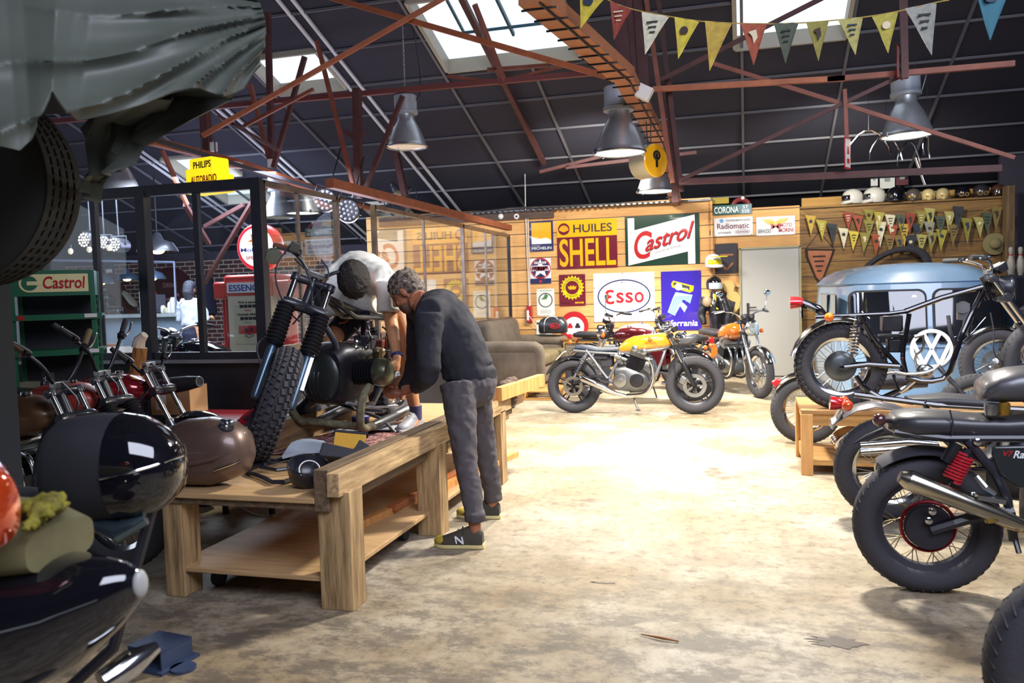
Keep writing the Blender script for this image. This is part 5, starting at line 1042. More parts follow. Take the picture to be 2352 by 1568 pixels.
a=top+V(-.02,-.27,.075); MB().lathe([(.0,0),(.048,.0),(.05,.02),(.045,.035),(0,.04)],a,(1,.1,-.1),28).build('bar_end_mirror',mat('mirror_face','7f8577',.25,.6),t)
b_=MB()
for pts in([top+V(-.0,-.2,.17),top+V(.12,-.25,.0),top+V(.06,-.1,-.2),top+V(0,0,-.25)],[top+V(.0,.0,.15),top+V(.1,.08,.1),top+V(.05,.03,-.1),top+V(.0,-.03,-.28)],[top+V(0,-.15,.1),top+V(.12,-.02,.05),top+V(.05,.07,-.25)]): b_.tube(pts,.005,6,smooth=2)
b_.build('cables',M_MATT,t)
MB().tube([top.lerp(fa,.5)+V(0,-.14,0),top.lerp(fa,.6)+V(.05,-.2,0),top.lerp(fa,.75)+V(.02,-.13,0)],.005,6,smooth=2).build('brake_hose',M_MATT,t)
new=[o for o in bpy.data.objects if o not in before and o.type=='MESH']
ax=(top-fa).normalized(); ST=Matrix.Translation(fa)@Matrix.Rotation(math.radians(38),4,ax)@Matrix.Translation(-fa)
for o in new:
    if o.get('done'): continue
    o.data.transform(ST)
f=MB()
for s in(-1,1):
    y=.1*s; f.tube([(wb-.46,0,.98),(.7,y*.5,.80),(.25,y,.78),(-.2,y,.78)],.018).tube([(wb-.50,0,.80),(wb-.56,y,.6),(wb-.66,y,.22),(.4,y,.2),(.3,y,.75)],.018,smooth=1).tube([(.4,y,.36),(0,y,.32)],.022)
f.tube([(wb-.44,0,1.04),(wb-.50,0,.78)],.032,14).tube([(wb-.46,0,.95),(.45,0,.80)],.025).build('frame',M_BLK,t)
ty=tyre(t,ra,.32,.13,knob=(44,(-.95,-.35,.35,.95),.010,.03,.036),name='rear_tyre'); rim(ty,ra,.32,.11,drum=.09)
for s in(-1,1): shock(t,(.12,.14*s,.74),(.0,.15*s,.36),.036,M_STL,M_ALU)
E3=boxer(t,(.80,0,.40),1.0)
M_WRAP=mat('wrapped_pipe','6e6850',.8,var=.4,vscale=30,bump=.5); 
for s in(-1,1): MB().tube([(.90,.27*s,.38),(.98,.27*s,.34),(.98,.25*s,.2),(.9,.22*s,.10),(.7,.2*s,.09)],.026,12,smooth=2).build('wrapped_exhaust',M_WRAP,t)
MB().tube([(.86,-.2,.11),(.86,.2,.11)],.026,12).build('wrapped_crossover',M_WRAP,t)
for s in(-1,1): muffler(t,(.72,.2*s,.09),(.05,.22*s,.14),.028,.04,M_STL)
loft([(-.22,.78,.84,.08),(0,.78,.86,.12),(.35,.78,.85,.12),(.55,.80,.84,.08)],16,.6).build('seat_base',M_BLK,t)
MB().box((.42,-.02,.60),(.14,.12,.12)).build('battery_box',M_MATT,t,bev=.01); MB().box((.30,.05,.56),(.16,.08,.14)).build('tool_cover',mat('red_brown_box','6b3326',.5),t,bev=.01)
rr=random.Random(5)
for k in range(14):
    a=V(.25+.5*rr.random(),-.14+.3*rr.random(),.55+.2*rr.random()); b=a+V(-.12+.24*rr.random(),-.06+.12*rr.random(),-.12+.2*rr.random()); MB().tube([a,a.lerp(b,.5)+V(0,0,.06*rr.random()-.02),b],.004+.004*rr.random(),6,smooth=2).build('wiring',[M_MATT,M_DST,M_ALU,mat('copper_wire','a0522d',.4,.5)][k%4],t)
for k in range(10):
    a=V(.55+.3*rr.random(),.08+.06*rr.random(),.45+.2*rr.random()); MB().lathe([(.012,0),(.016,.006),(.016,.02),(.006,.026),(.006,.04)],a,(0,1,.2),8).build('fitting',[M_ALU,M_STL][k%2],t)
MB().tube([(.62,-.1,.2),(.58,.2,.12),(.55,.32,-.0)],.012,8).tube([(.56,.30,.03),(.50,.34,.06)],.009,8).build('side_stand',M_BLK,t)
MB().tube([(.95,.1,.28),(.9,.3,.25),(.6,.32,.22)],.008,8).tube([(.75,.12,.2),(.75,.28,.2)],.012,8).box((.75,.26,.205),(.05,.09,.02)).build('footpeg',M_ALU,t)
# ---- things lying on the bench ----
ZB=.534
def onb(px,py,z=ZB): return U(px,py,Z=z)
c=onb(735,1025); G=[]
for i in range(13):
    G.append([(-2.74+.78*i/12,4.28+1.25*j/10+.03*math.sin(i*.8+j),ZB+.004+.003*math.sin(i*1.3)*math.cos(j)) for j in range(11)])
def rug_mat():
    t=NT('rug_weave'); v=t.coord(); n=t.noise(v,16,6,.7); vo=t.add('ShaderNodeTexVoronoi'); vo.inputs['Scale'].default_value=24; t.ln(v,vo.inputs['Vector'])
    c=t.ramp(n,[(.38,rgb('2a1519')),(.47,rgb('6f2c33')),(.53,rgb('b58c80')),(.6,rgb('3a1a20'))]); c=t.mix(t.ramp(vo.outputs['Distance'],[(.2,(1,1,1)),(.3,(0,0,0))]),c,rgb('35181d'))
    t.ln(c,t.b.inputs['Base Color']); t.b.inputs['Roughness'].default_value=.9; t.bump(n,.4,.01); return t.m
tag(MB().sheet(G,.005).build('rug',rug_mat(),smooth=60),'worn dark red patterned rug under the motorcycle on the workbench','rug')
# air filter
c=onb(797,1066); t=thing('air_filter','yellow pleated square air filter standing in its black housing on the rug','air filter',c,(math.radians(-28),math.radians(8),math.radians(22)))
m=MB().box((0,0,.085),(.15,.045,.13)); 
for k in range(16): m.box((-.07+.0093*k,-.024,.085),(.004,.006,.125))
m.build('filter_element',mat('filter_yellow','d9a51e',.6),t); MB().box((0,0,.155),(.165,.055,.012)).build('seal',M_MATT,t,bev=.003)
c=onb(815,1060); t.scale=(1.15,1.15,1.15); MB().prism([(-.13,0),(.11,0),(.13,.06),(.05,.10),(.03,.05),(-.12,.07)],-.05,.07).build('housing',M_MATT,t,bev=.006).location=(0,-.05,-.0)
# headlight bowl and papers
c=onb(690,1110); c.z=ZB; t=thing('headlight_bowl','empty black headlight bowl with wire rim near the end of the bench','headlight bowl',(-2.10,3.62,ZB),(0,0,0))
MB().lathe([(.0,.0),(.05,.003),(.085,.03),(.1,.08),(.105,.11),(.1,.11),(.094,.08),(.08,.035),(.0,.01)],(0,0,0),(.25,-.25,1),32).build('bowl',M_BLK,t,60); MB().torus((.027,-.027,.11),(.25,-.25,1),.1,.004,32,6).build('rim',M_CHR,t); MB().torus((.05,-.06,.09),(.5,-.6,.6),.05,.003,24,6).build('wire_ring',M_WPL,t)
def papers(name,label,corners,m,h=.02,lines=0,curl=.03):
    t=thing(name,label,'paper' if name=='paper_sheets' else 'magazine',corners[0]); P=[V(*p)-V(*corners[0]) for p in corners]; G=[]
    for i in range(7):
        u=i/6; G.append([tuple(P[0].lerp(P[1],u).lerp(P[3].lerp(P[2],u),v/4)+V(0,0,h+curl*abs(math.sin(u*2.4+v*.2))*.6)) for v in range(5)])
    MB().sheet(G,max(.003,h*.6)).build('sheet',m,t,smooth=60)
    if lines:
        for q in range(lines):
            v0=.25+.2*q; G2=[[tuple(P[0].lerp(P[1],u).lerp(P[3].lerp(P[2],u),v)+V(0,0,h+.004+curl*abs(math.sin(u*2.4+v*.8))*.6)) for v in(v0,v0+.07)] for u in(.45,.55,.65,.75,.85)]
            MB().sheet(G2,.002).build('printed_stripe',mat('stripe_slate','46526a',.7),t)
    return t
papers('paper_sheets','crumpled white paper sheets with dark blue stripes behind the headlight bowl',[onb(650,1066),onb(772,1068),onb(742,1030),onb(672,1044)],mat('paper_blue_white','b8c2cf',.6),.03,3,.06)
papers('magazine','open glossy magazine lying on the bench beside the wooden beam',[(-2.72,4.95,ZB+.012),(-2.3,5.08,ZB+.012),(-2.28,5.3,ZB+.012),(-2.6,5.25,ZB+.012)],mat('magazine_white','c9cdd2',.3),.01,0,.01)
# tubular frame with brake hose near the wheel
t=thing('tube_frame','black bent tube subframe lying at the near end of the bench','subframe',(-2.4,3.62,ZB))
P=[onb(790,1080),onb(700,1098),onb(635,1118),onb(600,1100),onb(568,1090),onb(575,1078),onb(655,1058),onb(740,1040)]; o_=V(-2.4,3.62,ZB); MB().tube([p-o_+V(0,0,.014) for p in P],.012,8,smooth=1).build('outer_tube',M_BLK,t)
P=[onb(800,1060),onb(650,1095),onb(600,1085)]; MB().tube([p-o_+V(0,0,.030) for p in P],.010,8,smooth=1).build('inner_tube',M_BLK,t)
MB().tube([onb(592,1035)-o_+V(0,0,.10),onb(594,1060)-o_+V(0,0,.02),onb(610,1075)-o_+V(0,0,.02)],.010,8,smooth=1).torus(onb(625,1070)-o_+V(0,0,.03),(.3,0,1),.03,.004,18,6).build('hose',M_MATT,t); MB().ell(onb(595,1035)-o_+V(0,0,.12),(.016,.016,.03)).box(onb(600,1035)-o_+V(0,0,.11),(.03,.02,.014)).build('fitting',M_CHR,t)
# clear water bottle
c=onb(543,1062); t=thing('water_bottle','clear plastic water bottle standing behind the brown fuel tank','bottle',c); MB().lathe([(.0,0),(.032,0),(.034,.02),(.033,.16),(.03,.18),(.014,.21),(.014,.23)],n=20).build('bottle_body',glass('bottle_plastic',(.75,.8,.82),2.5,.05),t); MB().cyl((0,0,.225),(0,0,.245),.017,n=16).build('cap',M_WPL,t); MB().lathe([(.0345,.06),(.0345,.12)],n=20,cap=False).build('paper_label',mat('bottle_label','8d98a5',.5),t)
c=onb(1010,930); t=thing('canister','translucent grey plastic canister with white label near the far end of the bench','canister',(-2.0,5.85,ZB)); MB().box((0,0,.10),(.12,.1,.20)).build('body',mat('canister_grey','a79f98',.35),t,bev=.02); MB().box((0,-.052,.12),(.09,.004,.06)).build('paper_label',M_WPL,t)
c=(-2.45,5.95,ZB); t=thing('cleaner_tin','round blue and black tin standing beside the rear tyre on the bench','tin',(-2.62,5.28,ZB)); MB().cyl((0,0,0),(0,0,.06),.06,n=24).build('tin_body',M_BLK,t); MB().cyl((0,0,.06),(0,0,.085),.062,n=24).build('lid',mat('lid_blue','2e3f9a',.3),t)
m=MB().box((-2.1,6.35,ZB+.02),(.5,.06,.04)).build('timber_batten',MATS['reddish_batten'],smooth=0); tag(m,'reddish batten lying across the far end of the workbench top','batten')
# brown leather-covered fuel tank lying on the bench corner
M_BRT=mat('tank_brown','665148',.38,.35,coat=.35,var=.12,vscale=4)
t=thing('fuel_tank','bare brown fuel tank with chrome cap resting on the near left corner of the bench','fuel tank',(-2.63,3.55,ZB),(0,0,math.radians(6)))
L=loft([(-.26,.05,.20,.07),(-.20,.02,.29,.11),(-.08,.0,.335,.135),(.05,.0,.345,.14),(.15,.03,.325,.135),(.215,.06,.28,.11),(.245,.11,.22,.06)],28,.85); L.build('tank_shell',M_BRT,t,70)
MB().tube([(-.22,-.115,.10),(-.05,-.14,.125),(.12,-.142,.16),(.2,-.115,.185)],[.004,.012,.012,.004],10).build('side_crease',M_BRT,t)
MB().lathe([(.035,-.02),(.04,.0),(.034,.012),(.0,.018)],(.155,-.06,.30),(.35,-.45,.8),20).build('cap_seat',M_BLK,t); m=MB(); 
for k in range(3): a=2*PI*k/3+.4; m.ell((.163+.02*math.cos(a),-.072+.008*math.sin(a),.318+.014*math.sin(a)),(.02,.012,.018))
m.ell((.163,-.072,.318),(.022,.014,.022)).build('filler_cap',M_ALU,t)
MB().tube([(.12,-.135,.10),(.20,-.12,.125),(.235,-.09,.14)],.005,6).build('lower_seam',M_CHR,t)

# ================= people =================
def P3(*a): return V(*a)
def head(mb,c,fwd,up,s=1,neck=None,nr=.058):
    f=V(*fwd).normalized(); u=V(*up); u=(u-f*u.dot(f)).normalized(); l=u.cross(f); M=Matrix((f,l,u)).transposed().to_4x4(); M.translation=V(*c)
    h=MB().ell((-.012,0,.03),(.098*s,.076*s,.092*s)).ell((.02,0,-.035),(.07*s,.062*s,.085*s)).ell((.055,0,-.085),(.032*s,.036*s,.03*s)).tube([(.085,0,.02),(.108,0,-.022),(.088,0,-.032)],[.010,.014,.010],8).ell((.082,0,-.058),(.014,.026,.010)).ell((.072,0,.035),(.02,.055,.014))
    for y in(-1,1): h.ell((-.008,.078*y*s,-.01),(.02,.012,.034),(0,.2,0)).ell((.066,.034*y,-.03),(.02,.02,.02))
    mb.join(h,M)
    if neck: mb.tube([V(*c)-u*.05-f*.02,V(*neck)],[nr,nr*1.15],14)
    return M
def hand(mb,w,d,pn,curl=.5,s=1,spread=.0,thumb=1,grip=None):
    "w wrist, d direction of the palm, pn palm normal; four curled fingers and a thumb on one side"
    d=V(*d).normalized(); n=V(*pn); n=(n-d*n.dot(d)).normalized(); sd=d.cross(n); w=V(*w)
    mb.tube([w-d*.02,w+d*.02,w+d*.05,w+d*.085],[.024*s,.028*s,.034*s,.030*s],12,flat=1)
    for k in range(4):
        o=w+d*.08*s+sd*((k-1.5)*.0205*s); L=[.078,.088,.082,.064][k]*s; a=0; p=o; pts=[o-d*.03,o]; ang=curl*.35
        for q in(.42,.33,.25):
            ang+=curl*.75; p=p+(d*math.cos(ang)+n*math.sin(ang)+sd*spread*(k-1.5)*.3)*L*q; pts.append(p)
        mb.tube(pts,[.0095*s,.0098*s,.009*s,.0085*s,.0072*s],8,smooth=1)
    tb=w+d*.025*s-sd*thumb*.022*s; t1=tb+(d*.6-sd*thumb*.7+n*.35).normalized()*.04*s; t2=t1+(d*.85-sd*thumb*.2+n*.5).normalized()*.032*s; t3=t2+(d*.9+n*.5).normalized()*.025*s
    mb.tube([tb,t1,t2,t3],[.014*s,.0125*s,.011*s,.009*s],8,smooth=1)
def person(label,base): t=thing('person',label,'person',base); t['b']=0; del t['b']; return t
def pb(t,mb,name,m,vox=.01,sm=4,noise=0,ns=.1,lab=None):
    o=V(*t.location); mb.v=[tuple(V(*p)-o) for p in mb.v]; return blob(mb.build(name,m,t,smooth=180,label=lab),vox,sm,noise,ns)
SK1=mat('skin','c48a62',.5,var=.08,vscale=14); SK2=mat('skin_tanned','9c6246',.5,var=.1,vscale=14)
def hairmat(n,a,b):
    t=NT(n); v=t.coord((1,1,1)); w=t.noise(v,38,6,.7); t.ln(t.ramp(w,[(.4,rgb(a)),(.62,rgb(b))]),t.b.inputs['Base Color']); t.b.inputs['Roughness'].default_value=.5; t.bump(w,.8,.02); return t.m
H1=hairmat('dark_hair','0d0a09','2c2019'); H2=hairmat('grey_brown_hair','2a211d','8a7a6c'); H3=hairmat('waitress_hair','1a191f','3a3a46')
def hair(t,M,m,s=1,noise=.02,ns=.03,long=0,vox=.006,back=0):
    h=MB().ell((-.022,0,.045),(.105*s,.086*s,.092*s)).ell((-.055,0,.0),(.07*s,.08*s,.085*s))
    for k in range(26):
        a=k*2.4; z=.02+.10*((k*7)%10)/10; q=math.sqrt(max(.05,1-((z-.045)/.095)**2)); h.ell((-.022+.088*q*math.cos(a),.072*q*math.sin(a),z),(.022,.02,.018))
    if long: h.ell((-.0,0,.06),(.11,.10,.09)).tube([(-.05,0,.05),(-.08,0,-.05),(-.08,0,-.22)],[.085,.09,.05],12)
    b=V(*t.location); h.v=[tuple(M@V(*p)-b) for p in h.v]; return blob(h.build('hair',m,t,smooth=180),vox,2,noise,ns)
def shoe(t,heel,d,m,sole,L=.28,up=.10,w=.048,extra=None,lab=None):
    d=V(*d).normalized(); h=V(*heel); s=MB(); n=10; R=[];R2=[]
    b=V(*t.location); sd=V(-d.y,d.x,0); prof=[(-.0,.034,.075),(.03,.04,.10),(.08,.038,.108),(.13,.04,.09),(.17,.045,.072),(.22,.046,.055),(.26,.036,.042),(.285,.016,.03)]
    for x,hw,hh in prof: R.append([h+d*x*(L/.285)+sd*hw*math.cos(a)*w/.048+V(0,0,.02+hh*max(0,math.sin(a))) for a in [2*PI*k/16 for k in range(16)]])
    s=MB().rings([[p-b for p in r] for r in R]); S_=s.build('shoe',m,t,60,label=lab)
    for x,hw,hh in [(-.008,.03,0)]+[(x,hw+.004,hh) for x,hw,hh in prof]+[(.292,.012,0)]: R2.append([h+d*x*(L/.285)+sd*hw*math.copysign(abs(math.cos(a))**.6,math.cos(a))*w/.048+V(0,0,.014+.014*math.copysign(abs(math.sin(a))**.4,math.sin(a))) for a in [2*PI*k/12 for k in range(12)]])
    MB().rings([[p-b for p in r] for r in R2]).build('sole',sole,S_,40)
    l=MB()
    for k in range(4): x=.11+.026*k; l.tube([h+d*x-sd*.03+V(0,0,.085-.014*k)-b,h+d*(x+.008)+V(0,0,.122-.017*k)-b,h+d*x+sd*.03+V(0,0,.085-.014*k)-b],.0035,6)
    l.build('laces',extra or M_WPL,S_); return S_,d,sd,h,b
# -- man in the black jumper, feet on the floor, bending over the bench --
t=person('man in black jumper and grey jeans bending over the right side of the bench',(-1.6,4.75,0))
fA=U(1098,1225,Y=4.42); fA=V(-1.50,4.42,0); fB=V(-1.50,5.05,0)
hipA=U(1052,880,Y=4.62); hipB=U(1085,875,Y=4.86); knA=U(1070,1065,Y=4.52); knB=U(1118,1050,Y=5.0); anA=U(1092,1215,Y=4.44); anB=U(1133,1165,Y=5.06)
pel=U(1078,862,Y=4.75); mid=U(1052,790,Y=4.75); che=U(1012,728,Y=4.75); nk=U(962,690,Y=4.75); hd_=U(932,672,Y=4.78)
shA=U(985,720,Y=4.55); shB=U(965,712,Y=4.95); elA=U(985,858,Y=4.48); wrA=U(952,893,Y=4.72); elB=U(955,850,Y=5.05); wrB=U(925,905,Y=4.98)
b=MB(); b.tube([pel,mid,che,nk],[.12,.11,.13,.065],16,smooth=1).ell(pel,(.13,.14,.12)).tube([shA.lerp(che,.15),che,shB.lerp(che,.15)],[.04,.09,.04],12)
for h_,k_,a_ in((hipA,knA,anA),(hipB,knB,anB)): b.tube([h_,h_.lerp(k_,.5),k_,k_.lerp(a_,.35),a_,a_-V(0,0,.06)],[.085,.078,.056,.054,.034,.036],12)
for a_ in(anA,anB): b.tube([a_-V(0,0,.05),a_-V(.10,0,.09),a_-V(.18,0,.105)],[.035,.035,.028],10)
for s_,e_,w_ in((shA,elA,wrA),(shB,elB,wrB)): b.tube([s_,e_,e_.lerp(w_,.3),w_],[.045,.036,.036,.027],12)
hand(b,wrA,(-1,.1,-.15),(0,.6,-.9),.75,1.0); hand(b,wrB,(-1,-.25,.1),(0,-.7,.4),.7,1.0,thumb=-1)
Mh=head(b,hd_,(-.80,-.10,-.60),(-.5,.0,.85),1.03,neck=nk); pb(t,b,'body',SK2,.007,3)
hair(t,Mh,H2,1.03,.016,.02)
bd=MB().ell((.035,0,-.07),(.058,.062,.055)); bd.v=[tuple(Mh@V(*p)) for p in bd.v]; pb(t,bd,'beard',mat('beard_brown','5f4232',.8,var=.3,vscale=60),.006,2,.008,.01)
j=MB().tube([pel+V(-.0,0,.02),mid,che,nk+V(.03,0,-.02)],[.158,.165,.185,.085],20,smooth=1).tube([shA+V(0,0,.0),che+V(0,0,.02),shB],[.085,.16,.085],14)
for s_,e_,w_ in((shA,elA,wrA),(shB,elB,wrB)): j.tube([s_,s_.lerp(e_,.5),e_,e_.lerp(w_,.5),w_.lerp(e_,.1)],[.088,.077,.072,.060,.044],14,smooth=1)
j.tube([pel+V(0,0,-.02),pel+V(.0,0,.05)],[.168,.166],18); M_JUM=mat('black_jumper','22222b',.85,bump=.2,vscale=120); pb(t,j,'jumper',M_JUM,.011,6,.018,.08)
j=MB().ell(pel+V(.015,0,-.05),(.155,.17,.15))
for h_,k_,a_,hp in((hipA,knA,anA,1),(hipB,knB,anB,0)): j.tube([h_+V(.0,0,.0),h_.lerp(k_,.5)+V(.0,0,0),k_,k_.lerp(a_,.4)+V(.01,0,0),a_+V(0,0,.05)],[.112,.088,.068,.064,.055],16,smooth=1).tube([a_+V(0,0,.045),a_+V(0,0,.1)],[.062,.062],16)
M_JEA=mat('grey_jeans','4c474b',.85,var=.18,vscale=9,bump=.2); pb(t,j,'jeans',M_JEA,.010,3,.02,.05)
o=V(*t.location); pk=MB(); q=[U(a,b_,Y=4.52)-o for a,b_ in((1072,890),(1112,880),(1116,925),(1096,942),(1076,925))]; 
M_SHO=mat('shoe_dark_suede','3b372e',.8,var=.2); M_SOL=mat('shoe_sole','cdbf86',.6)
for a_,hl in((anA,fA),(anB,fB)):
    S_,d,sd,h,bq=shoe(t,(a_.x+.045,a_.y,0),(-1,-.12,0),M_SHO,M_SOL,extra=mat('lace_dark','2b2823',.8))
    MB().ell(h+d*.245+V(0,0,.04)-bq,(.045,.04,.028),(0,0,math.atan2(d.y,d.x))).build('toe_cap',mat('mustard_suede','a08a2c',.8),S_)
    m=MB(); c=h+d*.125-V(sd.x,sd.y,0)*(-.043 if sd.y<0 else .043)+V(0,0,.055)-bq; s_=-1 if sd.y>0 else 1; c=h+d*.125+sd*s_*.046+V(0,0,.055)-bq
    c.y=min(c.y,(h+d*.125-bq).y-.044)
    for (x0,z0,x1,z1) in((-.022,-.02,-.03,.02),(-.03,.02,.018,-.02),(.018,-.02,.010,.02)): m.beam(c+V(x0,0,z0),c+V(x1,0,z1),.006,.009)
    m.build('letter_mark',M_WHT,S_,smooth=0)
# -- man in white T-shirt straddling the motorcycle, bent forward --
t=person('man in white T-shirt standing on the workbench, bent double over the motorcycle',(-2.5,5.4,.53))
z0=.53; aL=V(-2.22,5.33,z0+.10); aR=V(-2.86,5.05,z0+.25); kL=V(-2.30,5.35,z0+.52); kR=V(-2.80,5.2,z0+.62); hL=V(-2.42,5.62,z0+.92); hR=V(-2.66,5.58,z0+.92)
pel=V(-2.54,5.60,1.47); c1=U(812,632,Y=5.35)+V(0,0,0); mid=pel.lerp(c1,.5)+V(0,0,.07); nk=U(815,640,Y=4.98); hd_=U(814,648,Y=4.74)
sL=U(888,648,Y=5.02); sR=U(748,655,Y=5.12); eL=U(898,735,Y=5.0); wL=U(912,822,Y=4.85); eR=U(948,862,Y=5.12); wR=U(905,880,Y=5.02); sR2=U(765,690,Y=5.1)
b=MB().tube([pel,mid,c1,nk+V(0,.05,.0)],[.14,.125,.145,.07],16,smooth=1).tube([sR,c1,sL],[.07,.12,.07],12).ell(pel,(.16,.14,.14))
for h_,k_,a_ in((hL,kL,aL),(hR,kR,aR)): b.tube([h_,h_.lerp(k_,.5),k_,k_.lerp(a_,.35),a_,a_-V(0,.0,.05)],[.085,.078,.056,.056,.036,.036],12).tube([a_-V(0,0,.04),a_+V(0,-.1,-.07)],[.034,.03],10)
b.tube([sL,eL,eL.lerp(wL,.3),wL],[.054,.044,.044,.029],14); hand(b,wL,(-.25,-.1,-1),(-.95,.1,-.2),.8,1.0,thumb=1)
b.tube([U(905,690,Y=5.1),U(930,770,Y=5.1),eR],[.05,.046,.044],14,smooth=1).tube([eR,eR.lerp(wR,.5),wR],[.044,.036,.028],12); hand(b,wR,(-.9,-.3,-.1),(-.1,.3,.9),.6,1.0,thumb=-1)
Mh=head(b,hd_,(.05,.12,-1),(.40,-.92,.05),1.08,neck=nk); pb(t,b,'body',SK1,.007,3)
hair(t,Mh,H1,1.22,.012,.03)
j=MB().tube([pel+V(0,-.02,.02),mid,c1,nk+V(0,.10,-.0)],[.15,.165,.185,.10],22,smooth=1).tube([sR,c1+V(0,0,.02),sL],[.09,.165,.09],14)
j.tube([sL,sL.lerp(eL,.55),sL.lerp(eL,.78)],[.09,.082,.085],14).tube([sR,sR2,sR2+V(0.01,0,-.10)],[.09,.085,.08],14).tube([mid+V(0,-.1,-.1),c1+V(0,-.05,-.16)],[.13,.15],14).tube([U(762,690,Y=5.25),U(825,700,Y=5.2),U(868,688,Y=5.2)],[.11,.10,.11],14)
M_TSH=mat('white_tshirt','d3d2cc',.85,bump=.1,vscale=90); pb(t,j,'t_shirt',M_TSH,.011,6,.03,.13)
j=MB().ell(pel+V(0,.02,-.04),(.17,.15,.14)).tube([hL,hL.lerp(kL,.8)],[.12,.085],14).tube([hR,hR.lerp(kR,.8)],[.12,.085],14); pb(t,j,'shorts',mat('dark_shorts','26242c',.8),.012,4,.02,.08)
o=V(*t.location); m=MB().torus(U(912,816,Y=4.86)-o,(wL-eL).normalized(),.031,.008,24,6,sy=1.3).build('watch_strap',mat('strap_blue','27337a',.5),t)
for a_,m_,s_,d_ in((aL,mat('trainer_grey','8d8f98',.5,var=.2),M_WPL,(-.12,-1,0)),(aR,M_BLK,M_DST,(-.1,-1,0))):
    S_,*_=shoe(t,(a_.x,a_.y+.05,a_.z-.10),d_,m_,s_,L=.28,w=.052)
    MB().tube([a_-o-V(0,0,.03),a_-o+V(0,0,.06)],[.042,.044],14).build('sock',mat('sock_blue','4a4a72',.8),t)
S.cursor.location=(0,0,0)
# ================= sofa corner =================
M_SOF=mat('sofa_velour','5d5248',.85,var=.28,vscale=5,bump=.15); M_SOD=mat('sofa_cushion','4c433b',.85,var=.25,vscale=5,bump=.2)
t=thing('sofa','worn grey-brown velour sofa on wooden pallets against the glass partition','sofa',(-3.24,12.0,.13))
def cush(c,s,m,name,rot=None,bev=.05):
    o=MB().box((0,0,0),s).build(name,m,t,smooth=180,bev=bev); o.location=c
    if rot: o.rotation_euler=rot
    o.modifiers['bevel'].segments=4; return o
cush((0,-.86,.27),(.92,.16,.50),M_SOF,'armrest'); m=MB().tube([(-.46,-.86,.56),(.40,-.86,.56),(.47,-.86,.53),(.48,-.86,.30),(.48,-.86,.05)],[.095,.095,.09,.075,.07],14,smooth=1); m.build('arm_roll',M_SOF,t)
cush((0,.86,.27),(.92,.16,.50),M_SOF,'armrest'); MB().tube([(-.46,.86,.56),(.44,.86,.56),(.48,.86,.50)],.095,14,smooth=1).build('arm_roll',M_SOF,t)
cush((.02,0,.15),(.93,1.62,.26),M_SOF,'base'); 
for y in(-.40,.40): cush((.08,y,.36),(.86,.78,.17),mat('seat_cushion_olive','62583e',.85,var=.3,vscale=5,bump=.15),'seat_cushion'); cush((-.34,y,.66),(.24,.80,.54),M_SOD,'back_cushion',(0,-.16,0),.09)
cush((-.44,0,.42),(.10,1.8,.74),M_SOF,'back',None,.04)
for i,(x,y) in enumerate(((-2.98,11.25),(-3.0,12.35))):
    t2=thing('pallet',['pale wooden pallet under the near end of the sofa','pale wooden pallet under the far end of the sofa'][i],'pallet',(x,y,0)); m=MB()
    for k in range(5): MB().box((0,-.4+.2*k,.118),(1.1,.12,.02)).build('deck_board',M_TBX,t2,smooth=0)
    for a in(-.49,0,.49):
        MB().box((a,0,.06),(.1,.9,.09)).build('bearer',M_TB,t2,smooth=0)
    for k in(-.4,.4): MB().box((0,k,.01),(1.1,.1,.018)).build('bottom_board',M_TBX,t2,smooth=0)
# gear bag on the far arm
t=thing('helmet_bag','black BELL helmet bag with white piping standing on the far sofa arm','bag',(-2.95,12.86,.80))
b=MB(); R=[]
for k,(z,w,d) in enumerate(((0,.2,.1),(.02,.23,.12),(.14,.235,.12),(.22,.2,.10),(.26,.13,.06))): R.append([V(w*math.copysign(abs(math.cos(a))**.6,math.cos(a)),d*math.copysign(abs(math.sin(a))**.6,math.sin(a)),z) for a in [2*PI*q/20 for q in range(20)]])
b.rings(R); o=b.build('bag_body',M_BLK,t,60); MB().prism(circ(.05,.12,.085,28,rz=.045),-.135,-.12).build('badge',C_RED,o,smooth=0); MB().prism(circ(.05,.12,.075,28,rz=.036),-.138,-.134).build('badge_face',M_BLK,o,smooth=0)
letters(o,'BELL',-.01,.11,.10,.14,C_RED,y=-.139,off=.03); MB().tube([(-.12,-.11,.03),(-.12,-.11,.2),(-.06,-.06,.27),(.05,-.06,.27),(.1,-.09,.22)],.006,6,smooth=1).tube([(-.2,-.03,.1),(-.16,-.02,.24)],.006,6).build('piping',M_WPL,o)
# speaker cabinet behind the bikes
c=U(1322,795,Y=12.9); t=thing('radio_cabinet','old wooden topped radio cabinet with perforated grille between sofa and motorcycles','cabinet',(c.x+.14,12.95,0))
MB().box((0,0,.36),(.62,.4,.66)).build('cabinet_body',M_PW,t,smooth=0,bev=.01); MB().box((0,0,.705),(.68,.44,.03)).build('cabinet_top',wood('cabinet_top','9c6a3a','6a4322',0),t,smooth=0); m=MB().box((0,-.205,.45),(.52,.01,.36)); m.build('grille',mat('grille','8d8474',.5,.3),t,smooth=0)
m=MB()
for i in range(16):
    for j in range(9): m.box((-.23+.031*i,-.212,.29+.04*j),(.014,.004,.014),(0,.78,0))
m.build('grille_holes',M_MATT,t,smooth=0); MB().tube([(-.27,-.21,.26),(-.27,-.21,.64),(.27,-.21,.64),(.27,-.21,.26)],.012,8).build('grille_trim',M_CHR,t)
for x in(-.26,.26):
    for y in(-.15,.15): MB().cyl((x,y,0),(x,y,.04),.02,n=10).build('leg',M_BLK,t)
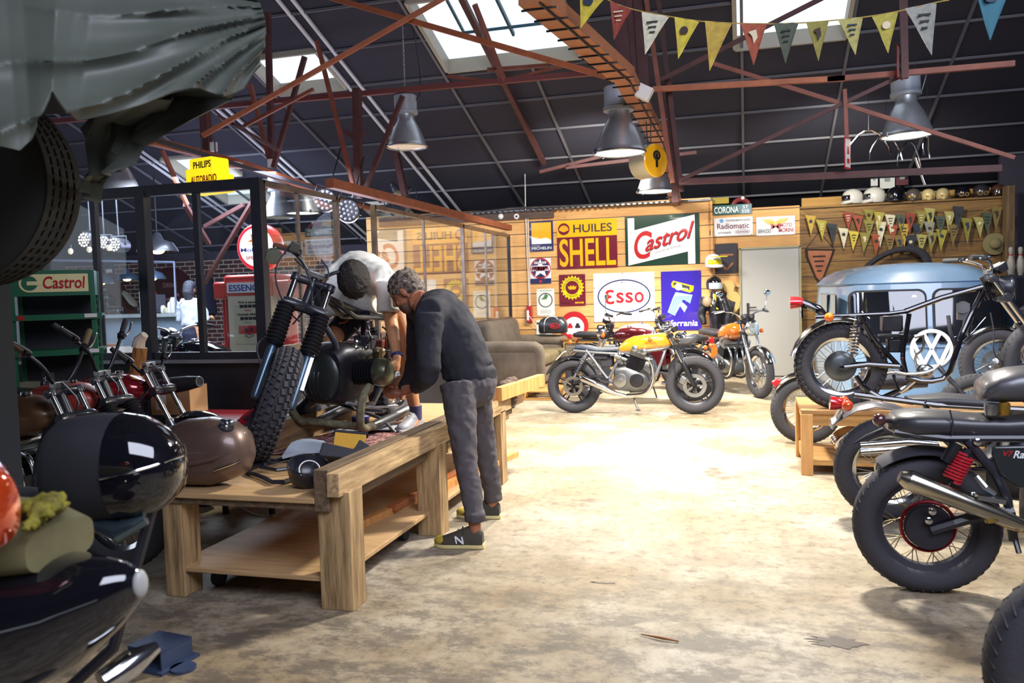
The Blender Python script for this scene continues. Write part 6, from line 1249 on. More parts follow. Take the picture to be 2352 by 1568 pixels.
# ================= blue-grey van =================
M_VAN=mat('van_blue','7593b4',.3,coat=.7,var=.05,vscale=3); M_VRF=mat('van_roof','617a98',.35,coat=.5,var=.16,vscale=2.2); M_VGL=mat('van_glass','15181f',.05,coat=1); M_GSK=mat('gasket','22242a',.7)
VX,VY,HW,VL=1.77,9.0,.86,4.1
t=thing('van','pale blue split-windscreen van with white round VW badge parked at the back right','van',(VX,VY,0))
def vsec(z,hw,y0,n=64,p=4.2,L=VL):
    R=[]
    for k in range(n):
        a=2*PI*k/n; R.append(V(hw*math.copysign(abs(math.sin(a))**(2/p),math.sin(a)),y0+(L-2*0)/2-(L/2)*math.copysign(abs(math.cos(a))**(2/p),math.cos(a)),z))
    return R
def vfront(z): # how far the nose slopes back with height
    return .0+.10*max(0,(z-.62))**1.2*1.6-.0+.05*max(0,(.35-z))
zs=[.16,.2,.35,.6,.8,1.0,1.2,1.4,1.43]; hws=[.78,.84,.86,.865,.86,.85,.835,.815,.81]
def fy(x,z):
    hw=.86; y0=vfront(z); p=4.2; u=min(.999,abs(x)/hw); return y0+VL/2-(VL/2-.0)*(1-u**p)**(1/p)*1.0
MB().rings([vsec(z,h,vfront(z),L=VL-vfront(z)) for z,h in zip(zs,hws)]).build('body',M_VAN,t,70)
MB().rings([vsec(1.425,.835,.17,L=VL-.2),vsec(1.445,.845,.16,L=VL-.2),vsec(1.455,.83,.18,L=VL-.22),vsec(1.54,.76,.26,p=3.4,L=VL-.4),vsec(1.61,.63,.42,p=3,L=VL-.75),vsec(1.65,.42,.75,p=2.6,L=VL-1.4),vsec(1.662,.15,1.2,p=2.2,L=VL-2.4)]).build('roof',M_VRF,t,70)
def vpatch(x0,x1,z0,z1,m,name,off=.012,r=.06,n=20,th=.01,parent=None):
    G=[]
    for j in range(n+1):
        v=.5-.5*math.cos(PI*j/n); z=z0+(z1-z0)*v; ins=0; d=min(z-z0,z1-z)
        if d<r: ins=r-math.sqrt(max(0,r*r-(r-d)**2))
        G.append([(x0+ins+(x1-x0-2*ins)*i/n,fy(x0+ins+(x1-x0-2*ins)*i/n,z)-off,z) for i in range(n+1)])
    return MB().sheet(G,-th).build(name,m,parent or t,60)
for x0,x1 in((-.70,-.045),(.045,.70)):
    g=vpatch(x0-.02,x1+.02,.83,1.375,M_GSK,'windscreen_seal',.006,.08); vpatch(x0,x1,.85,1.355,M_VGL,'windscreen',.018,.07,parent=g)
for s in(-1,1):
    m=MB().box((s*.845,.62,1.13),(.02,.5,.42)).build('side_window',M_VGL,t,bev=.008); m=MB().box((s*.845,1.7,1.13),(.02,.8,.42)).build('side_window',M_VGL,t,bev=.008)
    MB().lathe([(.10,-.02),(.105,.02),(.09,.04),(.0,.06)],(s*.56,fy(.56,.52)+.0,.52),(0,-1,0),28).build('headlight',M_CHR,t)
    MB().tube([(s*.30,fy(.3,.86)-.03,.86),(s*.50,fy(.5,1.05)-.03,1.08)] if s>0 else [(-.32,fy(.3,.86)-.03,.86),(-.62,fy(.6,1.1)-.03,1.16)],.006,6).build('wiper',M_ALU,t)
    for y in(.75,3.2): ty=tyre(t,(0,0,.30),.30,.15,name='wheel'); ty.location=(s*.70,y,0); ty.rotation_euler=(0,0,PI/2); MB().lathe([(.2,-.03),(.2,.03),(.0,.04)],(0,0,.3),(0,-s,0),24).build('hub_cap',M_CHR,ty)
MB().box((0,-.08,.24),(1.66,.06,.13)).build('bumper',mat('bumper_white','b9c4cb',.3,coat=.4),t,bev=.02)
# VW roundel
cz=.78; o=fy(0,cz); B_=mat('badge_white','eef2f4',.3); m=MB(); rr=[]
m=MB().torus((0,-.028,0),(0,1,0),.178,.019,48,8,sy=.6)
ct=[0]
def st(a,b): ct[0]+=1; m.beam((a[0],-.028-.0013*ct[0],a[1]),(b[0],-.028-.0013*ct[0],b[1]),.022,.034)
for s in(-1,1):
    st((s*.075,.16),(0,.005)); st((s*.165,.065),(s*.072,-.155)); st((s*.072,-.155),(0,-.01))
mm=m.build('badge',B_,t,40); mm.location=(0,o-.0,cz)
vpatch(-.5,.5,.795,.805,M_VAN,'belt_line',.014,.002)
MB().lathe([(.03,0),(.028,.005),(0,.006)],(-.14,fy(.14,1.28)-.02,1.29),(0,-1,0),18).build('sticker',M_WHT,t)
# black rubber rings / hat / pins on the right wall
c=U(2045,640,Y=YW-.14); tg=thing('tractor_tyre','black tyre ring hanging on the darker planks behind the van','tyre',c,(math.radians(90),0,0)); m=MB().torus((0,0,0),(0,0,1),.50,.055,56,10,sy=.8); m.xf(Matrix.Rotation(.6,4,'Z')@Matrix.Diagonal((1.15,.72,1,1))).build('ring',M_MATT,tg)
t=thing('straw_hat','pale straw hat hanging near the right end of the darker planks','hat',U(2284,560,Y=YW-.06)); m=MB().lathe([(.15,0),(.16,-.01),(.08,-.02),(.075,-.09),(.05,-.12),(0,-.12)],(0,0,0),(0,1,0),24); m.build('hat_body',mat('straw','7e7450',.8),t,60)
for i,px in enumerate((2322,2344)):
    t=thing('bowling_pin',['left white bowling pin on the bracket in the dark corner','right white bowling pin at the picture edge in the dark corner'][i],'bowling pin',U(px,632,Y=12.6)); MB().lathe([(.028,0),(.045,.06),(.055,.12),(.045,.2),(.022,.27),(.024,.30),(.033,.34),(.025,.375),(0,.385)],n=20).build('pin',mat('pin_white','9a948a',.4),t); MB().lathe([(.024,.262),(.024,.285)],n=16,cap=False).build('red_band',C_RED,t)
tag(MB().box(U(2333,632,Y=12.6)+V(0,0,-.018),(.5,.25,.03)).build('wall_bracket',M_DST,smooth=0),'dark bracket shelf carrying the bowling pins','shelf')
# ================= green oil shelf =================
M_GSH=mat('shelf_green','17603f',.4,coat=.2); sy=5.3; a=U(20,630,Y=sy); b=U(165,630,Y=sy); W_=.57; x0=a.x-.03; top=a.z+.02
t=thing('display_rack','green metal oil display rack with cream Castrol header sign','display rack',(x0+W_/2,sy+.2,0),(0,0,math.radians(38))); h=U(90,680,Y=sy).z
t['th']=.02
MB().box((0,-.2,(top+h)/2),(W_,.02,top-h)).box((-W_/2+.0,0,(top+h)/2),(.02,.4,top-h)).box((W_/2,0,(top+h)/2),(.02,.4,top-h)).build('header',M_GSH,t,smooth=0)
lw,lh=W_*.80,(top-h)*.70; pts=[(-lw/2+lh*.5-lh*.5*math.sin(a_),(top+h)/2+lh*.5*math.cos(a_)) for a_ in [k*PI/12 for k in range(13)]]+[(lw/2+.03,h+(top-h)*.15),(lw/2+.03,h+(top-h)*.85)]
L_=MB().prism(pts,-.216,-.209).build('label_panel',mat('label_cream','e3d69a',.4),t,smooth=0); 
MB().prism([(x-lw/2+lh*.52,z+(top+h)/2) for x,z in circ(0,0,lh*.40,28)],-.219,-.216).build('emblem',M_GSH,L_,smooth=0); MB().box((-lw/2+lh*.75,-.2195,(top+h)/2),(lh*.7,.003,lh*.22)).build('emblem_bar',MATS['label_cream'],L_,smooth=0)
letters(L_,'Castrol',-lw/2+lh*1.15,lw/2,h+(top-h)*.28,h+(top-h)*.76,C_RED,y=-.219,off=.03,shear=.1)
for x in(-W_/2,W_/2): 
    for y in(-.2,.2): MB().box((x,y,top/2),(.035,.03,top)).build('post',M_GSH,t,smooth=0)
m=MB()
for k in range(24): m.box((W_/2-.0,.183,.1+.06*k),(.014,.008,.03))
m.build('post_slots',M_MATT,t,smooth=0)
MB().box((0,.21,top/2),(W_,.01,top)).build('back_panel',M_MATT,t,smooth=0)
for py,nm in((726,'shelf'),(808,'shelf'),(908,'shelf'),(980,'shelf')):
    z=U(100,py,Y=sy).z; s_=MB().box((.02,0,z),(W_+.06,.46,.02)).box((.02,-.23,z-.01),(W_+.08,.015,.045)).build(nm,M_GSH,t,smooth=0)
    MB().box((-W_/2+.06,-.24,z-.01),(.05,.004,.035)).build('price_label',C_RED,s_,smooth=0); MB().box((W_/2-.02,-.24,z-.005),(.09,.004,.03)).build('price_label',M_WPL,s_,smooth=0)
z=U(100,908,Y=sy).z+.012; o=V(x0+W_/2,sy,z)
tag(MB().box(o+V(-.08,.0,.05),(.17,.1,.10),(0,0,.2)).build('carton',mat('carton_grey','8f8a74',.6),bev=.004),'small pale carton on the lower shelf of the green rack','box')
tt=thing('oil_can','dark slim oil can with white lettering MOTUL on the green rack','can',o+V(.07,0,0)); MB().box((0,0,.085),(.06,.08,.17)).build('can_body',M_MATT,tt,bev=.006); l=letters(tt,'MOTUL',-.06,.06,-.012,.012,M_WHT,y=0,th=.002); l.rotation_euler=(0,-PI/2,0); l.location=(.01,-.043,.085)
tag(MB().box(o+V(.24,0,.02),(.14,.1,.04),(0,0,-.2)).build('tool_packet',mat('packet_yellow','c9901c',.5),bev=.004),'yellow and red packet at the right of the lower rack shelf','packet')
# red and yellow lift column at the left edge
t=thing('lift_column','dark vehicle lift column with red and yellow top section at the left picture edge','lift',U(-52,700,D=4.0).xy.to_3d()); 
MB().box((0,0,.8),(.2,.2,1.6)).build('column',mat('column_blue_black','22282f',.5),t,smooth=0); MB().box((0,0,1.68),(.21,.21,.12)).build('yellow_band',mat('band_yellow','9a9236',.5),t,smooth=0); MB().box((0,0,1.95),(.21,.21,.44)).build('red_section',mat('column_red','4a1a20',.5),t,smooth=0); MB().box((0,0,2.6),(.2,.2,.9)).build('column_top',MATS['column_blue_black'],t,smooth=0)
# ================= tarpaulin covered car on the lift =================
t=thing('covered_car','car raised on a lift under a loose grey-green tarpaulin, top left','car',(-2.1,2.1,2.2))
def tarp():
    M_=t.location; G=[]; hem=[(-140,420),(-60,405),(0,335),(45,345),(70,322),(92,262),(120,208),(150,252),(180,278),(250,262),(330,238),(400,208),(450,200),(515,222),(560,205),(592,150)]
    n=110;m=60
    for i in range(n+1):
        u=i/n; f=u*(len(hem)-1); k=min(int(f),len(hem)-2); q=f-k; hx=hem[k][0]*(1-q)+hem[k+1][0]*q; hy=hem[k][1]*(1-q)+hem[k+1][1]*q
        tx=-140+ (555+140)*u; tyy=-160+ 165*max(0,u-.75)*4*.6; row=[]
        for j in range(m+1):
            v=j/m; px=tx*(1-v)+hx*v+ 55*math.sin(PI*v)*max(0,u-.6)*1.6; py=tyy*(1-v)+hy*v
            D=2.15+.55*u**2.2+.45*(1-v)**1.3
            an=math.atan2(py-20,690-px); rad=math.hypot(py-20,690-px); g=an*15+.5*math.sin(rad/90); s1=1-abs(math.sin(g)); fold=-.085*(s1**1.5-.35)*min(1,rad/160)*(.35+.65*math.exp(-rad/420))*(.35+v)+.02*math.sin(an*43+rad/70)*math.exp(-rad/330)
            row.append(tuple(U(px,py,D=D+fold)-M_))
        G.append(row)
    return MB().sheet(G,.006)
M_TRP=mat('tarpaulin','4b5048',.55,var=.12,vscale=3,bump=.1); tp=tarp().build('tarpaulin',M_TRP,t,80)
def flap(pts,D,name='tarpaulin_flap',m=None):
    P=[U(x,y,D=D+.05*math.sin(i*1.7)+(.12 if i in(0,1) else 0))-t.location for i,(x,y) in enumerate(pts)]; k=len(P)//2; G=[[tuple(P[i].lerp(P[len(P)-1-i],q/5)+V(0,.03*math.sin(q*1.6+i),0)) for q in range(6)] for i in range(k)]
    return MB().sheet(G,.006).build(name,m or M_TRP,t,80)
flap([(600,150),(520,225),(420,275),(340,330),(280,385),(250,400),(200,300),(240,240),(330,225),(480,190)],2.75)
flap([(255,395),(225,420),(218,462),(190,440),(185,410),(215,370)],2.7); flap([(400,225),(335,300),(300,372),(255,395),(222,405),(205,330),(215,270),(300,235)],2.6)
# underbody and wheel
c=U(120,190,D=2.9)-t.location; MB().box(c+V(-.35,.2,.2),(1.0,.9,.30),(0,0,.3)).build('underbody',M_MATT,t,bev=.05)
wc=U(-80,425,D=2.75)-t.location; ty=MB(); R_,w_=.335,.20; prof=[(R_-.14,-.42*w_),(R_-.1,-.5*w_),(R_-.04,-.5*w_),(R_-.01,-.42*w_)]
for k in range(5):
    y0=(-.40+.2*k-.07)*w_; y1=(-.40+.2*k+.07)*w_; prof+=[(R_,y0),(R_,y1),(R_-.008,y1+.004),(R_-.008,y1+.022)]
prof+=[(R_-.04,.5*w_),(R_-.1,.5*w_),(R_-.14,.42*w_)]
ty.lathe(prof,(0,0,0),(0,1,0),64,cap=True)
for i in range(60):
    a=2*PI*i/60
    for y in(-.3,-.1,.1,.3): d=V(math.cos(a),0,math.sin(a)); ty.beam(d*(R_-.006)+V(0,(y-.05)*w_,0),(V(math.cos(a+.05),0,math.sin(a+.05)))*(R_+.0)+V(0,(y+.05)*w_,0),.006,.008)
o=ty.build('tyre',mat('car_tyre','262622',.8),t,40); o.location=wc; o.rotation_euler=(0,math.radians(0),math.radians(14))
# ================= left row of motorcycles =================
M_PRD=mat('tank_red','9c1f2b',.12,coat=1,metal=.3); M_PRD2=mat('tank_faded_red','a8392f',.4,coat=.2); M_BRW=mat('tank_brown_leather','6b4a32',.35,metal=.3,coat=.4,var=.2,vscale=5)
roadster(-5.17,4.88,math.radians(5),'motorcycle with glossy red fuel tank, furthest in the left row beside the workbench',M_PRD,bar=-.12,stripped=1)
roadster(-5.04,4.38,math.radians(0),'motorcycle with faded red tank and black fork gaiters in the middle of the left row',M_PRD2,gait=1,bar=.07,stripped=1,fc=mat('cream_guard','d8c48c',.4,coat=.3))
roadster(-4.74,3.73,math.radians(0),'motorcycle with brown fuel tank and worn brown grips at the left edge',M_BRW,bar=.03,grip='6e5a40',stripped=1)
t=thing('timber_post','charred orange split log standing upright among the left motorcycles','log',U(310,985,Y=5.4)); m=MB(); P=[U(x,y,Y=5.4)-t.location for x,y in((292,950),(303,900),(314,860),(322,798))]; m.tube([V(P[0].x,P[0].y,-t.location.z)]+P,[.07,.07,.075,.07,.06],9,flat=.8); m.build('log_body',wood('charred_log','c08038','2c1a10',2,1.5),t,30); MB().tube([P[-1]+V(-.02,0,0),P[-1]+V(.0,0,.06),P[-1]+V(.05,0,.1)],[.05,.045,.03],9).build('bleached_tip',mat('bleached_wood','c9b8a4',.8,var=.2),t)
t2=thing('log_stump','short charred log beside the taller split log in the left row','log',U(262,925,Y=5.45)); MB().tube([(0,0,-t2.location.z),(0,0,.08),(.01,0,.17)],[.09,.1,.08],10).build('stump_body',MATS['charred_log'],t2,30)
# loose exhaust cans behind
t=thing('silencer','matt black silencer pointing towards the workbench above the cardboard boxes','silencer',U(400,895,Y=5.3)); a,b=U(325,895,Y=5.3)-t.location,U(458,876,Y=5.2)-t.location; MB().tube([a,a.lerp(b,.1),a.lerp(b,.55),a.lerp(b,.8),b],[.03,.05,.062,.055,.04],18).build('silencer_body',M_SAT,t,40); MB().torus(b,b-a,.035,.006,20,6).build('end_ring',M_ALU,t)
def bx(name,label,c,s,m,rz=0,cat='box'): t=thing(name,label,cat,c,(0,0,rz)); MB().box((0,0,s[2]/2),s).build('box_body',m,t,smooth=0,bev=.003); return t
c=U(415,962,Y=5.65); t=bx('cardboard_box','brown cardboard box with printed side and white label behind the left row',(c.x,5.65,c.z),(.34,.26,.22),mat('cardboard','b18a60',.8,var=.08),.1); MB().box((-.08,-.132,.10),(.09,.003,.12)).build('paper_label',M_WPL,t,smooth=0); letters(t,'PEUGEOT',-.14,-.02,.16,.19,C_BLK,y=-.131); MB().box((-.1,0,.225),(.13,.26,.006),(0,.25,0)).build('flap',mat('cardboard_flap','c98f55',.8),t,smooth=0)
c2=U(450,985,Y=5.2); tb_=thing('red_cabinet','low red workshop cabinet behind the brown fuel tank','cabinet',(-3.85,5.62,0)); zt=U(450,955,Y=5.5).z; MB().box((0,0,zt/2),(.9,.5,zt)).build('cabinet_body',mat('cabinet_red','9a2c38',.4,coat=.3),tb_,smooth=0,bev=.01); MB().box((0,-.255,zt*.5),(.8,.01,zt*.5)).build('drawer_front',mat('cabinet_red2','8a2530',.4,coat=.3),tb_,smooth=0)
MATS['cardboard']; bpy.data.objects['cardboard_box'].location.z=zt+.002
tb_=thing('side_table','low white topped table crowded with papers beside the workbench','table',(-3.27,5.15,0)); zt2=U(560,968,Y=5.0).z-.03
MB().box((0,0,zt2),(.42,.7,.03)).build('table_top',M_WPL,tb_,smooth=0)
for x in(-.18,.18):
    for y in(-.3,.3): MB().box((x,y,zt2/2),(.03,.03,zt2)).build('leg',M_DST,tb_,smooth=0)
c=V(-3.2,4.93,zt2+.02); t=thing('cable_reel','round red cable reel with black sockets lying by the workbench','cable reel',c,(math.radians(35),0,0)); MB().lathe([(.17,0),(.175,.01),(.17,.03),(.155,.03),(.15,.02),(0,.02)],n=36).build('reel_face',mat('reel_red','b02530',.3,coat=.4),t,40)
for k in range(7): a=k*.42+.3; MB().cyl((.118*math.cos(a),.118*math.sin(a),.015),(.118*math.cos(a),.118*math.sin(a),.03),.02,n=12).build('socket',M_MATT,t)
MB().box((0,-.02,.024),(.18,.05,.012)).build('label_plate',M_MATT,t,smooth=0); MB().cyl((0,0,-.06),(0,0,0),.09).build('drum',M_MATT,t)
papers('paper_sheets','stack of white paper sheets on the low table behind the cable reel',[(-3.45,5.2,zt2+.02),(-3.1,5.2,zt2+.02),(-3.1,5.45,zt2+.02),(-3.45,5.45,zt2+.02)],M_WPL,.02)
# ---- black-tank machine and the scooter in the near left corner ----
t=thing('motorcycle','motorcycle with matt and glossy black rounded fuel tank, left of the brown tank','motorcycle',(-2.50,2.05,0),(0,0,math.radians(12)),'motorcycles')
def at(px,py,D): 
    p=U(px,py,D=D)-t.location; return Matrix.Rotation(-t.rotation_euler.z,3,'Z')@p
c=at(270,1075,2.75); L=loft([(c.x-.22,c.z-.15,c.z+.13,.09),(c.x-.17,c.z-.17,c.z+.17,.13),(c.x-.05,c.z-.17,c.z+.185,.15),(c.x+.03,c.z-.165,c.z+.18,.152)],30,.85); L.v=[(x,y+c.y,z) for x,y,z in L.v]; L.build('tank_cover',mat('matt_tank_cover','25252a',.7),t,70)
L=loft([(c.x+.028,c.z-.17,c.z+.185,.156),(c.x+.10,c.z-.16,c.z+.17,.15),(c.x+.16,c.z-.13,c.z+.13,.125),(c.x+.20,c.z-.09,c.z+.09,.09),(c.x+.222,c.z-.04,c.z+.04,.04)],30,.9); L.v=[(x,y+c.y,z) for x,y,z in L.v]; L.build('fuel_tank',M_GBL,t,80)
MB().tube([(c.x+.03,c.y-.158,c.z+.0),(c.x+.12,c.y-.146,c.z+.015),(c.x+.19,c.y-.10,c.z+.03),(c.x+.226,c.y,c.z+.04)],.006,8,smooth=1).build('chrome_trim',M_CHR,t); MB().tube([(c.x-.05,c.y-.05,c.z-.17),(c.x+.04,c.y-.08,c.z-.19),(c.x+.12,c.y-.06,c.z-.155)],[.03,.035,.02],12).build('lower_bracket',mat('steel_blue_bracket','6a7f8c',.25,.9),t)
a=(c.x-.75,c.y,.32); ty=tyre(t,a,.32,.12,name='rear_tyre'); rim(ty,a,.32,.1); 
MB().tube([(c.x+.12,c.y,.80),(c.x-.3,c.y,c.z-.18),(c.x-.75,c.y-.09,.35)],.02).tube([(c.x+.12,c.y,.80),(c.x-.05,c.y,.3),(c.x-.4,c.y,.0)],.02).build('frame',M_BLK,t); loft([(c.x-.75,.25,.5,.12),(c.x-.5,.2,.6,.15),(c.x-.3,.25,.5,.12)],16,.5).build('engine',M_MATT,t)
L=loft([(c.x-.75,c.z-.2,c.z-.08,.09),(c.x-.5,c.z-.2,c.z-.06,.13),(c.x-.22,c.z-.18,c.z-.08,.10)],18,.6); L.v=[(x,y+c.y,z) for x,y,z in L.v]; L.build('seat',M_SAT,t,60)
# scooter
t=thing('scooter','glossy black scooter tail with khaki seat and amber reflector in the near left corner','scooter',(-2.13,1.53,0),(0,0,math.radians(4)))
rows=[(-.55,.42,.84,.16),(-.3,.40,.86,.22),(0,.42,.87,.24),(.25,.46,.87,.225),(.45,.52,.865,.19),(.60,.60,.86,.13),(.70,.69,.85,.075),(.76,.76,.83,.03)]
loft([(x,a_,b_,w,.9) for x,a_,b_,w in rows],36).build('body',M_GBL,t,180)
MB().ell((.765,0,.80),(.015,.022,.034)).build('tail_badge',mat('badge_grey','a9a9a4',.4),t); loft([(-.6,.80,.92,.12),(-.4,.80,.97,.17),(.1,.82,.985,.19),(.42,.83,.97,.17),(.56,.84,.94,.11)],26,.6).build('seat',mat('khaki_seat','6a6443',.7,var=.25,vscale=6,bump=.1),t,60)
MB().lathe([(.026,0),(.03,.012),(.018,.02),(0,.022)],(.34,-.178,.89),(0,-1,0),20).build('seat_lock',M_CHR,t); MB().box((.40,-.19,.60),(.13,.02,.028),(0,-.5,-.25)).build('reflector',mat('reflector_amber','e88a14',.2,coat=1),t,bev=.008)
MB().tube([(.42,-.17,.66),(.62,-.09,.70),(.72,-.02,.73)],.007,8,smooth=1).build('trim_strip',M_CHR,t)
ty=tyre(t,(.34,0,.22),.22,.09,name='rear_tyre'); rim(ty,(.34,0,.22),.22,.08,'mag',M_DST,hcol=M_DST); ty=tyre(t,(-.9,0,.22),.22,.09,name='front_tyre'); rim(ty,(-.9,0,.22),.22,.08,'mag',M_DST,hcol=M_DST); MB().box((-.7,0,.26),(.5,.36,.05)).box((-.86,0,.6),(.05,.4,.7),(0,-.15,0)).build('leg_shield',M_GBL,t,bev=.02)
MB().tube([U(200,1590,D=1.9)-t.location,U(270,1545,D=1.95)-t.location,U(335,1505,D=2.0)-t.location],[.03,.035,.015],14).build('silencer',M_CHR,t); MB().tube([(.3,.1,.2),(.4,.12,.0)],.012).tube([(.3,-.1,.2),(.4,-.12,.0)],.012).build('stand',M_DST,t)
c=U(110,1185,D=1.93); t=thing('work_gloves','yellow and black work gloves lying on the khaki scooter seat','gloves',c); m=MB()
for k in range(5): m.tube([(-.02*k+.04,.01*k,.02),(.02+.01*k,-.05,.03),(.05-.01*k,-.11+.02*k,.0)],[.012,.014,.010],8,smooth=1)
m.ell((-.03,.02,.02),(.06,.05,.025)); blob(m.build('glove_fabric',mat('glove_yellow','6d6618',.8,var=.7,vscale=30),t,180),.006,1,.05,.03)
c=U(2,1175,D=1.75); t=thing('fuel_tank','orange-red fuel tank with cream edge cut off by the left picture edge','fuel tank',(c.x-.1,c.y,c.z-.10)); loft([(-.15,.0,.2,.06),(-.05,-.01,.22,.09),(.05,.0,.21,.09),(.10,.03,.17,.05)],24,.9).build('tank_shell',mat('tank_flame','c2431a',.1,coat=1,metal=.4),t,80); MB().tube([(.112,-.04,.0),(.124,-.04,.1),(.11,-.04,.2)],.004,8,smooth=1).build('edge_trim',mat('cream_trim','d8cf9c',.3),t)
# blue-grey steel foot on the floor
c=U(370,1520,Z=.0); t=thing('steel_foot','blue-grey hollow steel lift foot on the floor at the bottom left','steel foot',c,(0,0,math.radians(-8))); M_FT=mat('foot_blue','3d4a66',.45,.3); MB().box((0,0,.085),(.18,.16,.006)).box((0,0,.006),(.22,.2,.012)).box((-.087,0,.045),(.006,.16,.08)).box((.087,0,.045),(.006,.16,.08)).build('hollow_section',M_FT,t,smooth=0); MB().cyl((.14,-.02,.0),(.14,-.02,.012),.05,n=20).build('foot_plate',M_FT,t)
# grey cable on the floor under the bench
tag(MB().tube([U(548,1160,Z=.01),U(575,1178,Z=.01),U(610,1186,Z=.01),U(655,1178,Z=.01),U(670,1165,Z=.01)],.005,6,smooth=2).build('floor_cable',M_WPL),'thin pale cable lying on the floor beneath the workbench','cable')
# ================= cafe behind the glass =================
def brick():
    t=NT('brick_wall'); v=t.coord(); sx=t.add('ShaderNodeSeparateXYZ'); t.ln(v,sx.inputs[0]); cx=t.add('ShaderNodeCombineXYZ'); ad=t.add('ShaderNodeMath',operation='ADD'); t.ln(sx.outputs[0],ad.inputs[0]); t.ln(sx.outputs[1],ad.inputs[1]); t.ln(ad.outputs[0],cx.inputs[0]); t.ln(sx.outputs[2],cx.inputs[1])
    b=t.add('ShaderNodeTexBrick'); t.ln(cx.outputs[0],b.inputs[0]); b.inputs['Color1'].default_value=(*rgb('4d2824'),1); b.inputs['Color2'].default_value=(*rgb('33201f'),1); b.inputs['Mortar'].default_value=(*rgb('a0938c'),1)
    b.inputs['Scale'].default_value=1; b.inputs['Brick Width'].default_value=.25; b.inputs['Row Height'].default_value=.095; b.inputs['Mortar Size'].default_value=.010; t.ln(b.outputs[0],t.b.inputs['Base Color']); t.b.inputs['Roughness'].default_value=.85; return t.m
struct('wall_cafe_back',MB().box((-12,16.05,1.2),(9,.1,2.4)),brick(),smooth=0)
struct('wall_cafe_upper',MB().box((-12,16.2,3.0),(9,.1,1.3)),M_WAL,smooth=0)
struct('wall_left',MB().box((-15.5,8,3.0),(.1,18,6)),M_WAL,smooth=0)
# petrol pump
M_PRE=mat('pump_red','c03a34',.3,coat=.5,var=.06); M_PCR=mat('pump_cream','d8d2bc',.35,coat=.3)
c=U(568,700,Y=7.6); t=thing('petrol_pump','red and cream vintage petrol pump reading ESSENCE with round illuminated globe on top','petrol pump',(c.x,7.9,0)); t['th']=.60
wz=lambda py: U(568,py,Y=7.6).z
z1,z2,z3=wz(630),wz(665),wz(680)
MB().box((0,0,wz(735)/2+.3),(.50,.56,wz(680)+.0)).build('cabinet',M_PCR,t,smooth=0,bev=.01); MB().box((0,0,(z1+z3)/2),(.56,.60,z1-z3)).build('hood',M_PRE,t,bev=.03)
for s in(-1,1): MB().box((s*.36,.0,(wz(645)+wz(685))/2),(.2,.46,wz(645)-wz(685))).build('side_hood',M_PRE,t,bev=.02); MB().cyl((s*.35,-.08,.1),(s*.35,-.08,wz(685)),.085,n=24).build('side_column',M_PRE,t)
MB().box((0,.05,.5),(.9,.4,1.0)).build('plinth',M_PRE,t,smooth=0,bev=.01); MB().box((0,-.285,(wz(700)+wz(790))/2),(.34,.01,wz(700)-wz(790))).build('dial_panel',mat('panel_ivory','c9c5ad',.4,var=.06),t,smooth=0)
P_=MB().box((0,-.305,(wz(648)+wz(672))/2),(.46,.015,wz(648)-wz(672))).build('name_panel',M_WHT,t,smooth=0); letters(P_,'ESSENCE',-.2,.2,wz(668),wz(653),mat('essence_blue','34409a',.4),y=-.314,off=.03)
for s,a,b,w in(('Prix à payer',697,691,.11),('Quantité débitée',725,719,.13)): letters(t,s,-w,w,wz(a),wz(b),C_BLK,y=-.292,off=.02)
letters(t,'francs',-.04,.04,wz(714),wz(710),C_RED,y=-.292); letters(t,'litres',-.04,.04,wz(742),wz(738),C_GRY,y=-.292)
for py in(703,731):
    for k in range(4): MB().box((-.075+.05*k,-.292,wz(py)),(.04,.006,.032)).build('counter_digit',M_MATT,t,smooth=0)
MB().box((0,-.293,wz(757)),(.24,.006,.085)).build('grade_plate',C_RED,t,smooth=0)
for x in(-.03,.035): MB().box((x,-.298,wz(757)),(.03,.006,.04)).build('plate_window',M_MATT,t,smooth=0)
MB().tube([(-.06,-.292,wz(771)),(0,-.292,wz(767)),(.06,-.292,wz(771)),(0,-.292,wz(775))],.004,5,close=True).build('maker_badge',M_DST,t)
gz=wz(565); Gm=mat('globe_lit','f4f2ee',.4,emit=.8); G=MB().lathe([(.235,-.08),(.25,-.06),(.25,.06),(.235,.08)],(0,0,gz),(0,1,0),44).build('globe_ring',mat('globe_red','d0303c',.3,emit=.25),t,40); MB().lathe([(.205,.082),(0,.095)],(0,0,gz),(0,-1,0),44).build('globe_face',Gm,G); MB().cyl((0,0,z1-.01),(0,0,gz-.24),.08).build('neck',M_PRE,t)
MB().prism([(x*.2-.0,gz+.06+z*.2) for x,z in((-.45,.0),(-.2,.12),(-.25,.42),(-.05,.3),(0,.5),(.12,.32),(.3,.5),(.35,.2),(.5,.05),(.3,.02),(.4,-.15),(.15,-.05),(-.05,-.08),(-.2,-.2),(-.18,-.02))],-.103,-.096).build('winged_horse',mat('horse_orange','d9731c',.4),G,smooth=0)
letters(G,'Mobilgas',-.18,.18,gz-.06,gz-.005,mat('mobil_blue','5a5ab8',.4),y=-.1,off=.02); letters(G,'SPECIAL',-.12,.12,gz-.13,gz-.095,C_RED,y=-.098,off=.01)
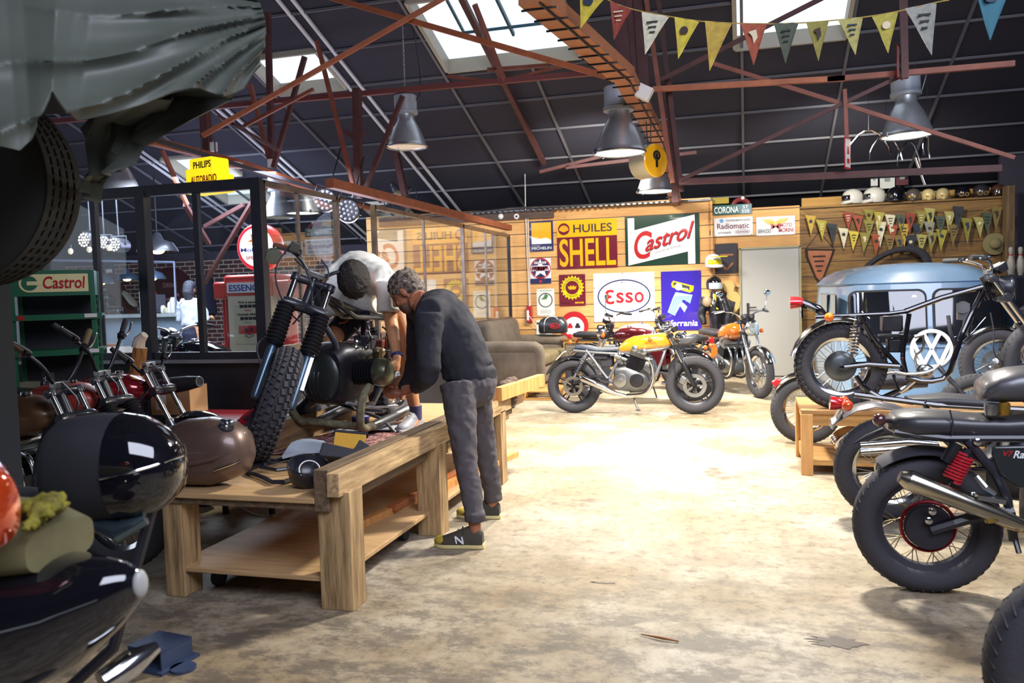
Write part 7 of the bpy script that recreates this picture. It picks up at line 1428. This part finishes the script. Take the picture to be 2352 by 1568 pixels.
# bar counter
bY=12.6; a=U(160,722,Y=bY); b=U(418,722,Y=bY); t=thing('bar_counter','long grey-blue concrete bar counter inside the cafe','bar',((a.x+b.x)/2,bY+.3,0)); W_=b.x-a.x+.1
MB().box((0,0,.62),(W_,.5,1.22)).build('counter_front',mat('bar_concrete','7f8d9c',.6,var=.15,vscale=2),t,smooth=0); MB().box((0,-.03,1.25),(W_+.1,.68,.06)).build('counter_top',mat('bar_top','9ba0a2',.35,var=.15),t,smooth=0)
zc=1.285
for i,px in enumerate((150,175)):
    t=thing('beer_tap',['left beer tap with red handle and lit round badge on the bar','right beer tap with red handle and lit round badge on the bar'][i],'beer tap',V(U(px,720,Y=bY+.1).x,bY+.1,1.33),(0,0,0),'beer taps'); MB().cyl((0,0,-.05),(0,0,.06),.02).build('column',M_CHR,t); MB().ell((0,0,.13),(.07,.03,.1)).build('tap_body',C_RED,t); MB().lathe([(.05,0),(0,.01)],(0,-.032,.13),(0,-1,0),24).build('lit_badge',mat('badge_lit','ffe9c8',.4,emit=3),t); MB().tube([(0,0,.22),(0,0,.27),(0,0,.33)],[.018,.02,.03],10).build('handle',C_RED,t)
# things on the bar: cups and jars
for i,(px,w,h,m) in enumerate(((375,.05,.14,M_WPL),(383,.06,.10,mat('jar_cream','c9bf9f',.4)),(391,.05,.2,M_WHT),(398,.06,.28,M_WPL),(404,.05,.24,M_WHT),(364,.09,.06,M_MATT),(318,.03,.12,M_BLK),(270,.04,.1,M_BLK),(282,.03,.13,M_DST))):
    x=U(px,715,Y=bY+.2).x; tag(MB().lathe([(w*.8,0),(w,h*.3),(w*.9,h*.8),(w*.5,h)],(x,bY+.2,zc),(0,0,1),14).build('bar_jar',m),'small jar or cup standing on the right half of the bar' if i<6 else 'small dark container standing on the left half of the bar','jar','cups and jars on the bar')
x=U(352,700,Y=bY+.25).x; t=thing('coffee_machine','grey coffee machine on the bar beside a white picture frame','coffee machine',(x,bY+.28,zc)); MB().box((0,0,.17),(.28,.3,.34)).build('machine_body',mat('machine_grey','6b6f7b',.4,.4),t,bev=.02); MB().box((0,-.1,.37),(.2,.1,.06)).build('warning_light',mat('machine_red','9a2530',.4),t)
x=U(334,700,Y=bY+.1).x; t=thing('menu_frame','white framed dark menu board standing on the bar','frame',(x,bY+.1,zc)); MB().box((0,0,.2),(.22,.03,.4)).build('frame',M_WPL,t,smooth=0); MB().box((0,-.017,.2),(.15,.004,.32)).build('board',M_MATT,t,smooth=0)
# bottle and glass shelves
for j,(py,kind) in enumerate(((651,'bottle'),(680,'glass'),(697,'glass'),(712,'glass'))):
    sY=15.85; a=U(166,py,Y=sY); b=U(248,py,Y=sY); tag(MB().box(((a.x+b.x)/2,sY,a.z),(b.x-a.x+.1,.26,.025)).build('bar_shelf',M_DST if j else M_PW,smooth=0),['top bottle shelf on the brick wall behind the bar','upper glass shelf behind the bar','middle glass shelf behind the bar','lower glass shelf behind the bar'][j],'shelf')
    n=15 if kind=='bottle' else 16
    for k in range(n):
        p=V(a.x+.08+(b.x-a.x-.1)*k/(n-1),sY-.03+.04*(k%2),a.z+.013)
        if kind=='bottle':
            m=[M_WPL,mat('bottle_green','24402c',.15,coat=1),mat('bottle_amber','6a3a14',.15,coat=1),mat('bottle_dark','1c1a1c',.15,coat=1)][(k*7)%4]; tag(MB().lathe([(.032,0),(.036,.02),(.036,.17),(.014,.22),(.013,.29),(.016,.30)],p,(0,0,1),10).build('bottle',m),'bottle standing on the top shelf behind the bar','bottle','bottles behind the bar')
        else: tag(MB().lathe([(.03,0),(.006,.012),(.006,.06),(.035,.10),(.03,.15),(.027,.15),(.03,.1),(0,.07)],p,(0,0,1),10,cap=False).build('wine_glass',mat('glassware','c4cac6',.08,coat=1,metal=.5)),'stemmed glass on the shelves behind the bar','glass','glasses behind the bar')
# pendants, spots, bulbs
def shade(px,py,Y,r,m,l,lit=1,rod=.8):
    c=U(px,py,Y=Y); t=thing('cafe_lamp',l,'lamp',c); MB().lathe([(r,0),(r*.98,.02),(r*.75,r*.45),(r*.3,r*.62),(r*.15,r*.95),(.0,r)],n=28,cap=False).build('lamp_shade',m,t,60); MB().ell((0,0,.02),(r*.35,r*.35,.05)).build('bulb',mat('bulb_warm','ffd27a',.4,emit=8 if lit else .3),t); MB().cyl((0,0,r*.9),(0,0,rod),.008,n=6).build('cord',M_BLK,t); return t
M_CB=mat('cafe_shade_blue','46536a',.3,.5)
shade(362,578,8.6,.24,M_BLK,'large black dome lamp with pale yellow inside near the partition',1,.9); shade(228,652,13,.30,M_CB,'left blue enamel lamp over the bar',1); shade(292,642,13.2,.22,M_CB,'middle blue enamel lamp over the bar',1); shade(349,641,12.4,.24,M_CB,'right blue enamel lamp over the bar, beside a black frame post',1)
for i,(px,py,r) in enumerate(((208,552,.12),(240,558,.10),(273,563,.11),(800,486,.14),(748,462,.14))):
    Y=10.5 if i<3 else 9.3; c=U(px,py,Y=Y); t=thing('stage_light',['leftmost of the black LED stage lights in the cafe','second black LED stage light in the cafe, turned aside','third black LED stage light from the left in the cafe','black perforated stage light in the open gap of the partition','black perforated stage light behind the side glass'][i],'stage light',c,(0,math.radians(18) if i>2 else 0,math.radians([0,35,10,25,25][i])))
    MB().lathe([(r*.9,.16),(r,.0),(r,-.12),(r*.92,-.13)],(0,0,0),(0,1,0),28).build('can',M_BLK,t,40); m=MB()
    for k in range(19): 
        q=0 if k==0 else .38 if k<7 else .75; a=k*PI/3 if k<7 else (k-7)*PI/6; m.lathe([(r*.13,0),(0,.008)],(r*q*math.cos(a),-.135,r*q*math.sin(a)),(0,-1,0),10)
    m.build('led_lenses',mat('led_lit','ffeccf',.4,emit=3) if i<3 else mat('led_off','8f93a0',.3),t); MB().tube([(-r*1.1,0,0),(-r*1.1,0,r*1.2),(r*1.1,0,r*1.2),(r*1.1,0,0)],.012,6).cyl((0,0,r*1.2),(0,0,.7),.01,n=6).build('bracket',M_BLK,t)
for i,(px,py) in enumerate(((162,577),(205,573),(250,569))):
    c=U(px,py,Y=9.6); t=thing('bare_bulb',['left bare hanging bulb in the cafe','middle bare hanging bulb in the cafe','right bare hanging bulb in the cafe'][i],'light bulb',c,(0,0,0),'bare bulbs'); MB().ell((0,0,0),(.035,.035,.045)).build('bulb_glass',mat('bulb_clear','e8dcc0',.1,emit=.6,coat=1),t); MB().cyl((0,0,.04),(0,0,.09),.016).cyl((0,0,.09),(0,0,.6),.003,n=5).build('holder',M_BLK,t)
tag(MB().tube([U(115,597,Y=12.65),U(400,602,Y=12.65),U(405,725,Y=12.65)],.022,8).build('pipe_frame',mat('pipe_blue_grey','7f88a0',.4,.4)),'blue-grey pipe frame spanning above the bar','pipe frame')
c=U(393,672,Y=15.9); t=thing('wall_disc','large dark maroon round wall sign reading DRINK Coca-Cola on the brick wall','sign',c); t['th']=.04; MB().prism(circ(0,0,.58,48),-.02,.02).build('disc',mat('disc_maroon','3d161d',.4),t,smooth=0); txt(t,'DRINK',-.18,.2,.12,.22,mat('disc_pink','8f6a6c',.5)); txt(t,'Coca-Cola',-.5,.45,-.32,-.02,MATS['disc_pink'],shear=.2,off=.02)
tag(MB().beam(U(245,636,Y=15.8),U(318,726,Y=15.8),.12,.30).build('timber_brace',mat('brace_brown','4a251c',.7),smooth=0),'dark brown diagonal timber across the brick wall above the bar','timber'); t=thing('longboard','pale board with dark tip leaning on the diagonal timber above the bar','board',U(296,690,Y=15.6)); a,b=U(284,668,Y=15.62)-t.location,U(312,704,Y=15.62)-t.location; MB().tube([a,a.lerp(b,.15),a.lerp(b,.8),b],[.04,.12,.13,.06],12,flat=.3).build('board_body',mat('board_pale','9f9c8c',.5),t)
t=thing('wall_poster','dark blue poster above the diagonal timber in the cafe','poster',U(250,625,Y=15.9)); MB().box((0,0,.1),(.28,.02,.5)).build('panel',mat('poster_blue','2c3050',.5),t,smooth=0); MB().box((0,-.012,.0),(.2,.004,.14)).build('print',M_WPL,t,smooth=0)
t=thing('hanging_coat','dark coat with red collar hanging on the cafe brick wall beside the pump','coat',U(478,640,Y=15.85)); m=MB().tube([(0,0,.1),(0,0,0),(.01,0,-.4),(.02,0,-.62)],[.05,.13,.17,.18],14,flat=.4); m.build('coat_body',mat('coat_navy','1c1f36',.85),t,60); MB().tube([(-.06,-.04,.08),(-.09,-.06,.0)],.025,8).build('collar',C_RED,t); t.scale=(1.25,1.25,1.25); MB().cyl((0,0,.1),(0,.12,.12),.01,n=6).build('hook',M_DST,t)
# waitress
t=person('person in white blouse and dark skirt standing at the bar, seen from behind',(-8.72,11.6,0)); X0,Y0=-8.72,11.6; s=1.06
b=MB().tube([(X0,Y0,.95*s),(X0,Y0,1.15*s),(X0,Y0,1.38*s),(X0,Y0,1.46*s)],[.14,.115,.13,.05],14).ell((X0,Y0,.95*s),(.16,.11,.13)).tube([(X0-.17,Y0,1.38*s),(X0+.17,Y0,1.38*s)],.05,10)
for q in(-1,1): b.tube([(X0+q*.08,Y0,.92*s),(X0+q*.08,Y0,.5),(X0+q*.08,Y0,.08)],[.085,.05,.035],12).tube([(X0+q*.08,Y0+.02,.05),(X0+q*.08,Y0+.14,.03)],[.035,.025],8).tube([(X0+q*.18,Y0,1.38*s),(X0+q*.24,Y0+.05,1.12*s),(X0+q*.16,Y0+.25,1.14*s)],[.045,.036,.024],10); hand(b,(X0+q*.16,Y0+.25,1.14*s),(0,1,0),(0,0,-1),.5,.85,thumb=q)
Mw=head(b,(X0,Y0,1.58*s),(-.25,1,.05),(0,0,1),.95,neck=(X0,Y0,1.42*s),nr=.045); pb(t,b,'body',SK1,.009,3); hair(t,Mw,H3,1.0,.004,.05,long=1,vox=.012)
j=MB().tube([(X0,Y0,1.02*s),(X0,Y0,1.2*s),(X0,Y0,1.40*s),(X0,Y0,1.45*s)],[.16,.155,.155,.06],16).tube([(X0-.17,Y0,1.38*s),(X0+.17,Y0,1.38*s)],.065,10)
for q in(-1,1): j.tube([(X0+q*.18,Y0,1.38*s),(X0+q*.25,Y0+.04,1.12*s),(X0+q*.18,Y0+.18,1.13*s)],[.065,.07,.045],12)
pb(t,j,'blouse',mat('white_blouse','c3c6cf',.8),.012,5,.03,.09); j=MB().tube([(X0,Y0,1.04*s),(X0,Y0,.9*s),(X0,Y0,.7),(X0,Y0,.42)],[.135,.18,.165,.15],18,flat=.8); pb(t,j,'skirt',mat('dark_skirt','1d1e33',.8),.012,4,.02,.1)
for q in(-1,1): MB().box((q*.08,.05,.035),(.08,.24,.07)).build('shoe',M_BLK,t,bev=.02)
# chairs and tables
M_PLY=mat('chair_ply','c87f42',.45,coat=.2); M_CW=mat('chair_white','c9c8c4',.5)
def chair(x,y,rz,label,back,seatm=None):
    t=thing('cafe_chair',label,'chair',(x,y,0),(0,0,rz),'cafe chairs'); MB().box((0,0,.46),(.40,.40,.02)).build('seat',seatm or back,t,bev=.008)
    G=[[(-.2+.1*i,.20+.03*math.cos((i-2)*.8)+.05*j/3,.66+.26*j/3) for i in range(5)] for j in range(4)]; MB().sheet(G,.012).build('backrest',back,t,60)
    for a in(-.18,.18):
        for b in(-.17,.17): MB().tube([(a*.9,b*.9,.45),(a*1.05,b*1.1,0)],.013,8).build('leg',M_CW,t)
        MB().tube([(a,.18,.45),(a,.22,.8)],.012,8).build('back_post',M_BLK,t)
    return t
for i,(px,Y,rz,mm,l) in enumerate(((283,9.8,2.9,M_PLY,'plywood cafe chair left of the centre black mullion'),(255,8.6,.4,M_CW,'white cafe chair behind the left motorcycle grips'),(190,8.2,2.6,mat('chair_orange','d86a2c',.5),'orange cafe chair behind the left black mullion'),(398,9.3,3.1,M_PLY,'plywood cafe chair right of the centre black mullion'),(426,9.0,2.6,M_PLY,'plywood cafe chair in front of the person at the bar'),(318,11.4,.2,M_CW,'white cafe chair close to the bar counter'),(122,8.7,1.0,M_PLY,'plywood cafe chair at the left end behind the green rack'),(385,11.5,3.0,M_BLK,'dark cafe chair against the bar counter'),(492,10.0,2.0,M_PLY,'plywood cafe chair in front of the brick wall beside the pump'))):
    chair(U(px,760,Y=Y).x,Y,rz,l,mm)
for i,(px,Y) in enumerate(((345,10.3),(462,11.2),(215,10.4))):
    t=thing('cafe_table',['round-edged grey cafe table left of the centre mullion','grey cafe table in front of the person at the bar','grey cafe table at the left of the cafe'][i],'table',(U(px,760,Y=Y).x,Y,0)); MB().box((0,0,.75),(.8,.8,.03)).build('table_top',mat('table_grey','8c8f96',.3),t,bev=.01); MB().cyl((0,0,.03),(0,0,.74),.035).build('column',M_BLK,t); MB().lathe([(.25,0),(.24,.02),(.04,.04)],n=24).build('base',M_BLK,t)
t=roadster(U(345,800,Y=6.9).x-.35,6.95,math.radians(2),'black motorcycle with brown quilted seat inside the cafe behind the front glass',M_GBL,mat('quilted_seat','5e5450',.8,bump=.4,vscale=30),zo=.12); t.rotation_euler.z=math.radians(176); t.location.x+=1.6
tag(MB().box((t.location.x-.7,6.95,.06),(2.3,.5,.118)).build('display_plinth',M_DST,smooth=0),'low dark plinth under the black motorcycle in the cafe','plinth')
# illuminated advertising sign above the partition
c=U(483,415,Y=6.6); t=thing('light_box_sign','yellow illuminated box sign reading PHILIPS AUTORADIO hanging above the glass partition','sign',c,(0,0,math.radians(-14))); t['th']=.16
MY=mat('box_yellow','f0d413',.4,emit=.9); k=1.4
pl=[(-.18,-.14),(.17,-.14),(.175,-.13),(.175,-.02),(.165,-.0),(.125,.0),(.125,.11),(.115,.125),(-.12,.125),(-.13,.115),(-.13,.05),(-.18,.05)]; t.scale=(1.18,1.18,1.18); t.location.z+=.05
MB().prism(pl,-.08,.08).build('box',MY,t,smooth=0,bev=.006); letters(t,'PHILIPS',-.085,.11,.045,.098,C_BLK,y=-.082,off=.02); letters(t,'AUTORADIO',-.12,.165,-.07,-.01,C_RED,y=-.082,off=.02); [MB().tube([(x,0,.12),(x,0,.3)],.006,6).build('hanger',M_ALU,t) for x in(-.08,.07)]
for i,(px,py,l) in enumerate(((491,337,'white junction box above the yellow light box sign'),(622,375,'white junction box at the foot of the left truss post'),(1480,213,'tilted grey floodlight box beside the cable beam'))):
    c=U(px,py,Y=[7.9,8.9,7.6][i]); tag(MB().box(c,(.07,.05,.1) if i<2 else (.13,.1,.12),(0,.5 if i==2 else 0,0)).build('junction_box',M_WPL,bev=.005),l,'junction box')
c=U(527,378,Y=8.0); tag(MB().box(c,(.28,.1,.07),(0,.12,0)).build('batten_light',M_WPL,bev=.01),'small white batten light fixed on the left beam','light fitting')
t=thing('wall_fan','old round fan with wire guard high on the beam above the partition','fan',U(918,450,Y=12.8)); MB().torus((0,0,0),(0,1,0),.30,.01,32,6).torus((0,-.05,0),(0,1,0),.2,.006,28,6).build('guard',M_DST,t); MB().ell((0,0,0),(.09,.12,.1)).build('motor',mat('fan_brass','a08f74',.4,.5),t)
for k in range(4): MB().ell((.13*math.cos(k*PI/2+.5),-.03,.13*math.sin(k*PI/2+.5)),(.13,.012,.06),(0,-(k*PI/2+.5),0)).build('blade',M_DST,t)
# ================= odds and ends high on the walls =================
tag(MB().box(U(1655,461,Y=YW+.06)+V(0,0,0),(.26,.06,.10)).build('yellow_board',mat('board_yellow','8f7d1e',.6),smooth=0,bev=.004),'short dull yellow board lying on top of the timber wall above the street sign','board')
c=U(1702,478,Y=YW+.12); tg=thing('life_ring','dark red ring with white patch standing on top of the timber wall','ring',(c.x,YW+.12,2.70)); MB().torus((0,0,.02),(0,1,0),.13,.04,32,8,arc=.5,start=PI).build('ring',mat('ring_red','6e1f24',.5),tg)
for v in tg.children[0].data.vertices: v.co.z=abs(v.co.z)
MB().box((.03,-.0,.17),(.05,.09,.05),(0,.1,0)).build('patch',M_WPL,tg,bev=.01)
for i,(px,py,w_,l) in enumerate(((1995,300,.26,'leftmost chrome handlebar hanging in the dark above the helmets'),(2035,310,.22,'chrome handlebar hanging second from left above the helmets'),(2090,325,.24,'chrome handlebar hanging below the right pendant lamp'),(2130,300,.18,'rightmost chrome handlebar hanging above the helmets'))):
    c=U(px,py,Y=11.5); t=thing('hanging_handlebar',l,'handlebar',c,(0,0,.4*i),'handlebars hung under the roof'); P=[(-w_,0,-.32),(-w_*.9,.02,-.18),(-w_*.3,0,0),(w_*.3,0,0),(w_*.9,.02,-.18),(w_,0,-.32)]
    MB().tube(P,.012,8,smooth=1).build('bar',M_CHR,t); MB().cyl((0,0,0),(0,0,roofz(11.5)-c.z),.003,n=5).build('cord',M_MATT,t)
a,b=U(2103,362,Y=11.2),U(2125,424,Y=11.2); t=thing('hanging_fork_tube','thin chrome tube hanging in the dark above the row of helmets','tube',a); MB().cyl((0,0,0),b-a,.018).build('tube',M_CHR,t); MB().cyl((0,0,0),(0,0,roofz(11.2)-a.z),.003,n=5).build('cord',M_MATT,t)
for i,(px,py,w_,h_) in enumerate(((2008,412,.08,.16),(2038,412,.17,.22),(2072,408,.14,.18))):
    c=U(px,py,Y=14.6); t=thing('leaning_print',['narrow pale print behind the helmet shelf','white print with dark figure behind the helmet shelf','dark red print behind the helmet shelf'][i],'picture',c); t['th']=.01
    MB().box((0,0,0),(w_*1.3,.01,h_*1.3)).build('panel',[C_PAP,C_PAP,mat('print_red','5a1f2a',.6)][i],t,smooth=0); MB().box((0,-.007,.02),(w_*.5,.004,h_*.5)).build('print',C_GRY,t,smooth=0); MB().cyl((0,.004,h_*.6),(0,.004,roofz(14.6)-c.z),.003,n=5).build('cord',M_MATT,t)
c=U(1140,905,Y=6.35); t=thing('cleaning_rag','crumpled dark brown rag on the far end of the bench rail','rag',(-1.84,6.3,.668)); m=MB().ell((0,0,.05),(.06,.09,.05)).ell((.03,.06,.08),(.05,.05,.04)).tube([(.02,0,.06),(.06,-.03,.0),(.065,-.03,-.12)],[.04,.035,.02],8); blob(m.build('rag_cloth',mat('rag_brown','5a4a40',.9,var=.3,vscale=20),t,180),.008,2,.03,.04)
# bright timber lying across the far bench end
tag(MB().beam((-1.79,5.9,.70),(-1.70,6.9,.70),.06,.10).build('timber_batten',M_PINE,smooth=0),'bright pale timber at the far right corner of the workbench','batten')
